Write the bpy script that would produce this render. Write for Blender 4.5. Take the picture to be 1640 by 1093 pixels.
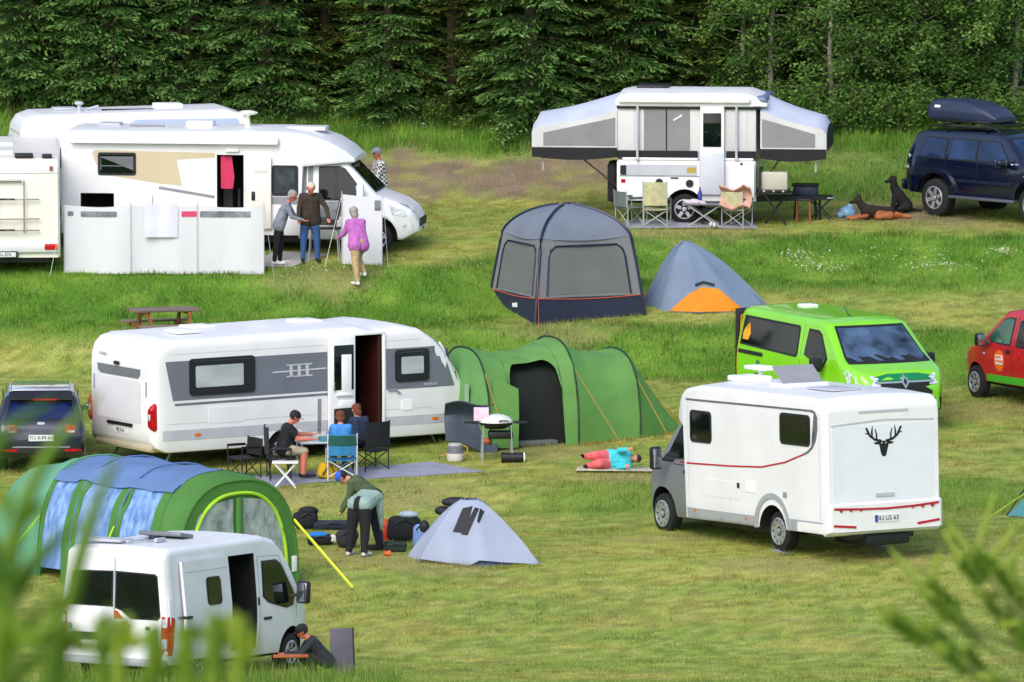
import bpy, bmesh, math, random
import numpy as np
from mathutils import Vector, Matrix, noise
from mathutils.bvhtree import BVHTree
R = math.radians
random.seed(7); RNG = np.random.default_rng(11)
for o in list(bpy.data.objects): bpy.data.objects.remove(o)
S = bpy.context.scene; COL = S.collection
# ------------------------------------------------------------------ camera, sky, sun, exposure
FPX = 15000.0; CW, CH = 1640.0, 1093.0; PITCH = R(5.8); HC = 23.0
cam = bpy.data.cameras.new('camera'); camo = bpy.data.objects.new('camera', cam); COL.objects.link(camo)
camo.location = (0, 0, HC); camo.rotation_euler = (R(90) - PITCH, 0, 0)
cam.sensor_width = 36.0; cam.lens = 36.0 * FPX / CW; cam.clip_start = 0.5; cam.clip_end = 1500
cam.dof.use_dof = True; cam.dof.focus_distance = 186; cam.dof.aperture_fstop = 9.0
S.camera = camo
S.render.resolution_x = 1024; S.render.resolution_y = 682
W = bpy.data.worlds.new('World'); S.world = W; W.use_nodes = True
nt = W.node_tree; bg = nt.nodes['Background']; sky = nt.nodes.new('ShaderNodeTexSky')
SUN_EL, SUN_AZ = R(42), R(203)      # azimuth measured clockwise from +Y: behind and left of the camera
sky.sky_type = 'NISHITA'; sky.sun_disc = False; sky.sun_elevation = SUN_EL; sky.sun_rotation = SUN_AZ
sky.air_density = 1.0; sky.dust_density = 2.5; sky.ozone_density = 1.0
nt.links.new(sky.outputs[0], bg.inputs[0]); bg.inputs[1].default_value = 0.15
sl = bpy.data.lights.new('sun', 'SUN'); so = bpy.data.objects.new('sun', sl); COL.objects.link(so)
sl.energy = 0.82; sl.angle = R(35); sl.color = (1.0, 0.975, 0.95)
sd = Vector((math.sin(SUN_AZ) * math.cos(SUN_EL), math.cos(SUN_AZ) * math.cos(SUN_EL), math.sin(SUN_EL)))
so.rotation_euler = sd.to_track_quat('Z', 'Y').to_euler(); so.location = (-30, 100, 80)
S.view_settings.view_transform = 'Standard'; S.view_settings.look = 'None'
S.view_settings.exposure = 0.75; S.view_settings.gamma = 1.0
S.view_settings.use_curve_mapping = False

# ------------------------------------------------------------------ terrain
def vnoise(x, y, seed=0):
    x = np.asarray(x, float); y = np.asarray(y, float)
    r = np.random.default_rng(seed).random((64, 64))
    xi = np.floor(x).astype(int); yi = np.floor(y).astype(int); fx = x - xi; fy = y - yi
    fx = fx * fx * (3 - 2 * fx); fy = fy * fy * (3 - 2 * fy)
    a = r[xi % 64, yi % 64]; b = r[(xi + 1) % 64, yi % 64]; c = r[xi % 64, (yi + 1) % 64]; d = r[(xi + 1) % 64, (yi + 1) % 64]
    return (a * (1 - fx) + b * fx) * (1 - fy) + (c * (1 - fx) + d * fx) * fy
def fbm(x, y, seed=0, o=3):
    t = 0; a = .5; n = 0
    for i in range(o):
        t = t + a * vnoise(np.asarray(x) * 2 ** i + 17 * i, np.asarray(y) * 2 ** i + 5 * i, seed + i); n += a; a *= .5
    return t / n
def sst(a, b, x):
    t = np.clip((x - a) / (b - a), 0, 1); return t * t * (3 - 2 * t)
PD = [-60, 0, 60, 150, 155, 160, 163, 168, 171, 176, 180.5, 183.2, 184.4, 187.2, 192, 194.8, 197.2, 198.8, 200, 202.5, 203.5, 205.6, 208.3, 211.3, 213.8, 216, 225, 260, 330, 460]
PZ = [28, 21.4, 13.1, 1.0, .8, .6, .42, .15, .45, 1.0, .94, 1.02, 1.40, 1.55, 1.85, 2.06, 2.2, 2.3, 2.4, 2.78, 2.97, 3.1, 3.24, 3.38, 4.25, 4.8, 6.7, 13, 24, 40]
PD = np.array(PD, float); PZ = np.array(PZ, float)
def b3start(X): return 199.9 + 3.6 * sst(-2.0, 3.2, X)
def ground(X, d):
    X = np.asarray(X, float); d = np.asarray(d, float)
    z = (np.interp(d - .5, PD, PZ) + np.interp(d, PD, PZ) + np.interp(d + .5, PD, PZ)) / 3
    z = z + .72 * sst(196.9 + .4 * np.sin(X * .4), 199.0 + .4 * np.sin(X * .4), d)
    b = b3start(X); z = z + .56 * sst(b, b + 2.2, d)
    z = z + (fbm(X * .35, d * .35, 3) - .5) * .10 + (fbm(X * 1.6, d * 1.6, 9) - .5) * .035
    return z
def pdir(px, py):
    x = (px - CW / 2) / FPX; v = (CH / 2 - py) / FPX
    return Vector((x, math.cos(PITCH) + v * math.sin(PITCH), -math.sin(PITCH) + v * math.cos(PITCH)))
def at(px, py, d):
    q = pdir(px, py); t = d / q.y; return Vector((q.x * t, d, HC + q.z * t))
def G(px, py):                      # the ground point seen at a pixel
    q = pdir(px, py); d = 140.0
    for st in (.4, .02):
        ds = np.arange(d - st * 2 if st < .4 else 140, 300 if st == .4 else d + .6, st); t = ds / q.y; d = ds[int(np.argmax(HC + q.z * t <= ground(q.x * t, ds)))] - (.4 if st == .4 else 0)
    return Vector((q.x * d / q.y, d, float(ground(q.x * d / q.y, d))))
def gz(x, y): return float(ground(x, y))

# ------------------------------------------------------------------ materials
def C(h):
    h = h.lstrip('#'); v = [int(h[i:i + 2], 16) / 255 for i in (0, 2, 4)]
    return tuple(x / 12.92 if x <= .04045 else ((x + .055) / 1.055) ** 2.4 for x in v)
MATS = {}
def mat(name, c, rough=.5, metal=0, var=.05, ns=2.5, bump=0, bs=30, coat=0, trans=0, spec=.5, stretch=(1, 1, 1), c2=None):
    if name in MATS: return MATS[name]
    if isinstance(c, str): c = C(c)
    m = bpy.data.materials.new(name); m.use_nodes = True; t = m.node_tree; N = t.nodes; L = t.links
    p = N['Principled BSDF']; p.inputs['Roughness'].default_value = rough; p.inputs['Metallic'].default_value = metal
    p.inputs['Coat Weight'].default_value = coat; p.inputs['Coat Roughness'].default_value = .08
    p.inputs['Specular IOR Level'].default_value = spec
    tc = N.new('ShaderNodeTexCoord'); mp = N.new('ShaderNodeMapping'); L.new(tc.outputs['Object'], mp.inputs[0]); mp.inputs['Scale'].default_value = stretch
    nz = N.new('ShaderNodeTexNoise'); nz.inputs['Scale'].default_value = ns; nz.inputs['Detail'].default_value = 5; L.new(mp.outputs[0], nz.inputs[0])
    rp = N.new('ShaderNodeValToRGB'); L.new(nz.outputs[0], rp.inputs[0])
    lo = c2 if c2 else [x * (1 - var * 1.6) for x in c]; hi = [min(1, x * (1 + var * .8)) for x in c]
    if isinstance(lo, str): lo = C(lo)
    rp.color_ramp.elements[0].color = (*lo, 1); rp.color_ramp.elements[1].color = (*hi, 1)
    rp.color_ramp.elements[0].position = .3; rp.color_ramp.elements[1].position = .62
    L.new(rp.outputs[0], p.inputs['Base Color'])
    if bump:
        n2 = N.new('ShaderNodeTexNoise'); n2.inputs['Scale'].default_value = bs; n2.inputs['Detail'].default_value = 3; L.new(mp.outputs[0], n2.inputs[0])
        b = N.new('ShaderNodeBump'); b.inputs['Strength'].default_value = bump; b.inputs['Distance'].default_value = .03
        L.new(n2.outputs[0], b.inputs['Height']); L.new(b.outputs[0], p.inputs['Normal'])
    if trans:
        tr = N.new('ShaderNodeBsdfTranslucent'); L.new(rp.outputs[0], tr.inputs[0]); mx = N.new('ShaderNodeMixShader'); mx.inputs[0].default_value = trans
        L.new(p.outputs[0], mx.inputs[1]); L.new(tr.outputs[0], mx.inputs[2]); L.new(mx.outputs[0], N['Material Output'].inputs[0])
    MATS[name] = m; return m
def attr_mat(name, rough=.7, trans=.3, spec=.2, detail=None):
    m = bpy.data.materials.new(name); m.use_nodes = True; t = m.node_tree; N = t.nodes; L = t.links; p = N['Principled BSDF']
    p.inputs['Roughness'].default_value = rough; p.inputs['Specular IOR Level'].default_value = spec
    a = N.new('ShaderNodeAttribute'); a.attribute_name = 'Col'; src = a.outputs['Color']
    if detail:
        tc = N.new('ShaderNodeTexCoord'); mp = N.new('ShaderNodeMapping'); L.new(tc.outputs['Object'], mp.inputs[0]); mp.inputs['Scale'].default_value = detail[1]
        nz = N.new('ShaderNodeTexNoise'); nz.inputs['Scale'].default_value = detail[0]; nz.inputs['Detail'].default_value = 8; L.new(mp.outputs[0], nz.inputs[0])
        rp = N.new('ShaderNodeValToRGB'); L.new(nz.outputs[0], rp.inputs[0]); rp.color_ramp.elements[0].position = .32; rp.color_ramp.elements[1].position = .68
        rp.color_ramp.elements[0].color = (.5, .52, .45, 1); rp.color_ramp.elements[1].color = (1.25, 1.2, 1.2, 1)
        mx = N.new('ShaderNodeMix'); mx.data_type = 'RGBA'; mx.blend_type = 'MULTIPLY'; mx.inputs[0].default_value = 1
        L.new(src, mx.inputs[6]); L.new(rp.outputs[0], mx.inputs[7]); src = mx.outputs[2]
        b = N.new('ShaderNodeBump'); b.inputs['Strength'].default_value = .5; b.inputs['Distance'].default_value = .05; L.new(nz.outputs[0], b.inputs['Height']); L.new(b.outputs[0], p.inputs['Normal'])
    L.new(src, p.inputs['Base Color'])
    if trans:
        tr = N.new('ShaderNodeBsdfTranslucent'); L.new(src, tr.inputs[0]); mx = N.new('ShaderNodeMixShader'); mx.inputs[0].default_value = trans
        L.new(p.outputs[0], mx.inputs[1]); L.new(tr.outputs[0], mx.inputs[2]); L.new(mx.outputs[0], N['Material Output'].inputs[0])
    return m
def paint(n, c, **k): return mat(n, c, rough=k.pop('rough', .32), coat=k.pop('coat', .35), var=k.pop('var', .04), ns=1.3, **k)
WHITE = paint('white_bodywork', '#e6e6e8', coat=.15, rough=.38); CREAM = paint('cream_bodywork', '#e9e5da', coat=.1, rough=.4)
GLASS = mat('tinted_glass', '#0c1413', rough=.05, var=.3, ns=1.5, spec=.4); DARK = mat('dark_interior', '#0e0d0c', rough=.9, var=.3)
BLACKP = mat('black_plastic', '#17181a', rough=.55, var=.15); GREYP = mat('grey_plastic', '#8b8d92', rough=.5)
RUBBER = mat('tyre_rubber', '#16171a', rough=.85, var=.15, bump=.2, bs=60); ALLOY = mat('alloy_metal', '#b9bcc2', rough=.35, metal=.7)
STEEL = mat('pale_tube_metal', '#b4b8b6', rough=.4, metal=.3); LGREY = mat('light_grey_panel', '#b9bcc4', rough=.45)
REDL = mat('red_lamp', '#b80f1a', rough=.15, var=.15, ns=12); ORANGEL = mat('amber_lamp', '#e2701a', rough=.2); CLEARL = mat('clear_lamp', '#c9ced6', rough=.12, var=.25, ns=14)
PLATE = mat('plate_white', '#dfe0e2', rough=.45, var=.02); PLATEBLUE = mat('plate_blue', '#2a47b8', rough=.4); INK = mat('dark_print', '#20242c', rough=.6)
FLAP = mat('white_trim', '#f0f0f1', rough=.4)

# ------------------------------------------------------------------ object helpers
def link(o, parent=None):
    COL.objects.link(o)
    if parent is not None: o.parent = parent
    return o
def thing(name, label, cat, group=None):
    o = bpy.data.objects.new(name, None); o.empty_display_size = .2; link(o); o['label'] = label; o['category'] = cat
    if group: o['group'] = group
    return o
def tag(o, label, cat, group=None):
    o['label'] = label; o['category'] = cat
    if group: o['group'] = group
    return o
def place(root, loc, px, py, yaw, pitch=0, roll=0, scale=1, dz=0):     # local point loc rests on the ground seen at the pixel
    g = G(px, py); root.rotation_euler = (R(roll), R(pitch), R(yaw)); root.scale = (scale,) * 3
    m = root.rotation_euler.to_matrix(); root.location = g - m @ (Vector(loc) * scale) + Vector((0, 0, dz)); return root
def finish(me, mat, ang=38):
    if mat is not None: me.materials.append(mat)
    if ang: me.polygons.foreach_set('use_smooth', [True] * len(me.polygons)); me.set_sharp_from_angle(angle=R(ang))
    else: me.polygons.foreach_set('use_smooth', [False] * len(me.polygons))
def mesh_np(name, V, F, mat, parent=None, cols=None, smooth=False):
    me = bpy.data.meshes.new(name); V = np.asarray(V, np.float32); F = np.asarray(F, np.int32); k = F.shape[1]
    me.vertices.add(len(V)); me.vertices.foreach_set('co', V.ravel()); me.loops.add(F.size); me.loops.foreach_set('vertex_index', F.ravel())
    me.polygons.add(len(F)); me.polygons.foreach_set('loop_start', np.arange(len(F), dtype=np.int32) * k)
    try: me.polygons.foreach_set('loop_total', np.full(len(F), k, np.int32))
    except Exception: pass
    if cols is not None:
        a = me.color_attributes.new('Col', 'FLOAT_COLOR', 'POINT'); c4 = np.ones((len(V), 4), np.float32); c4[:, :3] = cols; a.data.foreach_set('color', c4.ravel())
    me.update(calc_edges=True)
    me.polygons.foreach_set('use_smooth', np.full(len(F), smooth)); me.materials.append(mat)
    return link(bpy.data.objects.new(name, me), parent)
class B:
    def __init__(s): s.bm = bmesh.new()
    def box(s, c, size, r=0, rot=None, seg=2):
        t = bmesh.new(); bmesh.ops.create_cube(t, size=1)
        for v in t.verts: v.co = Vector((v.co.x * size[0], v.co.y * size[1], v.co.z * size[2]))
        if r: bmesh.ops.bevel(t, geom=t.edges[:], offset=min(r, min(size) * .48), segments=seg, affect='EDGES', profile=.5)
        if rot is not None:
            M = Matrix.Rotation(R(rot[2]), 3, 'Z') @ Matrix.Rotation(R(rot[1]), 3, 'Y') @ Matrix.Rotation(R(rot[0]), 3, 'X')
            for v in t.verts: v.co = M @ v.co
        for v in t.verts: v.co += Vector(c)
        me = bpy.data.meshes.new('t'); t.to_mesh(me); t.free(); s.bm.from_mesh(me); bpy.data.meshes.remove(me); return s
    def tube(s, pts, r, n=7, close=False):
        pts = [Vector(p) for p in pts]; m = len(pts); rr = r if isinstance(r, (list, tuple)) else [r] * m; rings = []
        for i, p in enumerate(pts):
            a = pts[max(i - 1, 0)]; b = pts[min(i + 1, m - 1)]; d = (b - a)
            if d.length < 1e-6: d = Vector((0, 0, 1))
            d.normalize(); u = d.cross(Vector((0, 0, 1)) if abs(d.z) < .95 else Vector((1, 0, 0))).normalized(); w = d.cross(u)
            rings.append([s.bm.verts.new(p + (u * math.cos(2 * math.pi * k / n) + w * math.sin(2 * math.pi * k / n)) * rr[i]) for k in range(n)])
        for i in range(m - 1):
            for k in range(n): s.bm.faces.new((rings[i][k], rings[i][(k + 1) % n], rings[i + 1][(k + 1) % n], rings[i + 1][k]))
        if not close: s.bm.faces.new(rings[0][::-1]); s.bm.faces.new(rings[-1])
        return s
    def prism(s, poly, vec):
        a = [s.bm.verts.new(Vector(p)) for p in poly]; v = Vector(vec); b = [s.bm.verts.new(x.co + v) for x in a]; n = len(a)
        s.bm.faces.new(a[::-1]); s.bm.faces.new(b)
        for i in range(n): s.bm.faces.new((a[i], a[(i + 1) % n], b[(i + 1) % n], b[i]))
        return s
    def ell(s, c, rad, u=14, v=9, rot=None):
        t = bmesh.new(); bmesh.ops.create_uvsphere(t, u_segments=u, v_segments=v, radius=1)
        M = Matrix.Identity(3)
        if rot is not None: M = Matrix.Rotation(R(rot[2]), 3, 'Z') @ Matrix.Rotation(R(rot[1]), 3, 'Y') @ Matrix.Rotation(R(rot[0]), 3, 'X')
        for q in t.verts: q.co = M @ Vector((q.co.x * rad[0], q.co.y * rad[1], q.co.z * rad[2])) + Vector(c)
        me = bpy.data.meshes.new('t'); t.to_mesh(me); t.free(); s.bm.from_mesh(me); bpy.data.meshes.remove(me); return s
    def lathe(s, c, prof, axis='Z', n=20):
        c = Vector(c); rings = []
        for r_, h in prof:
            ring = []
            for k in range(n):
                a = 2 * math.pi * k / n; x, y = r_ * math.cos(a), r_ * math.sin(a)
                p = {'Z': (x, y, h), 'Y': (x, h, y), 'X': (h, x, y)}[axis]; ring.append(s.bm.verts.new(c + Vector(p)))
            rings.append(ring)
        for i in range(len(rings) - 1):
            for k in range(n): s.bm.faces.new((rings[i][k], rings[i][(k + 1) % n], rings[i + 1][(k + 1) % n], rings[i + 1][k]))
        s.bm.faces.new(rings[0][::-1]); s.bm.faces.new(rings[-1]); return s
    def grid(s, rows):
        vs = [[s.bm.verts.new(Vector(p)) for p in r] for r in rows]
        for i in range(len(vs) - 1):
            for j in range(len(vs[0]) - 1): s.bm.faces.new((vs[i][j], vs[i][j + 1], vs[i + 1][j + 1], vs[i + 1][j]))
        return s
    def poly(s, pts): s.bm.faces.new([s.bm.verts.new(Vector(p)) for p in pts]); return s
    def thick(s, t):
        g = s.bm.faces[:]; bmesh.ops.recalc_face_normals(s.bm, faces=g); bmesh.ops.solidify(s.bm, geom=g, thickness=t); return s
    def o(s, name, mat, parent=None, ang=38, recalc=True):
        if recalc: bmesh.ops.recalc_face_normals(s.bm, faces=s.bm.faces[:])
        me = bpy.data.meshes.new(name); s.bm.to_mesh(me); s.bm.free(); finish(me, mat, ang)
        return link(bpy.data.objects.new(name, me), parent)
def rrect(x0, z0, x1, z1, r=.05, n=3):
    r = min(r, (x1 - x0) * .49, (z1 - z0) * .49); P = []
    for cx, cz, a0 in ((x1 - r, z0 + r, -90), (x1 - r, z1 - r, 0), (x0 + r, z1 - r, 90), (x0 + r, z0 + r, 180)):
        for k in range(n + 1): a = R(a0 + 90 * k / n); P.append((cx + r * math.cos(a), cz + r * math.sin(a)))
    return P
def band(pts, w):                   # 2D stroke of width w along pts
    L_, R_ = [], []
    for i, p in enumerate(pts):
        a = Vector(pts[max(i - 1, 0)]); b = Vector(pts[min(i + 1, len(pts) - 1)]); d = (b - a).normalized(); nn = Vector((-d.y, d.x)) * (w[i] if isinstance(w, (list, tuple)) else w) * .5
        L_.append(tuple(Vector(p) + nn)); R_.append(tuple(Vector(p) - nn))
    return L_ + R_[::-1]
AX = {'L': (Vector((0, 1, 0)), lambda a, b: Vector((a, 0, b))), 'R': (Vector((0, -1, 0)), lambda a, b: Vector((a, 0, b))),
      'F': (Vector((1, 0, 0)), lambda a, b: Vector((0, a, b))), 'B': (Vector((-1, 0, 0)), lambda a, b: Vector((0, a, b))), 'T': (Vector((0, 0, 1)), lambda a, b: Vector((a, b, 0)))}
def bvh(ob):
    me = ob.data; return BVHTree.FromPolygons([v.co.copy() for v in me.vertices], [tuple(p.vertices) for p in me.polygons])
def patch(tree, ax, poly, name, m, parent, off=.006, th=.025, maxl=.3, ang=50):
    n, f = AX[ax]; bm = bmesh.new(); vs = [bm.verts.new(f(*p)) for p in poly]; bm.faces.new(vs); bmesh.ops.triangulate(bm, faces=bm.faces[:])
    for _ in range(4):
        e = [e for e in bm.edges if e.calc_length() > maxl]
        if not e: break
        bmesh.ops.subdivide_edges(bm, edges=e, cuts=1); bmesh.ops.triangulate(bm, faces=bm.faces[:])
    hits = {}
    for v in bm.verts:
        h = tree.ray_cast(v.co + n * 12, -n)
        if h[0] is not None: hits[v] = h[0].dot(n)
    if not hits: bm.free(); return None
    av = sum(hits.values()) / len(hits)
    for v in bm.verts:
        h = hits.get(v)
        if h is None: h = min(hits.items(), key=lambda q: (q[0].co - v.co - n * (q[0].co - v.co).dot(n)).length)[1] if len(hits) < 400 else av
        v.co = v.co - n * v.co.dot(n) + n * 1e-9; v.co += n * (h + off)
    be = [e for e in bm.edges if e.is_boundary]; r = bmesh.ops.extrude_edge_only(bm, edges=be)
    for q in r['geom']:
        if isinstance(q, bmesh.types.BMVert): q.co -= n * (off + th)
    bmesh.ops.recalc_face_normals(bm, faces=bm.faces[:])
    me = bpy.data.meshes.new(name); bm.to_mesh(me); bm.free(); finish(me, m, ang); return link(bpy.data.objects.new(name, me), parent)
def cut(ob, cutters):               # carve openings; every cutter is (B, material)
    dgm = []
    for b, m in cutters:
        bmesh.ops.recalc_face_normals(b.bm, faces=b.bm.faces[:]); me = bpy.data.meshes.new('c'); b.bm.to_mesh(me); b.bm.free(); me.materials.append(m)
        c = bpy.data.objects.new('c', me); COL.objects.link(c)
        md = ob.modifiers.new('b', 'BOOLEAN'); md.operation = 'DIFFERENCE'; md.solver = 'EXACT'; md.object = c
        try: md.material_mode = 'TRANSFER'
        except Exception: pass
        dgm.append(c)
    ml = ob.matrix_world.copy(); dg = bpy.context.evaluated_depsgraph_get(); me = bpy.data.meshes.new_from_object(ob.evaluated_get(dg)); ob.modifiers.clear(); ob.data = me
    for c in dgm: bpy.data.objects.remove(c)
    me.polygons.foreach_set('use_smooth', [True] * len(me.polygons)); me.set_sharp_from_angle(angle=R(32)); return ob
def loft(name, m, parent, xs, zlo, zhi, plan, tum, rt=.12, rb=.06, crown=.02, ns=7, step=.18, ang=32):
    ip = lambda L_, x: float(np.interp(x, [p[0] for p in L_], [p[1] for p in L_]))
    X = sorted(set([p[0] for L_ in (zlo, zhi, plan) for p in L_ if xs[0] <= p[0] <= xs[1]] + list(np.linspace(xs[0], xs[1], max(2, int((xs[1] - xs[0]) / step) + 1)))))
    X = [x for i, x in enumerate(X) if i == 0 or x - X[i - 1] > .004]
    bm = bmesh.new(); rings = []
    for x in X:
        zl, zh, p = ip(zlo, x), ip(zhi, x), ip(plan, x); Hh = zh - zl; rt_ = min(rt, Hh * .45); rb_ = min(rb, Hh * .3)
        hw = lambda z: p * ip(tum, z); P = [(0, zl), (.55 * (hw(zl) - rb_), zl)]
        for a in (0, 45, 90): P.append((hw(zl + rb_) - rb_ + rb_ * math.sin(R(a)), zl + rb_ - rb_ * math.cos(R(a))))
        for i in range(1, ns): z = zl + rb_ + (Hh - rt_ - rb_) * i / ns; P.append((hw(z), z))
        for a in (0, 22, 45, 68, 90): P.append((hw(zh - rt_) - rt_ + rt_ * math.cos(R(a)), zh - rt_ + rt_ * math.sin(R(a))))
        P += [(.5 * (hw(zh - rt_) - rt_), zh + crown * .75), (0, zh + crown)]
        ring = [(y, z) for y, z in P] + [(-y, z) for y, z in P[-2:0:-1]]; rings.append([bm.verts.new((x, y, z)) for y, z in ring])
    n = len(rings[0])
    for i in range(len(rings) - 1):
        for k in range(n): bm.faces.new((rings[i][k], rings[i][(k + 1) % n], rings[i + 1][(k + 1) % n], rings[i + 1][k]))
    bm.faces.new(rings[0][::-1]); bm.faces.new(rings[-1]); bmesh.ops.recalc_face_normals(bm, faces=bm.faces[:])
    me = bpy.data.meshes.new(name); bm.to_mesh(me); bm.free(); finish(me, m, ang); return link(bpy.data.objects.new(name, me), parent)
TROT = {'R': (90, 0, 0), 'B': (90, 0, -90), 'L': (90, 0, 180), 'F': (90, 0, 90), 'T': (0, 0, 0)}
def text(s, h, name, m, parent, loc, side, tilt=0):
    cu = bpy.data.curves.new('t', 'FONT'); cu.body = s; cu.size = h * 1.38; cu.align_x = 'CENTER'; cu.align_y = 'CENTER'; cu.extrude = .002; cu.resolution_u = 3
    t = bpy.data.objects.new('t', cu); COL.objects.link(t); dg = bpy.context.evaluated_depsgraph_get(); me = bpy.data.meshes.new_from_object(t.evaluated_get(dg)); bpy.data.objects.remove(t)
    me.materials.clear(); me.materials.append(m); o = link(bpy.data.objects.new(name, me), parent); o.location = loc; rx, ry, rz = TROT[side]; o.rotation_euler = (R(rx), R(ry + tilt), R(rz)); return o
def plate(tree, ax, a0, z0, a1, z1, s, parent, blue=False):
    p = patch(tree, ax, rrect(a0, z0, a1, z1, .01), 'number_plate', PLATE, parent, .012, .02)
    n, f = AX[ax]; co = p.data.vertices; q = max(v.co.dot(n) for v in co); c = f((a0 + a1) / 2, (z0 + z1) / 2) + n * (q + .004)
    text(s, (z1 - z0) * .62, 'plate_lettering', INK, p, c, ax)
    if blue:
        left = a1 - .05 if ax in 'BL' else a0
        patch(tree, ax, [(left, z0 + .005), (left + .05, z0 + .005), (left + .05, z1 - .005), (left, z1 - .005)], 'plate_band', PLATEBLUE, p, .018, .02)
    return p
def window(tree, ax, poly, parent, inset=.045, frame=BLACKP, glass=GLASS, off=.014, name='window'):
    w = patch(tree, ax, poly, name, frame, parent, off, .03); cx = sum(p[0] for p in poly) / len(poly); cz = sum(p[1] for p in poly) / len(poly)
    wx = (max(p[0] for p in poly) - min(p[0] for p in poly)) / 2; wz = (max(p[1] for p in poly) - min(p[1] for p in poly)) / 2
    q = [(cx + (p[0] - cx) * (1 - inset / wx), cz + (p[1] - cz) * (1 - inset / wz)) for p in poly]; patch(tree, ax, q, 'pane', glass, w, off + .006, .03); return w
def wheel(parent, x, y, z, r, w, spokes=5, rimr=.62, rimmat=None, dark=False):
    s = 1 if y > 0 else -1; b = B(); ri = r * rimr
    prof = [(ri, -w * .48), (r * .86, -w * .5), (r * .97, -w * .42), (r, -w * .25), (r, w * .25), (r * .97, w * .42), (r * .86, w * .5), (ri, w * .48)]
    b.lathe((x, y - s * w * .5, z), prof, 'Y', 28); t = b.o('wheel', RUBBER, parent)
    b = B(); yo = y + s * .010
    b.lathe((x, 0, z), [(ri * 1.0, yo - s * .06), (ri * 1.02, yo + s * .004), (ri * .93, yo + s * .012), (ri * .88, yo - s * .03)], 'Y', 24)
    for k in range(spokes):
        a = 2 * math.pi * k / spokes + .3; dx, dz = math.cos(a), math.sin(a); px_, pz_ = -dz, dx; h = ri * .17
        P = [(x + dx * ri * .12 + px_ * h, yo - s * .02, z + dz * ri * .12 + pz_ * h), (x + dx * ri * .12 - px_ * h, yo - s * .02, z + dz * ri * .12 - pz_ * h),
             (x + dx * ri * .95 - px_ * h * 1.0, yo, z + dz * ri * .95 - pz_ * h), (x + dx * ri * .95 + px_ * h * 1.0, yo, z + dz * ri * .95 + pz_ * h)]
        b.prism(P, (0, -s * .025, 0))
    b.lathe((x, 0, z), [(ri * .24, yo - s * .03), (ri * .24, yo + s * .003), (ri * .16, yo + s * .012)], 'Y', 12)
    b.o('rim', rimmat or ALLOY, t); b = B(); b.lathe((x, 0, z), [(ri * .97, yo - s * .05), (ri * .97, yo - s * .045)], 'Y', 20); b.o('brake_disc', BLACKP, t); return t
def arch(x, y, z, r, depth):        # cutter for a wheel arch
    b = B(); s = 1 if y > 0 else -1; b.lathe((x, 0, z), [(r, s * (abs(y) + .3)), (r, s * (abs(y) - depth))], 'Y', 24); return (b, DARK)
def boxcut(x0, x1, y0, y1, z0, z1, m=None):
    b = B(); b.box(((x0 + x1) / 2, (y0 + y1) / 2, (z0 + z1) / 2), (x1 - x0, y1 - y0, z1 - z0)); return (b, m or DARK)
# ------------------------------------------------------------------ the ground
def masks(X, d):
    X = np.asarray(X, float); d = np.asarray(d, float); w = (fbm(X * .8, d * .8, 21) - .5)
    s2 = .4 * np.sin(X * .4); b = b3start(X)
    bank2 = sst(196.1 + w, 197.2 + w, d) * (1 - sst(198.9 + s2 + w * 2, 200.0 + s2 + w * 2, d)) * sst(-3, -.8, X + w)
    bank3 = sst(b - 1.5 + w, b - .3 + w, d) * (1 - sst(b + 2.2 + w * 1.5, b + 3.1 + w * 1.5, d))
    mini = sst(182.2, 183.2, d + w) * (1 - sst(184.6, 185.4, d + w)) * sst(0, 1.5, X) * .7
    top = sst(213.6, 214.6, d + w * 1.6 + 2.6 * sst(2.6, 4.0, X + w) * (1 - .8 * sst(9.5, 11, X))); toe = 1 - sst(161.5, 163.8, d + w * 1.5)
    lush = np.clip(bank2 + bank3 + mini + top + toe, 0, 1)
    gravel = sst(210.9, 211.8, d + w * 2.6) * (.45 + .55 * sst(.36, .56, fbm(X * 1.7 + 5, d * 2.6, 37))) * (1 - sst(213.6, 214.4, d + w * 2.6)) * (.35 + .65 * sst(.32, .55, fbm(X * .5, d * .9, 33) + .12 * (X < 4)))
    gravel = np.clip(gravel, 0, 1) * (sst(-6.5, -4, X + w * 3) * (1 - .75 * sst(2.2, 4.2, X + w * 3)) + .9 * (1 - sst(-11.5, -10, X)))
    gravel = np.clip(gravel + .8 * sst(6.9, 7.6, X + w) * sst(207.9, 208.8, d + w * 1.5) * (1 - sst(210.6, 211.6, d)) * (1 - sst(9.8, 11, X)), 0, 1)
    return lush, gravel, top, toe
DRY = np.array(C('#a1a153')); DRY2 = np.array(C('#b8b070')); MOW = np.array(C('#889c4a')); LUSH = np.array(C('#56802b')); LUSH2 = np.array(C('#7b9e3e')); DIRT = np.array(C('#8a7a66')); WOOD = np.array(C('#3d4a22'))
WEAR = [(G(*p), r) for p, r in (((640, 790), 1.1), ((480, 790), .9), ((880, 722), 1.0), ((600, 895), .8), ((1250, 905), .9), ((1080, 865), .8), ((1420, 890), .9), ((900, 528), .9), ((1120, 374), 1.3), ((470, 1060), 1.0), ((1600, 655), 1.2), ((700, 910), .8), ((520, 445), .9), ((1000, 765), .8), ((1550, 362), 1.0), ((380, 1010), .8))]
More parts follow.
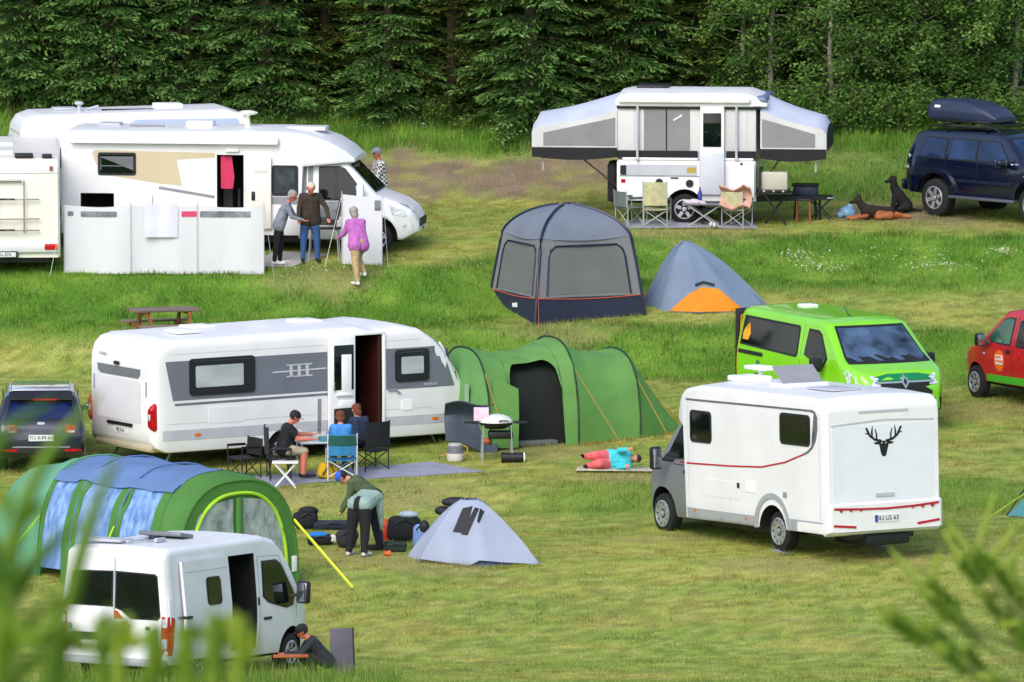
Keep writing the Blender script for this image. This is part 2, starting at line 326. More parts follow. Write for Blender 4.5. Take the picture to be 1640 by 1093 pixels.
def gcol(X, d, kind=0):
    lush, gravel, top, toe = masks(X, d)
    a = fbm(X * .55, d * .9, 41)[..., None]; b = fbm(X * 1.1 + 7, d * 2.2, 47)[..., None]; c = fbm(X * 3.0, d * 5.0, 53)[..., None]
    near = sst(176, 168, d)[..., None]
    k = np.clip((a - .45) * 1.8 + (b - .5) * 1.3 + .45 + .12 * near, 0, 1); base = DRY * (1 - k) + MOW * k
    k2 = np.clip((c - .56) * 6, 0, 1); base = base * (1 - k2 * .4) + DRY2 * k2 * .4; e = fbm(X * 5.3 + 3, d * 7.0, 59)[..., None]; base = base * (.8 + .42 * sst(.3, .68, e))
    k3 = np.clip((b - .42) * 2.2, 0, 1); l = LUSH * (1 - k3) + LUSH2 * k3
    base = base * (1 - lush[..., None]) + l * lush[..., None]
    base = base * (1 - gravel[..., None]) + DIRT * (.75 + .5 * c) * gravel[..., None]
    wr_ = np.zeros(np.shape(X)); nz_ = fbm(np.asarray(X) * 3.1, np.asarray(d) * 3.1, 63)
    for q, r_ in WEAR: wr_ = np.maximum(wr_, 1 - sst(.3, 1.0, np.hypot((X - q.x) * .55, (d - q.y) * .8) / r_ + (nz_ - .5) * .9))
    wr_ = (wr_ * .55)[..., None]; base = base * (1 - wr_) + (DRY2 * .55 + DIRT * .35) * wr_
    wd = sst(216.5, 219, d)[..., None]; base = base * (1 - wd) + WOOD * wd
    return base
xs = np.concatenate([np.linspace(-300, -40, 14)[:-1], np.linspace(-40, -14, 14)[:-1], np.arange(-14, 14.01, .2), np.linspace(14, 40, 14)[1:], np.linspace(40, 300, 14)[1:]])
ys = np.concatenate([np.linspace(-60, 150, 60)[:-1], np.arange(150, 222, .2), np.linspace(222, 460, 50)])
GX, GY = np.meshgrid(xs, ys, indexing='ij'); GZ = ground(GX, GY); nx, ny = GX.shape
idx = np.arange(nx * ny).reshape(nx, ny); F = np.stack([idx[:-1, :-1], idx[1:, :-1], idx[1:, 1:], idx[:-1, 1:]], -1).reshape(-1, 4)
gm = attr_mat('grass_ground', .9, 0, .1, (26, (1, 1.6, 1)))
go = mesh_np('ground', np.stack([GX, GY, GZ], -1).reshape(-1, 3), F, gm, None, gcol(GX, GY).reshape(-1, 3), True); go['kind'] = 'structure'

# ground mats: polygons are kept free of grass blades
def quad_mat(name, label, pix, m, h=.02):
    P = [G(*p) for p in pix]; rows = []; n = 10
    for i in range(n + 1):
        u = i / n; a = P[0].lerp(P[1], u); b = P[3].lerp(P[2], u); row = []
        for j in range(n + 1):
            q = a.lerp(b, j / n); row.append((q.x, q.y, gz(q.x, q.y) + h + .012 * noise.noise(q * 2.2)))
        rows.append(row)
    b = B(); b.grid(rows); b.thick(-.012); o = b.o(name, m); tag(o, label, 'ground mat'); EXCL.append([(p.x, p.y) for p in P]); return o
EXCL = []
MATG = mat('woven_mat', '#8d90a0', rough=.85, bump=.3, bs=60, var=.08)
quad_mat('ground_mat', 'long blue-grey woven mat beside the white caravan with the open door', [(430, 783), (778, 757), (690, 741), (380, 766)], MATG)
quad_mat('ground_mat', 'thin pale grey mat under the folding chairs at the pop-up camper', [(998, 368), (1214, 368), (1206, 357), (1000, 356)], mat('pale_mat', '#9a9ca6', rough=.85, bump=.2, bs=60))
quad_mat('ground_mat', 'beige mat behind the white windbreak at the motorhome step', [(395, 428), (470, 428), (530, 408), (440, 404)], mat('beige_mat', '#aaa6a0', rough=.85, bump=.2, bs=60))

# ------------------------------------------------------------------ grass (nobody could count it)
def inpoly(x, y, P):
    r = np.zeros(len(x), bool); n = len(P)
    for i in range(n):
        x1, y1 = P[i]; x2, y2 = P[(i + 1) % n]
        c = ((y1 > y) != (y2 > y)) & (x < (x2 - x1) * (y - y1) / (y2 - y1 + 1e-12) + x1); r ^= c
    return r
def blades(name, label, x, y, h, w, cols, lean=.45):
    n = len(x); z = ground(x, y); a = RNG.random(n) * 2 * np.pi; h = h * RNG.uniform(.55, 1.25, n); w = w * RNG.uniform(.7, 1.3, n)
    fa = RNG.normal(0, .7, n); dx, dy = np.cos(fa), np.sin(fa)          # blade width roughly across the slope
    lx, ly = np.cos(a) * lean * h * RNG.random(n), np.sin(a) * lean * h * RNG.random(n)
    V = np.zeros((n, 3, 3)); V[:, 0] = np.stack([x - dx * w / 2, y - dy * w / 2, z - .01], -1); V[:, 1] = np.stack([x + dx * w / 2, y + dy * w / 2, z - .01], -1); V[:, 2] = np.stack([x + lx, y + ly, z + h], -1)
    c = np.repeat(np.clip(cols, 0, 1)[:, None, :], 3, 1); c[:, 2] *= 1.12
    o = mesh_np(name, V.reshape(-1, 3), np.arange(n * 3).reshape(-1, 3), GRASSM, None, c.reshape(-1, 3)); o['kind'] = 'stuff'; o['label'] = label; o['category'] = 'grass'; return o
GRASSM = attr_mat('grass_blade', .85, .35, .05)
def scatter(n, y0, y1, x=13.2):
    y = RNG.uniform(y0, y1, n); xx = RNG.uniform(-x, x, n); k = np.abs(xx) < y * (CW / 2 + 30) / FPX; return xx[k], y[k]
def keep(x, y, k): return x[k], y[k]
x, y = scatter(560000, 161, 212); l, g_, t_, e_ = masks(x, y); k = (l < .55) & (g_ < RNG.random(len(x)) * .7)
for P in EXCL: k &= ~inpoly(x, y, P)
x, y = keep(x, y, k); c = gcol(x, y) * RNG.uniform(.65, 1.45, (len(x), 1)); c[:, 0] *= RNG.uniform(.9, 1.12, len(x)); kk = fbm(x * .9 + 7, y * 2.6, 47)
tf = sst(.56, .72, fbm(x * 2.1, y * 3.4, 87)); c *= (1 - .25 * tf[:, None]); blades('mown_grass', 'short mown yellow-green grass of the camping terraces', x, y, .03 + .05 * np.clip(kk - .42, 0, 1) + .05 * tf, .012, c)
x, y = scatter(420000, 182, 220); l, g_, t_, e_ = masks(x, y); k = (l > RNG.random(len(x)) * .8 + .15) & (y < 217.8); k &= fbm(x * 3, y * 3, 77) + RNG.random(len(x)) * .35 > .5
for P in EXCL: k &= ~inpoly(x, y, P)
x, y = keep(x, y, k); c = gcol(x, y) * RNG.uniform(.6, 1.45, (len(x), 1)); cl_ = fbm(x * 2.4, y * 2.4, 91); c *= (.7 + .65 * sst(.3, .7, cl_))[:, None]; hh = .07 + .16 * np.clip(fbm(x * 1.3, y * 1.3, 71) - .32, 0, 1) + .16 * (y > 214)
tx_, ty_ = [], []
for a_, b_, n_ in (((785, 516), (857, 523), 150), ((857, 523), (1030, 508), 260), ((800, 718), (925, 716), 160), ((925, 716), (1085, 694), 220), ((665, 900), (770, 912), 160), ((770, 912), (866, 908), 150), ((1225, 890), (1275, 890), 90), ((1055, 858), (1100, 862), 80), ((1380, 884), (1420, 882), 60), ((105, 443), (423, 440), 420), ((548, 428), (614, 427), 90), ((430, 786), (780, 760), 260), ((1030, 505), (1225, 494), 200), ((1470, 350), (1520, 352), 70), ((1600, 364), (1640, 366), 60), ((476, 940), (560, 962), 60), ((985, 368), (1215, 370), 200), ((1545, 642), (1590, 645), 70), ((590, 408), (650, 412), 60), ((920, 757), (1040, 758), 130)):
    for q_ in range(n_): u_ = random.random(); g = G(a_[0] + (b_[0] - a_[0]) * u_, a_[1] + (b_[1] - a_[1]) * u_ + random.uniform(-1.5, 1.5)); tx_.append(g.x); ty_.append(g.y)
tx_ = np.array(tx_); ty_ = np.array(ty_); x = np.concatenate([x, tx_]); y = np.concatenate([y, ty_]); c = np.concatenate([c, gcol(tx_, ty_) * RNG.uniform(.55, 1.1, (len(tx_), 1))]); hh = np.concatenate([hh, np.full(len(tx_), .10)])
yel = RNG.random(len(x)) < .10; c[yel] = DRY2 * .9
blades('bank_grass', 'long bright green grass on the banks between the terraces', x, y, hh, .014, c, .7)
x, y = scatter(60000, 156.5, 164.5); l, g_, t_, e_ = masks(x, y); pxx = CW / 2 + x / y * FPX; lim = 163.2 + (pxx < 640) * .5; k = (y < lim) & (e_ > RNG.random(len(x)) * .9)
x, y = keep(x, y, k); c = gcol(x, y) * RNG.uniform(.6, 1.5, (len(x), 1)); c[RNG.random(len(x)) < .15] = DRY2
px_ = CW / 2 + x / y * FPX; hh = np.where((px_ > 60) & (px_ < 640), .42, .07)
blades('tall_grass', 'tall uncut grass in front of the white van at the hill foot', x, y, hh, .013, c, .5)
# hillside below the camera (out of frame, coarse)
x = RNG.uniform(-25, 25, 40000); y = RNG.uniform(4, 155, 40000); c = gcol(x, y) * RNG.uniform(.6, 1.3, (len(x), 1)); blades('hillside_grass', 'uncut grass on the hillside below the viewpoint', x, y, .16, .03, c, .6)
# small white flowers
def flowers(name, label, x, y, h, r, col='#ccd0b8'):
    n = len(x); z = ground(x, y) + h * RNG.uniform(.7, 1.2, n); k = 6; a = np.arange(k) * 2 * np.pi / k; V = np.zeros((n, k + 1, 3)); rr = r * RNG.uniform(.6, 1.3, n)
    tx, ty = RNG.normal(0, .3, n), RNG.normal(-.5, .3, n); V[:, k] = np.stack([x, y, z + rr * .5], -1)
    for i in range(k): V[:, i] = np.stack([x + rr * np.cos(a[i]), y + rr * np.sin(a[i]), z + rr * (np.cos(a[i]) * tx + np.sin(a[i]) * -ty * .9)], -1)
    F = np.array([[i, (i + 1) % k, k] for i in range(k)]); FF = (F[None] + (np.arange(n) * (k + 1))[:, None, None]).reshape(-1, 3)
    cc = np.tile(np.array(C(col)), (n * (k + 1), 1)) * RNG.uniform(.75, 1.05, (n * (k + 1), 1)); o = mesh_np(name, V.reshape(-1, 3), FF, FLOWM, None, cc); o['kind'] = 'stuff'; o['label'] = label; o['category'] = 'flowers'
FLOWM = attr_mat('petals', .8, .2, .1)
fx, fy = [], []
for (px, py, sx, sy, n) in [(1275, 418, 26, 5, 40), (1330, 440, 30, 6, 45), (1290, 432, 30, 10, 40), (1500, 435, 40, 4, 55), (1515, 440, 60, 5, 25), (1605, 413, 22, 6, 55), (1420, 425, 160, 16, 60), (70, 165, 45, 12, 120), (20, 160, 30, 14, 40), (700, 432, 60, 12, 14), (500, 440, 60, 12, 12), (640, 205, 60, 10, 25), (210, 170, 70, 8, 30)]:
    for _ in range(n):
        g = G(px + random.gauss(0, sx * .55), py + random.gauss(0, sy * .55)); fx.append(g.x); fy.append(g.y)
flowers('white_flowers', 'small white wild flowers scattered over the grass banks', np.array(fx), np.array(fy), .17, .016)

# ------------------------------------------------------------------ trees
LEAFM = attr_mat('needle_foliage', .9, .2, .04); BROADM = attr_mat('broad_leaf', .75, .35, .08); BARK = mat('grey_brown_bark', '#5a4a3c', rough=.95, bump=.6, bs=14, var=.25, stretch=(1, 1, .25)); PALEBARK = mat('pale_bark', '#8f877a', rough=.9, bump=.4, bs=12, var=.3)
def sprays_mesh(name, P, D, Ln, Wd, cols, m, parent, up=.6):
    n = len(P); D = D / np.linalg.norm(D, axis=1, keepdims=True); U = np.stack([RNG.normal(0, up, n), RNG.normal(0, up, n), np.ones(n)], -1)
    Sd = np.cross(D, U); Sd /= np.linalg.norm(Sd, axis=1, keepdims=True) + 1e-9
    V = np.zeros((n, 4, 3)); V[:, 0] = P; V[:, 1] = P + D * (Ln * .5)[:, None] + Sd * (Wd * .5)[:, None]; V[:, 2] = P + D * Ln[:, None] - np.array([0, 0, .12]) * Ln[:, None]; V[:, 3] = P + D * (Ln * .5)[:, None] - Sd * (Wd * .5)[:, None]
    c = np.repeat(cols[:, None, :], 4, 1); return mesh_np(name, V.reshape(-1, 3), np.arange(n * 4).reshape(-1, 4), m, parent, c.reshape(-1, 3))
def conifer(seed, H, Rb, kind='spruce'):
    rg = random.Random(seed); root = bpy.data.objects.new(kind + '_tree', None); link(root); b = B()
    b.tube([(0, 0, -.25), (.02, 0, H * .3), (-.03, .02, H * .7), (0, 0, H)], [H * .019, H * .015, H * .008, .01], 9)
    P, D, Ln, Wd, Cc = [], [], [], [], []
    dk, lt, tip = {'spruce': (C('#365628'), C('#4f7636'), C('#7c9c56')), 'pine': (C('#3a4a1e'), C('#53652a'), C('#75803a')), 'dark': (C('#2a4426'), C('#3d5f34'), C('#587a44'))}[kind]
    z = .22 if kind != 'pine' else .35
    while z < H - .2:
        f = z / H; nb = 7 if f < .55 else 5; Lm = Rb * (1 - f) ** .85 + .15
        az0 = rg.random() * 6.28
        for k in range(nb):
            L = Lm * rg.uniform(.6, 1.12); az = az0 + 6.283 * k / nb + rg.uniform(-.35, .35); el = rg.uniform(-.12, .16) + .35 * f - .12 * (f < .25); ca, sa = math.cos(az), math.sin(az)
            zz = z + rg.uniform(-.12, .12)
            pt = lambda t: Vector((ca * L * t, sa * L * t, zz + L * (el * t - .42 * t * t + .24 * t ** 3)))
            b.tube([pt(0), pt(.35), pt(.7), pt(.97)], [.008 + .012 * L, .006 + .007 * L, .006, .003], 4)
            hue = rg.random(); n = max(3, int(L / .085))
            for i in range(n + 1):
                t = .12 + .88 * i / n; p = pt(t); tw = (.42 * L * (1 - t) ** .7 + .1) * rg.uniform(.7, 1.2); tw = min(tw, .62)
                for sg in (-1, 1):
                    a2 = az + sg * rg.uniform(.7, 1.05) * (1 - .4 * t); m = max(1, int(tw / .085)); dz = rg.uniform(-.32, -.02)
                    if kind == 'pine': dz += .35
                    for j in range(m):
                        if rg.random() < .12: continue
                        q = (j + .3) / m * tw; a3 = a2 + rg.uniform(-.55, .55)
                        P.append((p.x + math.cos(a2) * q, p.y + math.sin(a2) * q, p.z + dz * q)); D.append((math.cos(a3), math.sin(a3), dz + rg.uniform(-.35, .3)))
                        Ln.append(rg.uniform(.11, .2)); Wd.append(rg.uniform(.035, .065))
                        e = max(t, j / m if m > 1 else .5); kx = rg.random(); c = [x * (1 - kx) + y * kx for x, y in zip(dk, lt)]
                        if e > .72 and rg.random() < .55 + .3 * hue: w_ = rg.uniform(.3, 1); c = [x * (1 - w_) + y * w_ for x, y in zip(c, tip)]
                        Cc.append(c)
        z += .21 + .12 * f
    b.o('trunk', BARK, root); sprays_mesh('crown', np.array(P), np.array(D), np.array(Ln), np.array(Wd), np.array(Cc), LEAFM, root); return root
def broadleaf(seed, H, Rb):
    rg = random.Random(seed); root = bpy.data.objects.new('birch_tree', None); link(root); b = B(); P, D, Ln, Wd, Cc = [], [], [], [], []
    bend = [(0, 0, -.2)] + [(rg.uniform(-.12, .12), rg.uniform(-.12, .12), H * f) for f in (.25, .5, .75, 1)]; b.tube(bend, [.075, .06, .045, .03, .01], 8)
    for k in range(84):
        z = H * (.04 + .88 * (k / 64) ** .9); az = rg.random() * 6.28; L = Rb * (.5 + .7 * math.sin(math.pi * min(1, .2 + z / H * .85))) * rg.uniform(.55, 1.15); ca, sa = math.cos(az), math.sin(az); el = rg.uniform(.15, .8)
        pt = lambda t: Vector((ca * L * t, sa * L * t, z + L * (el * t - .35 * t * t))); b.tube([pt(0), pt(.5), pt(1)], [.02, .012, .004], 4)
        for i in range(5):
            p = pt(.3 + .7 * i / 4) + Vector((rg.gauss(0, .14), rg.gauss(0, .14), rg.gauss(0, .12))); sh = rg.random()
            for j in range(44):
                q = p + Vector((rg.gauss(0, .15), rg.gauss(0, .15), rg.gauss(0, .1))); P.append(q[:]); a = rg.random() * 6.28; D.append((math.cos(a), math.sin(a), rg.uniform(-.9, .3))); Ln.append(rg.uniform(.07, .13)); Wd.append(rg.uniform(.045, .08))
                kx = min(1, max(0, sh * .95 + rg.random() * .25 - .1)); c0, c1 = C('#355a26'), C('#7ea052'); Cc.append([x * (1 - kx) + y * kx for x, y in zip(c0, c1)])
    b.o('trunk', PALEBARK, root); sprays_mesh('crown', np.array(P), np.array(D), np.array(Ln), np.array(Wd), np.array(Cc), BROADM, root, .9); return root
PROTO = {}
def tree(kind, label, px, d, sc, rot, group=None, sz=None):
    key = kind; used = key in PROTO
    if not used:
        k, s = key; PROTO[key] = conifer(s, 8.6 + s % 3 * .5, 1.9, k) if k != 'birch' else broadleaf(s, 6.4, 1.25); r = PROTO[key]
    else:
        src = PROTO[key]; r = src.copy(); COL.objects.link(r)
        for ch in list(src.children): c = ch.copy(); COL.objects.link(c); c.parent = r
    X = (px - CW / 2) / FPX * d; r.location = (X, d, gz(X, d) - .02); r.rotation_euler = (0, 0, rot); r.scale = (sc, sc, sz or sc); tag(r, label, 'tree', group); return r
FRONT = [(('spruce', 1), 'bushy dark spruce at the top left corner', 40, 217.6, 1.0, .3), (('spruce', 2), 'wide dark green spruce above the left motorhomes', 175, 217.2, 1.02, 2.2),
    (('spruce', 3), 'pale blue-green spruce with a bare trunk foot, left of the olive pine', 300, 217.4, .92, 1.0), (('spruce', 1), 'spruce with grey-green tips above the motorhome satellite dome', 425, 217.0, .95, 4.0),
    (('pine', 4), 'olive brown pine between two spruces near the motorhome nose', 520, 217.9, .9, .6), (('spruce', 3), 'narrow layered spruce above the man in the checked shirt', 622, 216.6, .82, 2.9),
    (('pine', 5), 'thin olive pine standing just left of the biggest spruce', 725, 217.0, .85, 3.4), (('spruce', 2), 'biggest spruce, fresh green tips, behind the left bunk of the pop-up camper', 850, 216.2, 1.05, 5.1),
    (('pine', 4), 'olive pine right of the biggest spruce', 960, 217.8, .85, 1.9), (('dark', 6), 'very dark spruce above the roof of the pop-up camper', 1050, 219.0, 1.0, .8), (('pine', 5), 'brownish pine above the right half of the pop-up camper roof', 1140, 218.4, 1.0, 5.0),
    (('birch', 7), 'leafy birch right of the pop-up camper roof', 1235, 217.0, .95, .5), (('birch', 8), 'bright green birch with a thin pale trunk above the right bunk', 1335, 216.4, 1.0, 2.0),
    (('birch', 7), 'tall thin birch left of the navy off-roader', 1425, 217.2, 1.0, 3.6), (('birch', 8), 'birch behind the dark blue roof box', 1520, 217.0, 1.02, 4.6), (('birch', 7), 'birch at the top right corner', 1625, 216.8, 1.0, 1.4),
    (('spruce', 2), 'dense spruce between the top left corner spruce and the wide one', 110, 218.0, 1.05, 3.9), (('spruce', 1), 'dark green spruce behind the pale blue-green one', 235, 218.3, 1.0, 1.7), (('spruce', 2), 'green spruce left of the narrow layered spruce', 560, 218.6, .95, 4.4), (('spruce', 1), 'green spruce left of the biggest spruce, behind the thin pine', 770, 218.0, .95, .4), (('spruce', 3), 'pale spruce behind the camper roof box', 1000, 217.6, .9, 3.0), (('birch', 8), 'leafy birch directly behind the camper awning', 1190, 217.4, .9, 2.6), (('birch', 8), 'birch between the lying dog and the wood', 1385, 217.0, .95, 5.5), (('birch', 7), 'birch behind the front edge of the roof box', 1575, 217.3, 1.0, 2.4), (('birch', 8), 'birch in the gap left of the roof box', 1475, 216.6, .95, .9)]
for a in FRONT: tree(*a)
LAND = ((90, 'the cream motorhome'), (260, 'the left motorhome roof'), (420, 'the satellite dome'), (560, 'the motorhome nose'), (700, 'the gravel bank'), (860, 'the left bunk'), (1000, 'the camper roof box'), (1120, 'the camper door'), (1260, 'the right bunk'), (1400, 'the lying dog'), (1500, 'the roof rack'), (9999, 'the navy car windscreen'))
KN = {'dark': 'very dark spruce', 'spruce': 'green spruce', 'pine': 'olive pine', 'birch': 'leafy birch'}; RN = ('just behind the front trees', 'in the second rank of the wood', 'deep in the wood'); i = 0; USED = set()
for row, (d, dx) in enumerate(((220.6, 92), (224.5, 105), (230, 125))):
    px = -60 + row * 37
    while px < 1720:
        k = [('dark', 6), ('spruce', 1), ('spruce', 3), ('pine', 4), ('dark', 6)][i % 5] if px < 1180 or (row > 1 and i % 2) else [('birch', 7), ('birch', 8)][i % 2]
        lb_ = KN[k[0]] + ' ' + RN[row] + ' above ' + next(q[1] for q in LAND if px < q[0])
        if lb_ in USED: lb_ += ', further right'
        if lb_ in USED: lb_ += ' still'
        USED.add(lb_); tree(k, lb_, px + random.uniform(-18, 18), d + random.uniform(-.8, .8), random.uniform(.9, 1.15), random.random() * 6, 'trees behind the front row'); px += dx * .8; i += 1
# low leafy bushes at the edge of the wood
def bush(label, px, d, sc):
    key = ('bush', 1)
    if key not in PROTO:
        rg = random.Random(5); r = bpy.data.objects.new('leafy_bush', None); link(r); P, D, Ln, Wd, Cc = [], [], [], [], []; b = B()
        for k in range(26):
            az = rg.random() * 6.28; L = rg.uniform(.4, .95); el = rg.uniform(.5, 1.5); e = Vector((math.cos(az) * L * .7, math.sin(az) * L * .7, L * el * .8)); b.tube([(0, 0, -.05), e * .5, e], [.012, .009, .004], 4)
            for q in range(60): p = e * rg.uniform(.3, 1.05) + Vector((rg.gauss(0, .12), rg.gauss(0, .12), rg.gauss(0, .12))); P.append(p[:]); a = rg.random() * 6.28; D.append((math.cos(a), math.sin(a), rg.uniform(-.7, .6))); Ln.append(rg.uniform(.06, .11)); Wd.append(rg.uniform(.035, .06)); kx = rg.random(); Cc.append([x * (1 - kx) + y * kx for x, y in zip(C('#3f6628'), C('#7a9c4c'))])
        b.o('stem', BARK, r); sprays_mesh('crown', np.array(P), np.array(D), np.array(Ln), np.array(Wd), np.array(Cc), BROADM, r, .9); PROTO[key] = r
    else:
        src = PROTO[key]; r = src.copy(); COL.objects.link(r)
        for ch in list(src.children): c = ch.copy(); COL.objects.link(c); c.parent = r
    X = (px - CW / 2) / FPX * d; r.location = (X, d, gz(X, d)); r.rotation_euler = (0, 0, px * .7); r.scale = (sc,) * 3; tag(r, label, 'bush', 'bushes at the edge of the wood')
for px, d, sc, w in ((1270, 215.8, 1.2, 'below the birch right of the camper roof'), (1345, 215.4, 1.3, 'under the right bunk birch'), (1400, 215.6, 1.15, 'left of the roof box, above the dogs'), (1450, 215.5, 1.25, 'between the dogs and the navy car'), (1180, 216.0, 1.1, 'behind the camper awning roll'), (1560, 215.8, 1.2, 'behind the roof box'), (1630, 215.6, 1.2, 'at the right edge of the wood'), (985, 215.2, .8, 'at the foot of the biggest spruce'), (500, 216.3, .7, 'under the olive brown pine'), (700, 216.0, .8, 'under the thin olive pine'), (1040, 216.0, 1.0, 'left of the camper roof box')): bush('leafy green bush ' + w, px, d, sc)
# ------------------------------------------------------------------ vehicles (local x = forward from the rear bumper, y = left, z = up)
def mirror(parent, p, size=(.1, .2, .32), m=None, arm=None, rot=(0, 0, 0)):
    b = B(); b.box(p, size, .04, rot)
    o = b.o('mirror', m or BLACKP, parent)
    b = B(); b.box((p[0] - size[0] * .5 - .004, p[1], p[2]), (.012, size[1] * .8, size[2] * .84), .004, rot); b.o('mirror_glass', mat('mirror_glass', '#aeb6bf', rough=.05, metal=.9), o)
    if arm: b = B(); b.tube([p, arm], .025, 6); b.o('mirror_arm', BLACKP, o)
    return o
def roof_vent(parent, x, y, z, sx=.45, sy=.45, h=.07, m=None): b = B(); b.box((x, y, z + h / 2), (sx, sy, h), .03); return b.o('roof_vent', m or FLAP, parent)

# --- white low-profile motorhome with a silver cab, front right
def motorhome_deer():
    t = thing('motorhome', 'white motorhome with silver cab and a black deer head on its rear wall', 'motorhome')
    SILV = paint('silver_cab', '#83868d', rough=.3, metal=.35, coat=.5); SKIRT = mat('grey_skirt', '#a9adb2', rough=.4, metal=.2)
    body = loft('body', WHITE, t, (0, 5.35), [(0, .42), (4.9, .40), (4.98, 2.02), (5.35, 2.1)], [(0, 2.58), (.06, 2.68), (.2, 2.75), (.9, 2.78), (4.4, 2.78), (4.9, 2.7), (5.2, 2.52), (5.35, 2.3)],
        [(0, .955), (.04, .985), (.12, 1), (4.6, 1), (5.0, .97), (5.35, .86)], [(.4, 1.16), (2.5, 1.16), (2.8, 1.14)], rt=.085, rb=.03, crown=.05)
    cut(body, [arch(1.85, 1.16, .36, .47, .34), arch(1.85, -1.16, .36, .47, .34)])
    cab = loft('cab', SILV, t, (4.8, 6.75), [(4.8, .34), (6.5, .34), (6.75, .45)], [(4.8, 2.26), (5.2, 2.28), (5.45, 2.18), (6.1, 1.46), (6.5, 1.24), (6.68, 1.05), (6.75, .85)],
        [(4.8, 1), (6.0, 1), (6.4, .95), (6.65, .84), (6.75, .7)], [(.3, 1.0), (.9, 1.03), (1.2, 1.0), (2.1, .86)], rt=.12, rb=.1)
    cut(cab, [arch(5.95, 1.0, .42, .47, .3), arch(5.95, -1.0, .42, .47, .3)]); T = bvh(body); TC = bvh(cab)
    for s in (1, -1): wheel(t, 5.95, s * 1.02, .40, .36, .23, 10, .66); wheel(t, 1.85, s * 1.04, .36, .36, .23, 10, .66)
    window(T, 'L', rrect(3.92, 1.77, 4.68, 2.34, .09), t); window(T, 'L', rrect(.52, 1.92, 1.55, 2.47, .09), t)
    window(T, 'R', rrect(.6, 1.85, 1.6, 2.45, .09), t)
    GR = mat('grey_brown_stripe', '#63626a', rough=.4); RD = mat('crimson_stripe', '#b1152f', rough=.35)
    patch(T, 'L', band([(4.85, 2.515), (2.5, 2.535), (.42, 2.55)], .035), 'eave_rail', GR, t, .008)
    patch(T, 'L', band([(.5, 2.545), (.38, 2.53), (.31, 2.44), (.31, 2.25), (.36, 2.05), (.46, 1.92), (.6, 1.83), (.75, 1.78)], [.03, .045, .06, .07, .06, .05, .04, .03]), 'rear_swoosh', GR, t, .010)
    patch(T, 'L', band([(4.85, 1.38), (3.3, 1.42), (2.2, 1.47), (1.4, 1.6), (.75, 1.78)], .03), 'side_stripe', RD, t, .006)
    patch(TC, 'L', band([(5.35, 1.36), (4.86, 1.38)], .035), 'cab_stripe', RD, t, .006)
    patch(T, 'L', [(4.84, .41), (2.38, .41), (2.38, .6), (4.84, .6)], 'skirt', SKIRT, t, .012); patch(T, 'L', [(1.3, .43), (.1, .43), (.1, .63), (1.3, .63)], 'skirt', SKIRT, t, .012)
    patch(T, 'L', rrect(.1, .43, .98, .6, .03), 'hatch', WHITE, t, .02)
    patch(T, 'L', band([(2.42, .40)] + [(1.85 + .57 * math.cos(R(a)), .42 + .57 * math.sin(R(a))) for a in range(0, 181, 15)] + [(1.28, .42)], .1), 'wheel_trim', SKIRT, t, .02)
    patch(T, 'L', rrect(3.0, .85, 4.2, 1.15, .03), 'hatch', WHITE, t, .006); patch(T, 'L', rrect(2.98, 1.05, 3.05, 1.14, .01), 'lock', BLACKP, t, .014); patch(T, 'L', rrect(1.35, .98, 1.47, 1.08, .02), 'lock', GREYP, t, .012)
    patch(T, 'L', band([(.22, .66), (.22, 2.5)], .01), 'panel_seam', LGREY, t, .004); patch(T, 'L', band([(3.3, .62), (3.3, 1.35)], .008), 'panel_seam', LGREY, t, .004); patch(T, 'L', rrect(2.45, 1.0, 2.75, 1.2, .03), 'service_hatch', FLAP, t, .01); patch(T, 'L', band([(4.78, .62), (4.78, 2.5)], .012), 'panel_seam', LGREY, t, .004); patch(T, 'L', rrect(.03, .5, .09, .66, .01), 'side_marker', ORANGEL, t, .008); patch(T, 'L', rrect(4.5, .52, 4.56, .58, .01), 'side_marker', ORANGEL, t, .014); patch(T, 'L', rrect(2.72, .5, 2.78, .56, .01), 'side_marker', ORANGEL, t, .014)
    window(TC, 'L', [(4.98, 1.42), (5.62, 1.4), (5.78, 1.52), (5.4, 2.06), (5.06, 2.1)], t, .03, BLACKP, GLASS, .01, 'cab_window')
    patch(TC, 'L', [(5.6, 1.34), (6.0, 1.34), (5.9, 1.46), (5.76, 1.52)], 'quarter_panel', BLACKP, t, .008); patch(TC, 'L', [(4.84, 1.28), (4.93, 1.28), (4.96, 2.06), (4.84, 2.08)], 'pillar_trim', GREYP, t, .01)
    patch(TC, 'L', band([(4.95, .5), (4.95, 1.3), (5.62, 1.31)], .015), 'door_gap', BLACKP, t, .004); patch(TC, 'L', rrect(5.0, 1.16, 5.2, 1.22, .02), 'door_handle', BLACKP, t, .02)
    window(TC, 'F', [(-.78, 1.42), (.78, 1.42), (.66, 1.98), (-.66, 1.98)], t, .04, name='windscreen')
    for s in (1, -1):
        mirror(t, (5.72, s * 1.28, 1.42), (.14, .2, .4), None, (5.6, s * .98, 1.38)); patch(TC, 'F', [(s * .55, .92), (s * .86, .95), (s * .8, 1.12), (s * .6, 1.06)], 'headlight', CLEARL, t, .01)
    # rear wall
    patch(T, 'B', band([(1.05, 2.30), (.0, 2.37), (-1.02, 2.33)], .03), 'wall_seam', LGREY, t, .008); patch(T, 'B', rrect(-.5, 2.50, .5, 2.54, .01), 'third_brake_light', LGREY, t, .012)
    patch(T, 'B', rrect(-1.0, .98, 1.04, 2.29, .05), 'rear_panel', mat('rear_panel_white', '#dfe3ea', rough=.4, var=.02), t, .006); patch(T, 'B', rrect(-.19, 1.04, .19, 1.1, .02), 'handle', LGREY, t, .03)
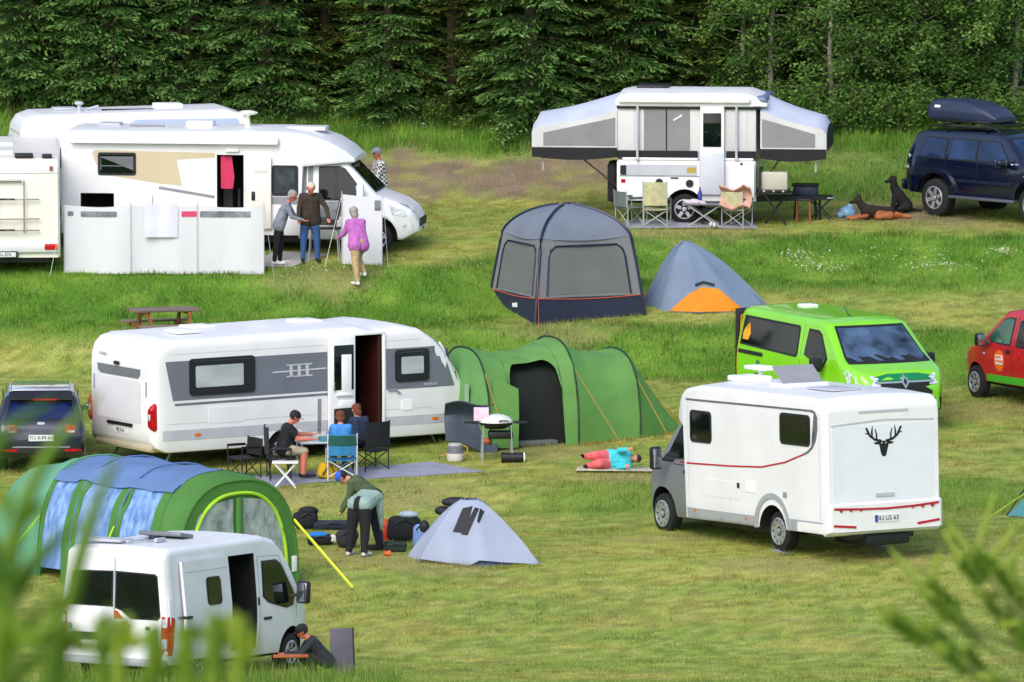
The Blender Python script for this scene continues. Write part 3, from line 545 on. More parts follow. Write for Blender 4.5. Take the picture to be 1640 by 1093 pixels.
    bump = loft('bumper', WHITE, t, (-.07, .12), [(-.07, .46), (.12, .38)], [(-.07, .92), (.12, .98)], [(-.07, .94), (0, 1.0), (.12, 1.0)], [(.4, 1.17), (1, 1.17)], rt=.04, rb=.05, crown=0); TB = bvh(bump)
    patch(TB, 'B', band([(1.06, .87), (.55, .845), (0, .83), (-.55, .845), (-1.06, .88)], .035), 'red_trim', RD, t, .012)
    for s in (1, -1):
        for k in range(3): patch(TB, 'B', [(s * (.97 - k * .2), .86), (s * (.88 - k * .2), .855), (s * (.925 - k * .2), .80)], 'tail_light', RD, t, .02)
        patch(TB, 'B', band([(s * 1.07, .58), (s * .62, .535)], .04), 'reflector', RD, t, .01)
    plate(TB, 'B', -.24, .60, .24, .73, 'OLI US 63', t, True)
    # deer head decal: flat print on the rear wall
    zc, u = 1.92, .9; dk = mat('black_decal', '#15171b', rough=.5, var=.05)
    dr = patch(T, 'B', [(u * x, zc + u * z) for x, z in [(0, -.22), (.05, -.19), (.075, -.1), (.1, .02), (.2, .03), (.22, .06), (.12, .085), (.06, .09), (-.06, .09), (-.12, .085), (-.22, .06), (-.2, .03), (-.1, .02), (-.075, -.1), (-.05, -.19)]], 'deer_head_decal', dk, t, .012, .004)
    for s in (1, -1):
        for pts, w in (([(.05, .09), (.2, .12), (.31, .2), (.38, .33), (.4, .36)], .045), ([(.16, .11), (.16, .22), (.19, .33)], .032), ([(.26, .16), (.27, .26), (.25, .38)], .03), ([(.33, .23), (.36, .24), (.42, .25)], .026)):
            patch(T, 'B', [(s * u * a, zc + u * b) for a, b in band(pts, [w] * (len(pts) - 1) + [w * .4])], 'antler', dk, dr, .012, .004)
    for sx, sz in ((.045, .04), (-.045, .04)): patch(T, 'B', rrect(u * sx - .012, zc + u * sz, u * sx + .012, zc + u * sz + .02, .008), 'eye', WHITE, dr, .014, .004)
    roof_vent(t, 4.2, .2, 2.82, .75, .5, .1); roof_vent(t, 1.3, .2, 2.83, .9, .6, .03, LGREY)
    b = B(); b.prism([(2.55, -.35, 2.84), (2.6, -.35, 2.84), (3.0, -.35, 3.14), (2.95, -.35, 3.16)], (0, .8, 0)); b.o('roof_light_lid', mat('smoked_lid', '#8f9094', rough=.2), t)
    b = B(); b.box((2.75, .05, 2.84), (.55, .9, .06), .02); b.o('roof_light_frame', FLAP, t)
    b = B(); b.tube([(4.5, -.2, 2.8), (4.5, -.2, 2.98)], .04); b.box((4.5, -.2, 3.02), (.7, .3, .08), .03); b.o('antenna', FLAP, t)
    b = B(); b.box((.25, 0, .36), (.3, 1.3, .12), .02); b.box((3.3, 0, .34), (2.6, 1.6, .16), .02); b.box((.6, -.1, .28), (1.1, .9, .2), .05); b.o('underbody', BLACKP, t)
    place(t, (1.85, 1.04, -.02), 1248, 886, 119, pitch=2.2, roll=0, scale=1.09)
    return t
MH = motorhome_deer()
def ramp(label, px, py, yaw):
    b = B(); b.prism([(-.28, -.11, 0), (.28, -.11, 0), (.28, -.11, .08), (.05, -.11, .1), (-.2, -.11, .03)], (0, .22, 0)); o = b.o('levelling_ramp', mat('grey_ramp', '#8c88a0', rough=.6)); tag(o, label, 'ramp', 'levelling ramps'); place(o, (0, 0, .03), px, py, yaw)
ramp('grey plastic levelling ramp under the near rear wheel of the deer motorhome', 1256, 886, 119); ramp('pale levelling ramp under the far rear wheel of the deer motorhome', 1404, 878, 119)

# --- big white and beige motorhome behind the windbreak
def motorhome_beige():
    t = thing('motorhome', 'white motorhome with beige swoosh and open door behind the white windbreak', 'motorhome')
    BEI = paint('beige_swoosh', '#cbbd9e', coat=.1)
    body = loft('body', WHITE, t, (0, 6.55), [(0, .42), (5.35, .42), (5.42, 1.95), (6.55, 2.05)], [(0, 2.5), (.05, 2.62), (.18, 2.7), (4.9, 2.72), (5.5, 2.66), (6.0, 2.5), (6.35, 2.3), (6.55, 2.12)],
        [(0, .95), (.1, 1), (5.4, 1), (6.1, .93), (6.55, .8)], [(.4, 1.15), (2.8, 1.13)], rt=.09, rb=.03, crown=.04)
    cut(body, [boxcut(3.5, 4.1, -1.4, -.2, .6, 2.2), boxcut(.44, 1.19, -1.4, -.3, .62, 1.32), arch(1.9, -1.15, .36, .46, .3)])
    cab = loft('cab', WHITE, t, (5.3, 7.95), [(5.3, .32), (7.6, .32), (7.95, .5)], [(5.3, 2.1), (5.8, 2.12), (6.35, 2.05), (7.05, 1.32), (7.5, 1.16), (7.8, .98), (7.95, .75)],
        [(5.3, 1), (7.0, 1), (7.45, .95), (7.8, .82), (7.95, .66)], [(.3, 1.0), (.9, 1.03), (1.25, 1.0), (2.1, .85)], rt=.14, rb=.1)
    cut(cab, [arch(7.05, -1.0, .4, .46, .3), arch(7.05, 1.0, .4, .46, .3)]); T = bvh(body); TC = bvh(cab)
    for s in (1, -1): wheel(t, 7.05, s * 1.02, .35, .35, .23, 6, .62, LGREY); wheel(t, 1.9, s * 1.03, .35, .35, .23, 6, .62, LGREY)
    window(T, 'R', rrect(.83, 1.72, 1.69, 2.23, .05), t, .05)
    patch(T, 'R', band([(.9, 1.84), (.9, 2.13), (1.62, 2.13), (1.62, 1.84)], .012), 'window_seal', GREYP, t, .022); patch(T, 'R', band([(.9, 1.93), (1.62, 1.93)], .012), 'window_rail', GREYP, t, .022)
    patch(T, 'R', [(.7, 2.2), (.75, 2.28), (3.46, 2.24), (3.46, 2.14), (2.6, 2.08), (2.72, 1.5), (2.2, 1.55), (1.2, 1.7), (.8, 1.95)], 'swoosh', BEI, t, .004)
    patch(T, 'R', band([(2.2, 1.46), (3.45, 1.26)], .06), 'grey_stripe', GREYP, t, .01)
    b = B(); b.box((1.68, -1.2, 1.0), (.75, .03, .64), .02); b.o('garage_flap', WHITE, t)
    b = B(); b.box((4.44, -1.22, 1.38), (.58, .05, 1.62), .03); d = b.o('door', CREAM, t)
    b = B(); b.box((4.33, -1.25, 1.3), (.08, .03, .2), .01); b.o('handle', BLACKP, d); b = B(); b.box((4.5, -1.25, 1.95), (.3, .02, .24), .02); b.o('door_pocket', WHITE, d)
    b = B(); b.box((3.8, -.45, .75), (.58, .5, .25)); b.box((3.65, -.35, 1.2), (.2, .3, .7)); b.tube([(3.9, -.5, .62), (3.9, -.5, 1.4)], .03); b.o('interior_furniture', mat('interior_grey', '#4a4644', rough=.8), t)
    window(T, 'R', rrect(4.73, 1.3, 5.32, 1.98, .06), t, .07, BLACKP, mat('grey_pane', '#40464c', rough=.1, var=.3, ns=4))
    patch(T, 'R', [(4.72, 1.12), (5.34, 1.12), (5.34, 1.28), (4.72, 1.28)], 'grey_panel', GREYP, t, .012)
    GP = mat('cab_panel_grey', '#7e8086', rough=.4)
    patch(TC, 'R', [(5.34, .95), (5.62, .95), (5.62, 1.98), (5.34, 1.98)], 'cab_side_panel', GP, t, .02); patch(TC, 'R', band([(5.5, .8), (5.5, 2.0)], .03), 'door_pillar', WHITE, t, .035)
    window(TC, 'R', [(5.75, 1.2), (6.6, 1.2), (6.78, 1.36), (6.35, 1.9), (6.2, 1.96), (5.75, 1.94)], t, .03, BLACKP, GLASS, .012, 'cab_window')
    patch(TC, 'R', [(6.12, 1.22), (6.18, 1.22), (6.16, 1.94), (6.1, 1.94)], 'quarter_bar', BLACKP, t, .03)
    patch(TC, 'R', band([(5.68, .5), (5.68, 1.16), (6.8, 1.2), (6.92, .8)], .014), 'door_gap', GREYP, t, .004); patch(TC, 'R', rrect(5.72, 1.0, 6.3, 1.1, .03), 'door_trim', GREYP, t, .012)
    patch(TC, 'R', band([(6.55, .36)] + [(7.05 + .5 * math.cos(R(a)), .38 + .5 * math.sin(R(a))) for a in range(180, -1, -20)], .05), 'wheel_trim', WHITE, t, .03)
    window(TC, 'F', [(-.8, 1.38), (.8, 1.38), (.68, 1.98), (-.68, 1.98)], t, .04, name='windscreen')
    for s in (1, -1):
        mirror(t, (6.72, s * 1.22, 1.38), (.16, .2, .42), WHITE, (6.6, s * .98, 1.3)); patch(TC, 'F', [(s * .5, .92), (s * .84, .98), (s * .8, 1.16), (s * .55, 1.06)], 'headlight', CLEARL, t, .012)
        patch(TC, 'R' if s < 0 else 'L', [(7.4, .88), (7.72, .84), (7.66, .98), (7.3, 1.12)], 'headlight', CLEARL, t, .01)
    patch(TC, 'F', rrect(-.55, .6, .55, .78, .05), 'grille', BLACKP, t, .012); patch(TC, 'R', rrect(7.62, .55, 7.84, .66, .02), 'fog_light', CLEARL, t, .008)
    b = B(); b.box((2.55, -1.19, 2.53), (4.7, .14, .18), .05); b.box((2.55, -1.275, 2.46), (4.66, .03, .03), .005); b.o('awning_case', WHITE, t)
    b = B(); b.box((3.85, -1.17, 2.3), (.3, .06, .07), .02); b.o('awning_lamp', FLAP, t)
    b = B(); b.tube([(4.0, .1, 2.7), (4.0, .1, 3.0)], [.07, .05], 10); b.lathe((4.0, .1, 3.0), [(.05, -.02), (.22, .02), (.24, .05), (.12, .09), (.02, .1)], 'Z', 18); b.o('satellite_dome', mat('dome_plastic', '#e4e6cf', rough=.4), t)
    roof_vent(t, 2.95, .1, 2.74, .6, .5, .12); roof_vent(t, .9, .2, 2.74, .5, .5, .05, LGREY); roof_vent(t, 5.35, .1, 2.68, .9, .7, .08, WHITE); roof_vent(t, 1.8, -.3, 2.75, .8, .05, .04, GREYP)
    b = B(); b.box((3.8, -.2, .35), (3.4, 1.5, .2), .03); b.o('underbody', BLACKP, t)
    plate(TC, 'F', -.26, .48, .26, .58, 'KV R42', t)
    place(t, (7.05, -1.02, 0), 603, 409, -7, scale=.985); return t
MB_ = motorhome_beige()

# --- cream motorhome at the left edge, seen from behind
def motorhome_cream():
    t = thing('motorhome', 'cream motorhome at the left edge seen from behind with folded bike rack', 'motorhome')
    body = loft('body', CREAM, t, (0, 6.2), [(0, .45), (6.2, .45)], [(0, 2.42), (.05, 2.52), (.2, 2.58), (5.6, 2.62), (6.2, 2.3)], [(0, .96), (.08, 1), (5.8, 1), (6.2, .9)], [(.4, 1.13), (2.7, 1.12)], rt=.1, rb=.02)
    cut(body, [arch(1.6, 1.13, .35, .45, .3), arch(1.6, -1.13, .35, .45, .3)]); T = bvh(body)
    for s in (1, -1): wheel(t, 1.6, s * 1.02, .34, .34, .22); wheel(t, 5.2, s * 1.02, .34, .34, .22)
    b = B(); b.box((-.03, 0, .66), (.1, 2.2, .2), .03); b.o('bumper', mat('rear_bumper_white', '#d6d8da', rough=.4), t)
    for s in (1, -1):
        b = B(); b.box((-.09, s * .93, .69), (.03, .28, .13), .01); l = b.o('tail_light', REDL, t); b = B(); b.box((-.095, s * 1.045, .69), (.03, .05, .12), .005); b.o('indicator', ORANGEL, l)
    b = B(); b.box((-.07, .08, .52), (.04, .58, .15), .01); pl = b.o('plate_holder', BLACKP, t); b = B(); b.box((-.095, .08, .52), (.012, .5, .1), .005); b.o('number_plate', PLATE, pl); text('PN 874', .07, 'plate_lettering', INK, pl, (-.105, .08, .52), 'B')
    b = B()
    for y in (.25, -.35): b.tube([(-.06, y, 1.0), (-.1, y, 1.2), (-.1, y, 2.05), (-.03, y, 2.12)], .016)
    for z in (1.05, 1.3, 1.72): b.tube([(-.08, .55, z), (-.13, 0, z), (-.08, -.68, z)], .017)
    b.tube([(-.06, .2, 2.12), (-.06, -.3, 2.12)], .03); b.o('bike_rack', mat('rack_metal', '#9a958c', rough=.4, metal=.4), t)
    b = B()
    for z in (1.06, 1.73): b.box((-.12, .2, z), (.05, .7, .03), .01)
    b.o('rack_strap', BLACKP, t)
    window(T, 'B', rrect(.35, 1.5, 1.0, 2.0, .08), t)
    b = B(); b.box((.35, -.35, 2.64), (.45, .4, .07), .02); b.box((.3, -.85, 2.63), (.3, .22, .07), .02); b.o('roof_rack', BLACKP, t); roof_vent(t, 1.4, .1, 2.6); roof_vent(t, 3.6, .1, 2.6)
    patch(T, 'B', band([(1.08, 2.28), (-1.08, 2.28)], .02), 'wall_seam', LGREY, t, .008); patch(T, 'B', rrect(-.98, 2.33, -.9, 2.43, .01), 'marker_light', mat('dim_red', '#8a5a52', rough=.4), t, .02)
    b = B(); b.box((2.8, 0, .42), (5.4, 1.8, .2), .03); b.o('underbody', BLACKP, t)
    place(t, (0, -1.13, 0), 97, 446, 93, scale=1.0); return t
motorhome_cream()

# --- caravans
def caravan_hobby():
    t = thing('caravan', 'white caravan with dark grey band, open door and picnic table behind it', 'caravan')
    BAND = mat('slate_grey_band', '#6e727d', rough=.4, var=.04)
    body = loft('body', WHITE, t, (0, 7.02), [(0, .66), (.08, .52), (.3, .43), (6.6, .43), (6.9, .55), (7.02, .85)], [(0, 2.02), (.03, 2.24), (.1, 2.4), (.22, 2.5), (.45, 2.56), (4.55, 2.60), (4.9, 2.52), (5.6, 2.56), (5.95, 2.5), (6.3, 2.28), (6.62, 1.93), (6.86, 1.58), (6.98, 1.3), (7.02, 1.12)],
        [(0, .88), (.04, .94), (.12, .985), (.25, 1), (6.5, 1), (6.85, .97), (7.02, .9)], [(.4, 1.23), (1.2, 1.25), (2.6, 1.23)], rt=.17, rb=.05, crown=.03)
    cut(body, [boxcut(4.43, 5.07, -1.5, .1, .62, 2.44), arch(2.9, -1.25, .34, .42, .28), arch(2.9, 1.25, .34, .42, .28)]); T = bvh(body)
    for s in (1, -1): wheel(t, 2.9, s * 1.12, .33, .33, .2, 7)
    patch(T, 'R', [(.42, 1.42), (3.84, 1.42), (3.84, 2.17), (.26, 2.17)], 'grey_band', BAND, t, .004); patch(T, 'R', [(5.16, 1.36), (6.72, 1.36), (6.42, 2.15), (5.16, 2.15)], 'grey_band', BAND, t, .004)
    patch(T, 'R', band([(.46, 1.345), (3.84, 1.36)], .045), 'band_stripe', BAND, t, .006)
    patch(T, 'R', band([(6.46, 2.2), (6.62, 1.95), (6.82, 1.6), (6.93, 1.36)], .035), 'chrome_strip', FLAP, t, .012); patch(T, 'R', [(6.56, 2.1), (6.7, 1.84), (6.9, 1.45), (6.8, 1.45), (6.62, 1.82)], 'front_window_edge', mat('front_glass', '#3b4252', rough=.1), t, .01)
    PANE = mat('blind_pane', '#aeb6b8', rough=.12, var=.12, ns=1.2, stretch=(1, 1, 3))
    for r_ in ((.78, 1.5, 2.22, 2.2), (5.36, 1.5, 6.12, 2.12)):
        w = patch(T, 'R', rrect(*r_, .07), 'window', BLACKP, t, .03, .04); patch(T, 'R', rrect(r_[0] + .13, r_[1] + .15, r_[2] - (.26 if r_[2] < 3 else .13), r_[3] - .14, .03), 'pane', PANE, w, .038, .03); patch(T, 'R', band([(r_[0] + .05, r_[3] - .05), (r_[2] - .05, r_[3] - .05)], .02), 'glass_edge', mat('glass_edge', '#3a444c', rough=.08), w, .036)
    lg = mat('pale_decal', '#c3c5ce', rough=.4)
    dec = patch(T, 'R', band([(2.62, 1.84), (3.82, 1.86)], .025), 'brand_decal', lg, t, .012, .01)
    for x0 in (3.0, 3.18, 3.36):
        patch(T, 'R', rrect(x0, 1.74, x0 + .06, 1.97, .01), 'decal_bar', lg, dec, .014, .01)
        for z0 in (1.73, 1.95): patch(T, 'R', rrect(x0 - .07, z0, x0 + .14, z0 + .025, .005), 'decal_bar', lg, dec, .014, .01)
    text('PREMIUM', .055, 'model_lettering', lg, t, (6.15, -1.265, 1.42), 'R')
    patch(T, 'R', band([(5.2, 1.35), (5.36, 1.36), (5.46, 1.28)], .04), 'grab_handle', GREYP, t, .03)
    patch(T, 'R', rrect(.2, .66, 4.3, .86, .02), 'grey_rail', LGREY, t, .006); patch(T, 'R', rrect(5.14, .66, 6.75, .84, .02), 'grey_rail', LGREY, t, .006)
    for x in (.9, 6.2): patch(T, 'R', rrect(x, .72, x + .13, .78, .02), 'side_marker', ORANGEL, t, .014)
    patch(T, 'R', rrect(3.62, .62, 3.7, 1.28, .01), 'gutter_strip', GREYP, t, .006)
    for z in (.98, 2.3): patch(T, 'R', band([(.35, z), (3.8, z)], .008), 'panel_seam', LGREY, t, .003); patch(T, 'R', band([(5.15, z), (6.2, z)], .008), 'panel_seam', LGREY, t, .003)
    patch(T, 'R', rrect(1.2, .95, 2.0, 1.25, .03), 'locker_hatch', WHITE, t, .006); patch(T, 'R', rrect(5.5, .95, 5.75, 1.15, .03), 'service_hatch', FLAP, t, .012)
    # open door folded back on the wall
    b = B(); b.box((4.12, -1.31, 1.53), (.6, .06, 1.86), .05); d = b.o('door', FLAP, t)
    b = B(); b.box((4.15, -1.345, 1.86), (.44, .02, .86), .03); b.o('door_window', GLASS, d); b = B(); b.box((4.2, -1.36, 1.72), (.22, .02, .78), .02); b.o('blind', FLAP, d)
    b = B(); b.box((4.14, -1.36, .88), (.44, .04, .4), .02); b.o('door_bin', BLACKP, d); b = B(); b.box((4.2, -1.37, 1.16), (.34, .05, .16), .02); b.box((4.15, -1.37, 1.34), (.36, .05, .05), .01); b.o('door_shelf', FLAP, d); b = B(); b.tube([(3.93, -1.36, 1.42), (3.9, -1.4, 1.5), (3.93, -1.36, 1.58)], .015); b.o('handle', GREYP, d)
    b = B()
    for x in (4.40, 5.10): b.box((x, -1.25, 1.53), (.05, .05, 1.9), .01)
    b.box((4.75, -1.25, 2.47), (.75, .05, .05), .01); b.o('door_frame', FLAP, t)
    b = B(); b.box((5.03, -.85, 1.5), (.05, .7, 1.8)); b.o('interior_panel', mat('mahogany', '#3a150f', rough=.5), t)
    b = B(); b.box((4.72, -.15, .98), (.6, .4, .6)); b.box((4.66, -.45, 1.38), (.4, .3, .05)); b.box((4.6, -.25, 2.0), (.36, .3, .5)); b.o('interior_furniture', mat('interior_brown', '#3a2a22', rough=.7), t); b = B(); b.box((4.9, -.38, 1.06), (.14, .02, .16), .01); b.o('towel', mat('cream_cloth', '#bdb48c', rough=.9), t)
    # rear
    patch(T, 'B', [(.86, 2.0), (-.76, 2.0), (-.74, 1.88), (-.66, 1.82), (.74, 1.82), (.84, 1.88)], 'rear_handle_recess', mat('recess_grey', '#6d7077', rough=.5), t, .012); b = B(); b.box((-.03, .1, 2.06), (.06, .16, .07), .02); b.o('rear_camera', BLACKP, t)
    patch(T, 'B', rrect(-.78, .98, .86, 1.78, .06), 'rear_panel', mat('caravan_panel', '#dcdbe0', rough=.4, var=.02), t, .008)
    for s in (1, -1):
        l = loft('tail_light', REDL, t, (-.03, .2), [(-.03, .92), (.05, .84), (.2, .86)], [(-.03, 1.28), (.05, 1.4), (.2, 1.36)], [(-.03, .9), (.05, 1), (.2, 1)], [(.7, .075), (1.5, .075)], rt=.05, rb=.05, crown=0); l.location = (0, s * 1.135, 0)
        patch(T, 'B', rrect(s * .98 - .012, 1.5, s * .98 + .012, 1.78, .005), 'grab_bar', GREYP, t, .02)
        b = B(); b.box((-.03, s * 1.13, 1.12), (.02, .07, .12), .01); b.o('reversing_light', CLEARL, t)
    patch(T, 'B', rrect(-.46, .88, .48, .94, .02), 'plate_light', BLACKP, t, .03); plate(T, 'B', -.26, .73, .26, .85, 'MJ 516', t)
    text('Hobby', .07, 'maker_lettering', GREYP, t, (-.012, .65, 2.2), 'B'); b = B(); b.box((.22, 0, .5), (.4, 2.1, .14), .06); b.o('rear_bumper', mat('beige_bumper', '#b5ab90', rough=.5), t)
    # drawbar, jockey wheel, steady legs
    b = B(); b.prism([(6.8, -.7, .5), (6.8, .7, .5), (8.1, .06, .48), (8.1, -.06, .48)], (0, 0, -.1)); b.tube([(8.1, 0, .45), (8.35, 0, .47)], .04); b.tube([(7.85, .1, .9), (7.85, .1, .12)], .03); b.lathe((7.85, .1, .1), [(.1, -.03), (.1, .03)], 'Y', 14); b.o('drawbar', mat('galvanised', '#7f8488', rough=.5, metal=.5), t)
    b = B(); b.box((7.2, 0, .78), (.36, 1.9, .5), .12); b.o('gas_locker', WHITE, t)
    for y in (-.95, .95):
        for x, s in ((6.3, 1), (.6, -1)): b = B(); b.tube([(x, y, .5), (x + s * .3, y, .02)], .025); b.box((x + s * .3, y, .02), (.14, .1, .03)); b.o('steady_leg', MATS['galvanised'], t)
    b = B(); b.box((3.4, 0, .4), (6.0, 1.7, .12), .02); b.o('chassis', BLACKP, t)
    for x, y in ((1.2, -.3), (1.9, .35), (4.2, .2)): roof_vent(t, x, y, 2.6, .55, .5, .06, FLAP)
    place(t, (.1, -1.2, 0), 252, 764, 32.5, scale=1.055); return t
CV = caravan_hobby()
def caravan_back():
    t = thing('caravan', 'white caravan half hidden behind the beige motorhome with only its roof showing', 'caravan'); BLU = paint('pale_blue_side', '#b9c8e2', coat=.1)
    body = loft('body', WHITE, t, (0, 6.1), [(0, .6), (.2, .45), (6.1, .5)], [(0, 1.9), (.05, 2.25), (.2, 2.45), (.5, 2.55), (5.2, 2.62), (5.6, 2.5), (5.9, 2.2), (6.1, 1.7)], [(0, .9), (.1, .98), (.25, 1), (5.8, 1), (6.1, .92)], [(.4, 1.15), (2.7, 1.13)], rt=.15)
    T = bvh(body); patch(T, 'R', [(2.0, 1.9), (5.7, 1.9), (5.45, 2.42), (2.9, 2.42)], 'blue_panel', BLU, t, .006); window(T, 'R', rrect(1.0, 1.3, 2.2, 1.85, .08), t); window(T, 'R', rrect(3.2, 1.3, 4.4, 1.85, .08), t)
    for s in (1, -1): wheel(t, 3.0, s * 1.05, .33, .33, .2)
    patch(T, 'B', rrect(-.9, 1.95, .9, 2.0, .02), 'grab_rail', LGREY, t, .03); patch(T, 'B', rrect(-.9, 2.12, .9, 2.15, .01), 'grab_rail', LGREY, t, .02)
    for s in (1, -1): patch(T, 'B', rrect(s * .95 - .06, .9, s * .95 + .06, 1.3, .03), 'tail_light', REDL, t, .02)
    roof_vent(t, 1.3, .2, 2.58, .6, .5, .06, LGREY); roof_vent(t, 3.9, .2, 2.6, .7, .6, .1); b = B(); b.tube([(1.6, -.3, 2.57), (1.6, -.3, 2.74)], .05); b.ell((1.6, -.3, 2.76), (.12, .12, .05)); b.tube([(1.75, -.2, 2.6), (2.1, -.2, 2.68)], .03); b.o('roof_aerial', LGREY, t); b = B(); b.box((2.8, -.4, 2.6), (1.3, .06, .05), .01); b.o('roof_rail', BLACKP, t)
    b = B(); b.box((6.6, 0, .5), (1.3, .12, .1)); b.tube([(7.0, 0, .9), (7.0, 0, .02)], .03); b.o('drawbar', BLACKP, t)
    X, d = (215 - 820) / FPX * 209.3, 209.3; t.rotation_euler = (0, 0, R(11)); m = t.rotation_euler.to_matrix(); t.scale = (.9, .9, .97); t.location = Vector((X, d, gz(X, d) - .12)) - m @ Vector((2.75, 0, 0)); return t
caravan_back()

# --- white panel van, front left
def panel_van():
    t = thing('panel_van', 'white panel van with open sliding door at the front left', 'van')
    body = loft('body', WHITE, t, (0, 5.5), [(0, .42), (4.9, .34), (5.5, .5)], [(0, 2.34), (.05, 2.42), (.2, 2.47), (3.6, 2.5), (4.0, 2.42), (4.3, 2.2), (4.95, 1.35), (5.3, 1.12), (5.45, .95), (5.5, .8)], [(0, .94), (.05, .985), (.14, 1), (4.5, 1), (5.0, .96), (5.3, .86), (5.5, .68)],
        [(.3, .99), (.9, 1.03), (1.35, 1.02), (2.5, .9)], rt=.11, rb=.05, crown=.03)
    cut(body, [boxcut(2.12, 3.2, -1.3, -.2, .52, 2.22), arch(1.05, -1.02, .38, .44, .3), arch(1.05, 1.02, .38, .44, .3), arch(4.55, -1.0, .38, .44, .3), arch(4.55, 1.0, .38, .44, .3)]); T = bvh(body)
    for s in (1, -1): wheel(t, 1.05, s * 1.0, .34, .34, .22, 6); wheel(t, 4.55, s * 1.0, .34, .34, .22, 6)
    BG = mat('black_rear_glass', '#101215', rough=.06, var=.5, ns=1.6, spec=.6)
    for s, w in ((1, [(.03, 1.42), (.82, 1.42), (.84, 1.46), (.78, 2.0), (.73, 2.04), (.03, 2.06)]), (-1, [(-.01, 1.4), (-.12, 1.36), (-.3, 1.22), (-.8, 1.22), (-.85, 1.28), (-.78, 2.0), (-.73, 2.04), (-.01, 2.06)])): window(T, 'B', w, t, .025, BLACKP, BG, .008, 'rear_window')
    patch(T, 'B', band([(.005, .5), (.005, 1.36)], .014), 'door_gap', GREYP, t, .003); patch(T, 'B', band([(.005, 1.36), (.005, 2.3)], .02), 'door_gap', LGREY, t, .02)
    patch(T, 'B', [(0, 1.36), (-.0, 1.22), (-.16, 1.22), (-.06, 1.35)], 'high_brake_light', REDL, t, .014)
    patch(T, 'B', rrect(-.3, 1.08, -.02, 1.12, .01), 'door_handle', GREYP, t, .02); patch(T, 'B', rrect(.28, .82, .78, .95, .04), 'plate_light_bar', BLACKP, t, .025); patch(T, 'B', rrect(.78, .98, .88, 1.1, .03), 'badge', GREYP, t, .02); patch(T, 'B', rrect(-.66, 1.04, -.58, 1.1, .02), 'lock', BLACKP, t, .02)
    plate(T, 'B', .26, .66, .78, .78, 'R2·X03', t)
    b = B(); b.box((-.04, 0, .46), (.14, 1.98, .14), .04); b.o('bumper', mat('bumper_grey', '#9da0a3', rough=.5), t)
    for s in (1, -1):
        l = patch(T, 'B', [(s * .86, .6), (s * 1.0, .6), (s * 1.0, 1.28), (s * .88, 1.3)], 'tail_light', REDL, t, .02)
        patch(T, 'B', rrect(min(s * .89, s * .98), .72, max(s * .89, s * .98), .9, .02), 'lamp_segment', CLEARL, l, .026); patch(T, 'B', rrect(min(s * .89, s * .98), 1.1, max(s * .89, s * .98), 1.25, .02), 'lamp_segment', CLEARL, l, .026)
    l = patch(T, 'R', [(.03, .6), (.12, .6), (.16, 1.26), (.03, 1.3)], 'tail_light', REDL, t, .012)
    # sliding door, slid back along the side
    b = B(); n = []
    for z in np.linspace(.5, 2.24, 9): n.append([(x, -float(np.interp(z, [.3, .9, 1.35, 2.5], [.99, 1.03, 1.02, .88])) - .09, z) for x in np.linspace(.42, 2.1, 6)])
    b.grid(n); b.thick(.05); sdoor = b.o('sliding_door', WHITE, t, 45); TD = bvh(sdoor)
    window(TD, 'R', rrect(1.22, 1.42, 1.74, 1.92, .09), sdoor, .03); patch(TD, 'R', rrect(1.75, .98, 2.0, 1.03, .01), 'door_handle', BLACKP, sdoor, .025); patch(TD, 'R', band([(.5, .92), (2.05, .92)], .012), 'crease', LGREY, sdoor, .004); patch(TD, 'R', band([(.5, 2.05), (2.05, 2.05)], .01), 'crease', LGREY, sdoor, .004)
    patch(T, 'R', rrect(.3, 1.24, 2.1, 1.28, .01), 'door_rail', GREYP, t, .01); b = B(); b.box((.5, -1.1, 1.26), (.2, .1, .05), .01); b.o('door_hinge', BLACKP, t)
    b = B(); b.box((2.85, -.5, .95), (.45, .45, .5), .06); b.box((2.75, -.5, 1.5), (.16, .45, .75), .06); b.ell((2.78, -.5, 2.0), (.07, .12, .1)); b.o('seat', mat('dark_seat_cloth', '#1b1c20', rough=.9), t); b = B(); b.box((2.66, -.25, 1.0), (.9, .05, 1.0)); b.o('bulkhead', mat('interior_grey2', '#2d2f31', rough=.8), t); b = B(); b.box((2.9, -.3, 2.0), (.4, .2, .2), .03); b.o('safety_vest', mat('lime_vest', '#9fca3a', rough=.8), t)
    window(T, 'R', [(3.42, 1.42), (3.62, 1.3), (4.3, 1.16), (4.55, 1.2), (4.62, 1.38), (4.16, 1.98), (3.98, 2.06), (3.45, 2.06)], t, .035, BLACKP, GLASS, .01, 'cab_window')
    patch(T, 'R', band([(3.32, .5), (3.3, 2.15), (4.1, 2.12), (4.72, 1.3), (4.7, .85)], .012), 'door_gap', GREYP, t, .003); patch(T, 'R', rrect(3.45, 1.0, 3.72, 1.05, .01), 'door_handle', BLACKP, t, .02); patch(T, 'R', rrect(3.24, 1.28, 3.29, 1.42, .01), 'latch', BLACKP, t, .012)
    window(T, 'L', [(3.42, 1.3), (4.55, 1.2), (4.62, 1.38), (4.16, 1.98), (3.45, 2.06)], t, .035, BLACKP, GLASS, .01, 'cab_window'); window(T, 'F', [(-.82, 1.42), (.82, 1.42), (.68, 2.16), (-.68, 2.16)], t, .04, name='windscreen')
    for s in (1, -1): mirror(t, (4.5, s * 1.24, 1.44), (.16, .22, .4), None, (4.35, s * .98, 1.34)); patch(T, 'F', [(s * .5, .9), (s * .82, .95), (s * .78, 1.15), (s * .55, 1.08)], 'headlight', CLEARL, t, .012)
    b = B(); b.box((2.0, .1, 2.57), (.5, .8, .08), .03, (0, 8, 0)); b.o('solar_panel', mat('solar_grey', '#6b7078', rough=.3), t)
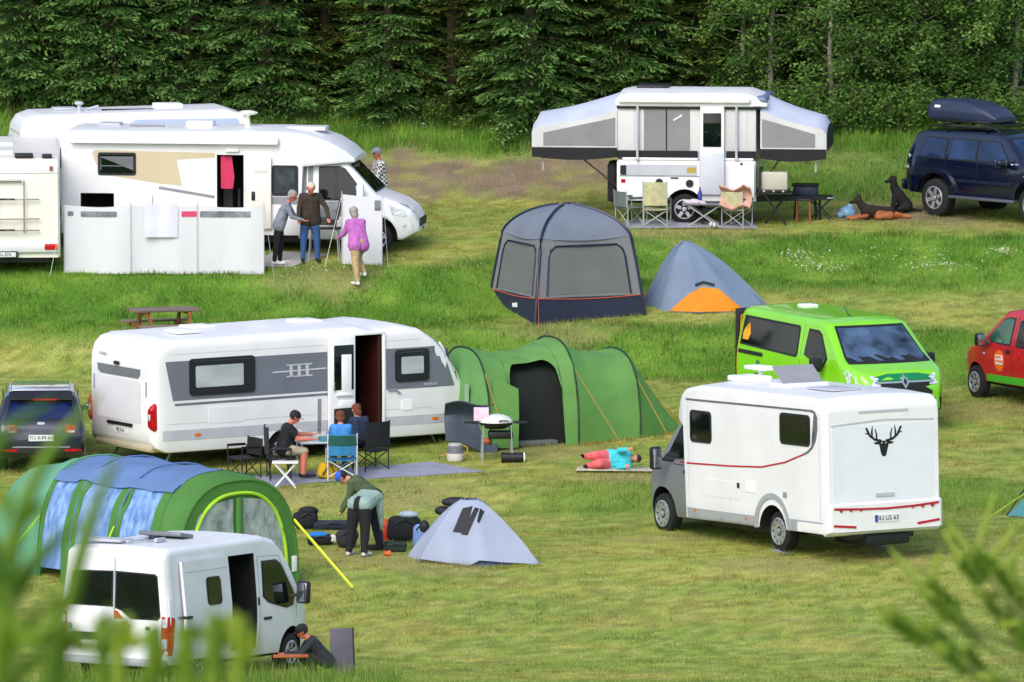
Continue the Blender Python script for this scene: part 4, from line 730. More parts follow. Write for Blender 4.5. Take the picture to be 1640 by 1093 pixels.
    b = B(); b.box((.85, .0, 2.55), (.9, .05, .04), .01); b.box((.6, .45, 2.55), (.5, .7, .05), .02); b.box((1.1, -.25, 2.55), (.35, .06, .08), .02); b.o('roof_rails', LGREY, t); b = B(); b.box((1.15, -.1, 2.58), (.14, .12, .06), .02); b.o('roof_clamp', BLACKP, t)
    b = B(); b.box((2.7, 0, .36), (4.6, 1.6, .14), .02); b.o('underbody', BLACKP, t)
    place(t, (0, -1.0, 0), 268, 1106, 65, pitch=3.0, scale=1.06); t.scale.z = .985; return t
VAN = panel_van()

# --- cars and minivans built on lofted bodies
def car_dark():
    t = thing('estate_car', 'dark blue-grey car at the left edge seen from behind', 'car'); PT = paint('blue_grey_paint', '#2b3340', metal=.5, coat=.8, rough=.25)
    body = loft('body', PT, t, (0, 4.75), [(0, .5), (.15, .36), (4.5, .34), (4.75, .5)], [(0, .92), (.06, 1.05), (.3, 1.35), (.62, 1.62), (.95, 1.68), (2.6, 1.68), (3.0, 1.6), (3.55, 1.14), (4.4, .98), (4.7, .8), (4.75, .7)], [(0, .9), (.1, .97), (.3, 1), (4.2, 1), (4.75, .75)], [(.3, .9), (.85, .945), (1.0, .93), (1.68, .74)], rt=.12, rb=.08, crown=.03)
    cut(body, [arch(.95, .92, .36, .42, .28), arch(.95, -.92, .36, .42, .28), arch(3.75, .92, .36, .42, .28), arch(3.75, -.92, .36, .42, .28)]); T = bvh(body)
    for s in (1, -1): wheel(t, .95, s * .92, .36, .36, .23); wheel(t, 3.75, s * .92, .36, .36, .23)
    window(T, 'B', [(-.76, 1.16), (.76, 1.16), (.66, 1.52), (-.66, 1.52)], t, .02, BLACKP, mat('blue_glass', '#0c1c46', rough=.05, var=.3), .012, 'rear_window')
    b = B(); b.prism([(.42, -.66, 1.56), (.42, .66, 1.56), (.75, .66, 1.68), (.75, -.66, 1.68)], (0, 0, .03)); b.o('spoiler', BLACKP, t); b = B(); b.box((.42, -.1, 1.57), (.03, .5, .03)); b.o('high_brake_light', REDL, t)
    for s in (1, -1):
        l = patch(T, 'B', [(s * .5, .92), (s * .88, .88), (s * .9, 1.06), (s * .52, 1.08)], 'tail_light', REDL, t, .012); patch(T, 'B', rrect(min(s * .56, s * .7), .92, max(s * .56, s * .7), .96, .01), 'reversing_light', CLEARL, l, .02)
        b = B(); b.tube([(.8, s * .62, 1.68), (1.2, s * .63, 1.7), (2.6, s * .63, 1.7), (3.0, s * .62, 1.63)], .016); b.o('roof_rail', LGREY, t)
        window(T, 'L' if s > 0 else 'R', [(.75, 1.12), (3.3, 1.1), (2.85, 1.52), (1.0, 1.55)], t, .02, name='side_window'); mirror(t, (3.15, s * 1.02, 1.12), (.12, .2, .14), PT)
    plate(T, 'B', -.26, .74, .26, .87, 'YU K49 64', t); patch(T, 'B', rrect(-.08, 1.08, .08, 1.13, .03), 'badge', ALLOY, t, .015)
    patch(T, 'B', [(-.88, .5), (.88, .5), (.86, .66), (-.86, .66)], 'bumper_trim', BLACKP, t, .02); patch(T, 'B', rrect(-.6, .6, .6, .63, .01), 'bumper_strip', GREYP, t, .03)
    for s in (1, -1): patch(T, 'B', rrect(min(s * .5, s * .85), .52, max(s * .5, s * .85), .57, .01), 'reflector', REDL, t, .026)
    b = B(); b.box((1.75, 0, 1.722), (1.85, 1.22, .02), .008); b.o('roof_sky_sheen', mat('painted_sky_sheen', '#d7d3d8', rough=.06, metal=.6), t)  # pale panel over the dark roof, its colour stands for reflected sky
    window(T, 'F', [(-.72, 1.2), (.72, 1.2), (.58, 1.56), (-.58, 1.56)], t, .03, name='windscreen')
    place(t, (0, 0, 0), 66, 763, 93, scale=.95); return t
car_dark()

def suv_navy():
    t = thing('off_road_car', 'navy blue off-road car with roof box at the right edge', 'car'); PT = paint('navy_paint', '#0a1330', metal=.35, coat=1.0, rough=.2, var=.06)
    body = loft('body', PT, t, (0, 4.7), [(0, .55), (.15, .46), (4.5, .46), (4.7, .6)], [(0, 1.05), (.04, 1.2), (.12, 1.5), (.24, 1.74), (.45, 1.8), (2.5, 1.84), (2.75, 1.78), (3.38, 1.24), (3.6, 1.18), (4.45, 1.06), (4.65, .92), (4.7, .8)], [(0, .9), (.08, .96), (.25, 1), (4.1, 1), (4.5, .93), (4.7, .8)], [(.4, .9), (.8, .94), (1.12, .93), (1.22, .9), (1.84, .7)], rt=.1, rb=.06, crown=.03)
    cut(body, [arch(.95, .93, .42, .5, .3), arch(.95, -.93, .42, .5, .3), arch(3.75, .93, .42, .5, .3), arch(3.75, -.93, .42, .5, .3)]); T = bvh(body)
    for s in (1, -1): wheel(t, .95, s * .98, .40, .40, .28, 6, .6, mat('chrome_rim', '#c6c8cc', rough=.25, metal=.7)); wheel(t, 3.75, s * .98, .40, .40, .28, 6, .6, MATS['chrome_rim'])
    BG = mat('sky_blue_glass', '#1a2f52', rough=.05, var=.4, ns=1.2)
    for ax in 'RL':
        window(T, ax, [(.42, 1.24), (1.18, 1.22), (1.18, 1.66), (.55, 1.68)], t, .03, BLACKP, BG, .008, 'side_window'); window(T, ax, [(1.27, 1.22), (2.08, 1.22), (2.08, 1.68), (1.27, 1.67)], t, .03, BLACKP, BG, .008, 'side_window'); window(T, ax, [(2.16, 1.22), (3.06, 1.22), (2.66, 1.67), (2.16, 1.68)], t, .03, BLACKP, BG, .008, 'side_window')
        patch(T, ax, band([(.42, .52)] + [(.95 + .56 * math.cos(R(a)), .44 + .54 * math.sin(R(a))) for a in range(170, 9, -16)] + [(1.52, .5)], .1), 'wheel_flare', PT, t, .06, .1); patch(T, ax, band([(3.2, .5)] + [(3.75 + .56 * math.cos(R(a)), .44 + .54 * math.sin(R(a))) for a in range(170, 9, -16)], .1), 'wheel_flare', PT, t, .06, .1)
        patch(T, ax, band([(1.55, .8), (3.15, .8)], .06), 'door_moulding', mat('navy_trim', '#101838', rough=.4), t, .02)
        for x in (2.12, 1.22): patch(T, ax, band([(x, .55), (x, 1.2)], .012), 'door_gap', BLACKP, t, .003)
        for x in (1.4, 2.3): patch(T, ax, rrect(x, 1.06, x + .2, 1.1, .01), 'door_handle', PT, t, .03)
        patch(T, ax, rrect(3.48, .96, 3.56, 1.0, .01), 'indicator', CLEARL, t, .02)
    for s in (1, -1):
        b = B(); b.box((2.35, s * .97, .45), (1.9, .16, .06), .02); b.o('running_board', mat('grey_step', '#5e6470', rough=.4, metal=.4), t); mirror(t, (2.98, s * 1.08, 1.24), (.14, .24, .18), PT)
        b = B(); b.tube([(.5, s * .68, 1.82), (.6, s * .68, 1.9), (2.4, s * .68, 1.93), (2.6, s * .68, 1.84)], .022); b.o('roof_rail', BLACKP, t)
        l = patch(T, 'B', rrect(min(s * .72, s * .9), .98, max(s * .72, s * .9), 1.25, .03), 'tail_light', CLEARL, t, .015); patch(T, 'F', [(s * .5, .86), (s * .8, .9), (s * .76, 1.02), (s * .5, 1.0)], 'headlight', CLEARL, t, .012)
        patch(T, 'R' if s < 0 else 'L', [(.05, 1.0), (.14, .98), (.14, 1.28), (.07, 1.28)], 'tail_light', CLEARL, t, .012)
    window(T, 'F', [(-.74, 1.3), (.74, 1.3), (.62, 1.74), (-.62, 1.74)], t, .03, BLACKP, BG, .01, 'windscreen'); window(T, 'B', [(-.7, 1.28), (.7, 1.28), (.58, 1.7), (-.58, 1.7)], t, .03, name='rear_window')
    b = B(); b.lathe((-.12, 0, 1.0), [(.36, -.1), (.38, 0), (.36, .1)], 'X', 24); b.o('spare_wheel', RUBBER, t); b = B(); b.box((-.02, 0, .62), (.2, 1.78, .24), .06); b.o('bumper', PT, t); patch(T, 'F', rrect(-.45, .82, .45, 1.0, .03), 'grille', BLACKP, t, .012)
    b = B()
    for x in (.95, 2.1): b.box((x, 0, 1.94), (.08, 1.5, .04), .01)
    b.o('roof_bar', BLACKP, t)
    bx = loft('roof_box', mat('slate_blue_box', '#28324a', rough=.42, var=.06), t, (.2, 2.1), [(.2, 2.02), (2.1, 2.02)], [(.2, 2.3), (.28, 2.4), (.7, 2.43), (1.3, 2.4), (1.8, 2.28), (2.1, 2.1)], [(.2, .9), (.32, 1), (1.5, 1), (2.1, .78)], [(2, .42), (2.2, .44), (2.45, .36)], rt=.1, rb=.04); TB = bvh(bx); patch(TB, 'R', rrect(.42, 2.26, .58, 2.31, .01), 'box_badge', FLAP, bx, .006); b = B(); b.box((1.15, 0, 2.0), (1.75, .8, .08), .03); b.o('box_base', BLACKP, bx)
    b = B(); b.box((2.4, 0, .5), (3.6, 1.4, .14)); b.o('underbody', BLACKP, t)
    place(t, (.95, -.98, 0), 1496, 347, -46, scale=1.06); return t
suv_navy()

def van_green():
    t = thing('camper_van', 'bright lime green camper van facing right behind the deer motorhome', 'van'); PT = paint('lime_paint', '#7fd01c', coat=.6, rough=.3); DKG = mat('emerald_panel', '#0f7a4a', rough=.35)
    body = loft('body', PT, t, (0, 5.05), [(0, .4), (4.8, .32), (5.05, .45)], [(0, 1.78), (.04, 1.9), (.2, 1.95), (3.2, 1.97), (3.5, 1.92), (4.25, 1.32), (4.5, 1.24), (4.85, 1.13), (5.0, 1.0), (5.05, .85)], [(0, .94), (.1, 1), (4.3, 1), (4.7, .94), (4.95, .82), (5.05, .7)], [(.3, .94), (.8, .98), (1.15, .97), (1.97, .8)], rt=.13, rb=.06, crown=.03)
    cut(body, [arch(.95, .97, .36, .42, .28), arch(.95, -.97, .36, .42, .28), arch(4.1, .97, .36, .42, .28), arch(4.1, -.97, .36, .42, .28)]); T = bvh(body)
    for s in (1, -1): wheel(t, .95, s * .97, .34, .34, .22); wheel(t, 4.1, s * .97, .34, .34, .22)
    OR = mat('orange_print', '#e0661c', rough=.5); YE = mat('yellow_print', '#e3a21e', rough=.5)
    for ax in 'RL':
        w = window(T, ax, [(.18, 1.26), (2.5, 1.22), (2.55, 1.28), (2.5, 1.76), (2.44, 1.8), (.2, 1.8)], t, .04, BLACKP, GLASS, .008, 'side_window')
        window(T, ax, [(2.8, 1.3), (3.4, 1.15), (3.62, 1.12), (3.76, 1.3), (3.38, 1.72), (3.24, 1.78), (2.84, 1.78)], t, .03, BLACKP, GLASS, .008, 'cab_window')
        patch(T, ax, rrect(.15, 1.1, 1.15, 1.17, .02), 'door_rail', BLACKP, t, .012); patch(T, ax, band([(2.66, .45), (2.66, 1.85)], .012), 'door_gap', DKG, t, .003); patch(T, ax, rrect(2.35, .98, 2.58, 1.02, .01), 'door_handle', BLACKP, t, .02); patch(T, ax, rrect(2.75, .98, 2.98, 1.02, .01), 'door_handle', BLACKP, t, .02)
        patch(T, ax, rrect(.9, .9, 1.05, 1.02, .05), 'fuel_cap', DKG, t, .006)
        fl = patch(T, ax, [(.28, 1.36), (.5, 1.36), (.56, 1.48), (.46, 1.68), (.42, 1.54), (.34, 1.6), (.26, 1.48)], 'flame_sticker', YE, t, .018, .02)
        lg = patch(T, ax, [(3.2 + .17 * math.cos(R(a)), .9 + .2 * math.sin(R(a))) for a in range(0, 360, 24)], 'logo_disc', OR, t, .008); patch(T, ax, rrect(3.07, .82, 3.33, .98, .02), 'logo_panel', PLATE, lg, .012)
        text('HAPPY\nCAMPERS', .05, 'logo_lettering', OR, lg, (3.2, (-1 if ax == 'R' else 1) * .995, .91), ax)
    window(T, 'F', [(-.84, 1.26), (.84, 1.26), (.7, 1.88), (-.7, 1.88)], t, .04, BLACKP, mat('cloudy_glass', '#42566f', rough=.05, var=.55, ns=2.2), .01, 'windscreen')
    patch(T, 'F', [(-.55, .99), (.55, .99), (.6, 1.06), (.3, 1.11), (-.3, 1.11), (-.6, 1.06)], 'bonnet_panel', DKG, t, .012); patch(T, 'F', [(-.55, .72), (.55, .72), (.6, .98), (-.6, .98)], 'grille', BLACKP, t, .01); patch(T, 'F', band([(-.58, .965), (.58, .965)], .03), 'grille_bar', ALLOY, t, .02); patch(T, 'F', rrect(-.8, .42, .8, .66, .05), 'bumper', BLACKP, t, .02)
    em = patch(T, 'F', [(0, .84), (.08, .97), (0, 1.1), (-.08, .97)], 'badge', ALLOY, t, .03); patch(T, 'F', [(0, .91), (.035, .97), (0, 1.03), (-.035, .97)], 'badge_centre', BLACKP, em, .036)
    for s in (1, -1):
        patch(T, 'F', [(s * .5, .9), (s * .84, .92), (s * .88, 1.14), (s * .74, 1.14), (s * .52, 1.04)], 'headlight', CLEARL, t, .014); patch(T, 'R' if s < 0 else 'L', [(4.6, .92), (4.85, .9), (4.8, 1.04), (4.5, 1.18), (4.44, 1.12)], 'headlight', CLEARL, t, .01)
        mirror(t, (3.72, s * 1.16, 1.2), (.14, .24, .26), None, (3.6, s * .96, 1.14))
    patch(T, 'B', rrect(-.88, .55, .88, 1.8, .06), 'tailgate_print', YE, t, .008); patch(T, 'R', [(0.02, .5), (.1, .5), (.1, 1.82), (.02, 1.82)], 'rear_edge_print', YE, t, .006); b = B(); b.box((-.05, 0, 1.15), (.06, 1.86, 1.5), .03); b.o('tailgate', BLACKP, t)
    roof_vent(t, .9, .1, 1.97, .32, .3, .05); b = B(); b.tube([(3.0, -.1, 1.98), (2.8, -.12, 2.16)], .008); b.box((3.0, -.1, 1.99), (.1, .06, .03), .01); b.o('roof_antenna', BLACKP, t)
    b = B(); b.box((2.5, 0, .38), (4.2, 1.5, .14)); b.o('underbody', BLACKP, t); plate(T, 'F', -.26, .48, .26, .58, 'PK 921', t)
    place(t, (4.1, -.97, 0), 1336, 692, -65, scale=1.12); return t
van_green()

def van_red():
    t = thing('camper_van', 'red camper van with green sill at the right edge', 'van'); PT = paint('red_paint', '#b30f22', coat=.6, rough=.3); GRN = paint('green_sill', '#3fae2e', coat=.4)
    body = loft('body', PT, t, (0, 4.25), [(0, .4), (3.9, .34), (4.25, .45)], [(0, 1.6), (.04, 1.74), (.2, 1.8), (2.2, 1.83), (2.5, 1.78), (3.2, 1.22), (3.6, 1.06), (4.0, .92), (4.2, .75), (4.25, .65)], [(0, .93), (.1, 1), (3.4, 1), (3.85, .92), (4.1, .8), (4.25, .65)], [(.3, .86), (.8, .91), (1.1, .9), (1.83, .7)], rt=.12, rb=.06, crown=.03)
    cut(body, [arch(.75, .9, .33, .39, .26), arch(.75, -.9, .33, .39, .26), arch(3.45, .9, .33, .39, .26), arch(3.45, -.9, .33, .39, .26)]); T = bvh(body)
    for s in (1, -1): wheel(t, .75, s * .9, .32, .32, .2); wheel(t, 3.45, s * .9, .32, .32, .2, 7)
    OR = MATS['orange_print']
    for ax in 'RL':
        window(T, ax, [(2.1, 1.14), (2.86, 1.14), (2.98, 1.26), (2.5, 1.64), (2.3, 1.68), (2.1, 1.68)], t, .03, BLACKP, mat('green_tint', '#22543f', rough=.06, var=.3), .008, 'cab_window'); w = window(T, ax, rrect(.8, 1.14, 1.9, 1.66, .06), t, .03, name='side_window'); patch(T, ax, rrect(1.1, 1.18, 1.7, 1.6, .03), 'curtain', mat('lime_curtain', '#7fb02a', rough=.7), w, .016, .02)
        patch(T, ax, [(1.18, .41), (3.02, .38), (3.0, .52), (1.2, .56)], 'sill', GRN, t, .012); patch(T, ax, band([(2.02, .5), (2.0, 1.72)], .012), 'door_gap', BLACKP, t, .003); patch(T, ax, rrect(2.08, .98, 2.24, 1.06, .02), 'door_handle', BLACKP, t, .015); patch(T, ax, rrect(1.74, .9, 1.8, 1.05, .02), 'door_handle', MATS['red_paint'], t, .03)
        lg = patch(T, ax, [(2.5 + .19 * math.cos(R(a)), .82 + .21 * math.sin(R(a))) for a in range(0, 360, 24)], 'logo_disc', OR, t, .006); patch(T, ax, rrect(2.36, .75, 2.64, .93, .02), 'logo_panel', PLATE, lg, .01); text('HAPPY\nCAMPERS', .055, 'logo_lettering', OR, lg, (2.5, (-1 if ax == 'R' else 1) * .928, .85), ax)
        patch(T, ax, rrect(3.05, .9, 3.12, .94, .01), 'indicator', CLEARL, t, .01)
    for s in (1, -1): mirror(t, (2.98, s * 1.06, 1.2), (.14, .2, .24), None, (2.86, s * .9, 1.12)); patch(T, 'F', [(s * .5, .78), (s * .76, .8), (s * .72, .96), (s * .5, .9)], 'headlight', CLEARL, t, .012); patch(T, 'R' if s < 0 else 'L', [(3.95, .74), (4.1, .7), (4.0, .84), (3.8, .94)], 'headlight', CLEARL, t, .008); patch(T, 'B', rrect(min(s * .7, s * .84), .8, max(s * .7, s * .84), 1.3, .03), 'tail_light', REDL, t, .012)
    b = B(); b.box((4.2, 0, .5), (.16, 1.2, .28), .06); b.o('bumper', BLACKP, t); window(T, 'F', [(-.74, 1.2), (.74, 1.2), (.58, 1.74), (-.58, 1.74)], t, .04, name='windscreen'); window(T, 'B', rrect(-.66, 1.1, .66, 1.6, .06), t, name='rear_window')
    b = B(); b.box((2.1, 0, .36), (3.2, 1.3, .14)); b.o('underbody', BLACKP, t)
    place(t, (3.45, .9, 0), 1561, 638, 117, scale=1.07); return t
van_red()
# ------------------------------------------------------------------ tents
def cloth(n, c, **k): return mat(n, c, rough=.75, var=k.pop('var', .06), ns=k.pop('ns', 1.6), bump=k.pop('bump', .55), bs=k.pop('bs', 5), trans=k.pop('trans', .12), **k)
def arc(w, h, t, kx=.78, kz=.72):
    a = math.pi * t; c, s = math.cos(a), math.sin(a); return (-w * math.copysign(abs(c) ** kx, c), h * max(0, s) ** kz)
def hoop_at(H, x):
    f = lambda i: float(np.interp(x, [h[0] for h in H], [h[i] for h in H])); return f(1), f(2)
def tpoint(H, x, t, sag=.05, wr=.02):
    w, h = hoop_at(H, x); i = max(0, min(len(H) - 2, int(np.searchsorted([q[0] for q in H], x)) - 1)); u = (x - H[i][0]) / (H[i + 1][0] - H[i][0]); u = min(1, max(0, u))
    k = 1 - sag * math.sin(math.pi * u); y, z = arc(w * (1 - sag * .6 * math.sin(math.pi * u)), h * k, t); n = noise.noise(Vector((x * 2.1, t * 9, 3.3))) * wr + noise.noise(Vector((x * 3.5 + t * 6, t * 19, 1.3))) * wr * .8
    return Vector((x, y * (1 + n), z * (1 + n)))
def tsec(H, x0, x1, t0, t1, name, m, parent, nx=10, ntt=22, off=0, skip=None, sag=.05, t0f=None):
    rows = []
    for i in range(nx + 1):
        x = x0 + (x1 - x0) * i / nx; r = []
        for j in range(ntt + 1):
            ta = t0f((i / nx)) if t0f else t0; t = ta + (t1 - ta) * j / ntt; p = tpoint(H, x, t, sag); c = Vector((x, 0, hoop_at(H, x)[1] * .45)); d = (p - c).normalized(); r.append(p + d * off)
        rows.append(r)
    b = B(); b.grid(rows)
    if skip:
        kill = [f for f in b.bm.faces if skip(f.calc_center_median())]; bmesh.ops.delete(b.bm, geom=kill, context='FACES')
    return b.o(name, m, parent, 60)
def hoop_pole(H, x, m, parent, r=.022, off=.015, name='pole'):
    b = B(); b.tube([tpoint(H, x, j / 24, 0, 0) * Vector((1, 1, 1)).x + Vector((0, 0, off)) for j in range(25)], r, 6); return b.o(name, m, parent)
def guy(parent, a, b_, m, r=.006, name='guy_line'): b = B(); b.tube([a, b_], r, 5); return b.o(name, m, parent)

def tent_green():
    t = thing('tunnel_tent', 'plain green tunnel tent with dark open doorway right of the caravan', 'tent'); g1 = cloth('green_flysheet', '#63964a'); g2 = cloth('pale_green_flysheet', '#6ba35c'); pm = mat('dark_green_pole', '#1e3a22', rough=.6)
    H = [(0, 1.25, 1.95), (1.95, 1.32, 2.08), (3.4, 1.2, 1.78)]; H2 = H + [(4.7, .55, .12)]
    door = lambda u: .34 * (1 - abs(2 * u - 1) ** 5) ** .5
    tsec(H, 0, .5, 0, 1, 'flysheet', g1, t, 8, 40, sag=.1); tsec(H, .5, 1.68, 0, 1, 'flysheet', g1, t, 40, 44, sag=.1, t0f=door); tsec(H, 1.68, 1.95, 0, 1, 'flysheet', g1, t, 5, 40, sag=.1); tsec(H, 1.95, 3.4, 0, 1, 'flysheet', g1, t, 14, 40, sag=.09); tsec(H2, 3.4, 4.7, 0, 1, 'flysheet', g1, t, 8, 30, sag=0)
    b = B(); rows = []
    for i in range(9):
        k = i / 8; rows.append([Vector((-.16 * (1 - k * k) + .0, arc(1.25 * k, 1.95 * k, j / 24)[0], arc(1.25, 1.95 * k, j / 24)[1])) for j in range(25)])
    b.grid(rows); b.o('end_wall', g2, t, 60)
    for x in (0, 1.95, 3.4): hoop_pole(H2, x, pm, t)
    b = B(); b.grid([[(.05 + .5 * k, -1.27 - .14 * k - .04 * math.sin(3 * j), .02 + (1.45 - .25 * k) * j) for j in (0, .25, .5, .75, 1)] for k in (0, .25, .5, .75, 1)]); b.thick(.008); b.o('door_flap', g1, t, 60)
    HI = [(.12, 1.0, 1.62), (1.85, 1.05, 1.72)]; bi = mat('doorway_shade_black', '#0f1512', rough=.9); tsec(HI, .12, 1.85, .0, 1, 'inner_tent', bi, t, 8, 24); b = B(); b.box((1.05, -.95, .06), (1.0, .5, .1), .03); b.o('groundsheet', mat('grey_groundsheet', '#5d6560', rough=.8), t)  # inner shell coloured near-black to put shade into the doorway
    b = B(); b.grid([[(-.15, y, z) for y in (-.55, -.35)] for z in (.9, 1.25)]); b.thick(.01); b.o('vent_window', mat('vent_mesh', '#8fb08c', rough=.6), t)
    lm = mat('orange_cord', '#c98a3a', rough=.8)
    for a, e in (((1.95, -1.0, 1.6), (2.5, -2.3, .0)), ((3.4, -.9, 1.35), (3.7, -2.1, .0)), ((0, -1.0, 1.5), (.1, -2.0, 0)), ((3.4, 0, 1.78), (5.1, .2, 0))): guy(t, a, e, lm)
    b = B(); b.tube([(1.95, -1.34, .03), (3.4, -1.22, .03)], .012, 5); b.o('hem_tape', mat('red_tape', '#b1502a', rough=.7), t)
    place(t, (1.95, -1.32, 0), 927, 713, 25); return t
tent_green()

def tent_blue_green():
    t = thing('tunnel_tent', 'large blue and green tunnel tent with lime piping behind the white van', 'tent')
    blue = cloth('sky_blue_flysheet', '#6583b2', bump=.25); gr = cloth('leaf_green_flysheet', '#4c8238'); pg = cloth('mint_flysheet', '#6aa884'); lime = mat('lime_piping', '#a8d82a', rough=.6); mesh = mat('wrinkled_vinyl', '#93a09e', rough=.25, var=.28, ns=6, bump=.9, bs=14, stretch=(1, 1, .6)); win = mat('wrinkled_blue_vinyl', '#7d9cc8', rough=.3, var=.3, ns=5, bump=1.0, bs=8, stretch=(1.6, 1.6, .3), c2='#4a6fae')
    H = [(0, 1.5, 2.08), (.5, 1.55, 2.25), (1.75, 1.55, 2.25), (3.0, 1.55, 2.28), (4.3, 1.5, 2.2)]; HE = H + [(5.3, 1.42, 1.95), (6.6, .9, .3)]
    tsec(H, 0, .55, 0, 1, 'hood', gr, t, 6, 36); b = None
    for a, c in ((.55, 1.75), (1.75, 3.0), (3.0, 4.0)): tsec(H, a, c, .0, .70, 'roof_panel', blue, t, 8, 30, sag=.018); tsec(H, a + .25, c - .12, .70, .985, 'side_window', win, t, 8, 16, off=-.01, sag=.018); tsec(H, a, a + .25, .70, 1, 'wall_strip', gr, t, 4, 14, sag=.018); tsec(H, c - .12, c, .70, 1, 'wall_strip', gr, t, 3, 14, sag=.018); tsec(H, a, c, .66, .715, 'roof_valance', blue, t, 6, 3, off=.03, sag=.018)
    tsec(HE, 4.0, 6.6, 0, 1, 'sleeping_end', pg, t, 12, 34, sag=.02)
    rows = []; w, h = 1.5, 2.05
    for i in range(13):
        k = i / 12; rows.append([Vector((-.02, arc(w * k, h, j / 30)[0], arc(w, h * (k if i else .0), j / 30)[1] * 1)) for j in range(31)])
    b = B(); b.grid(rows); ew = b.o('front_wall', gr, t, 60)
    for s, y0, y1 in ((1, .12, 1.12), (-1, -.12, -1.12)):
        P = [(y0, .25), (y1, .25), (y1, 1.1), (y1 * .86, 1.5), (y1 * .6, 1.7), (y0, 1.76)]; b = B(); b.prism([(-.045, y, z) for y, z in P], (.02, 0, 0)); b.o('front_window', mesh, t)
    b = B(); b.tube([(-.05, arc(1.2, 1.86, j / 30)[0], arc(1.2, 1.86, j / 30)[1]) for j in range(31)], .035, 6); b.o('lime_piping', lime, t); hoop_pole(H, .0, gr, t, .045)
    for x in (1.75, 3.0, 4.0): hoop_pole(H, x, blue if x < 4 else pg, t, .018)
    b = B(); b.tube([(-.06, 0, .1), (-.06, 0, 1.78)], .07, 6); b.o('door_strap', gr, t)
    e = Vector((-1.05, -1.95, .02)); guy(t, (0.0, -1.42, 1.25), e, mat('yellow_webbing', '#d8e03a', rough=.7), .03, 'guy_strap'); guy(t, (1.75, 1.5, 1.2), (1.4, 2.6, 0), lime, .02, 'guy_strap'); guy(t, (4.0, 1.4, 1.2), (4.2, 2.6, 0), lime, .02, 'guy_strap')
    b = B(); b.box((1.5, 1.75, .1), (1.4, .3, .2), .08); b.o('groundsheet_roll', mat('dark_groundsheet', '#16262a', rough=.7), t)
    b = B(); b.box((-.03, -1.4, .42), (.03, .12, .3), .01); b.o('wall_label', PLATE, t)
    place(t, (0, -1.5, 0), 476, 938, 133); return t
tent_blue_green()

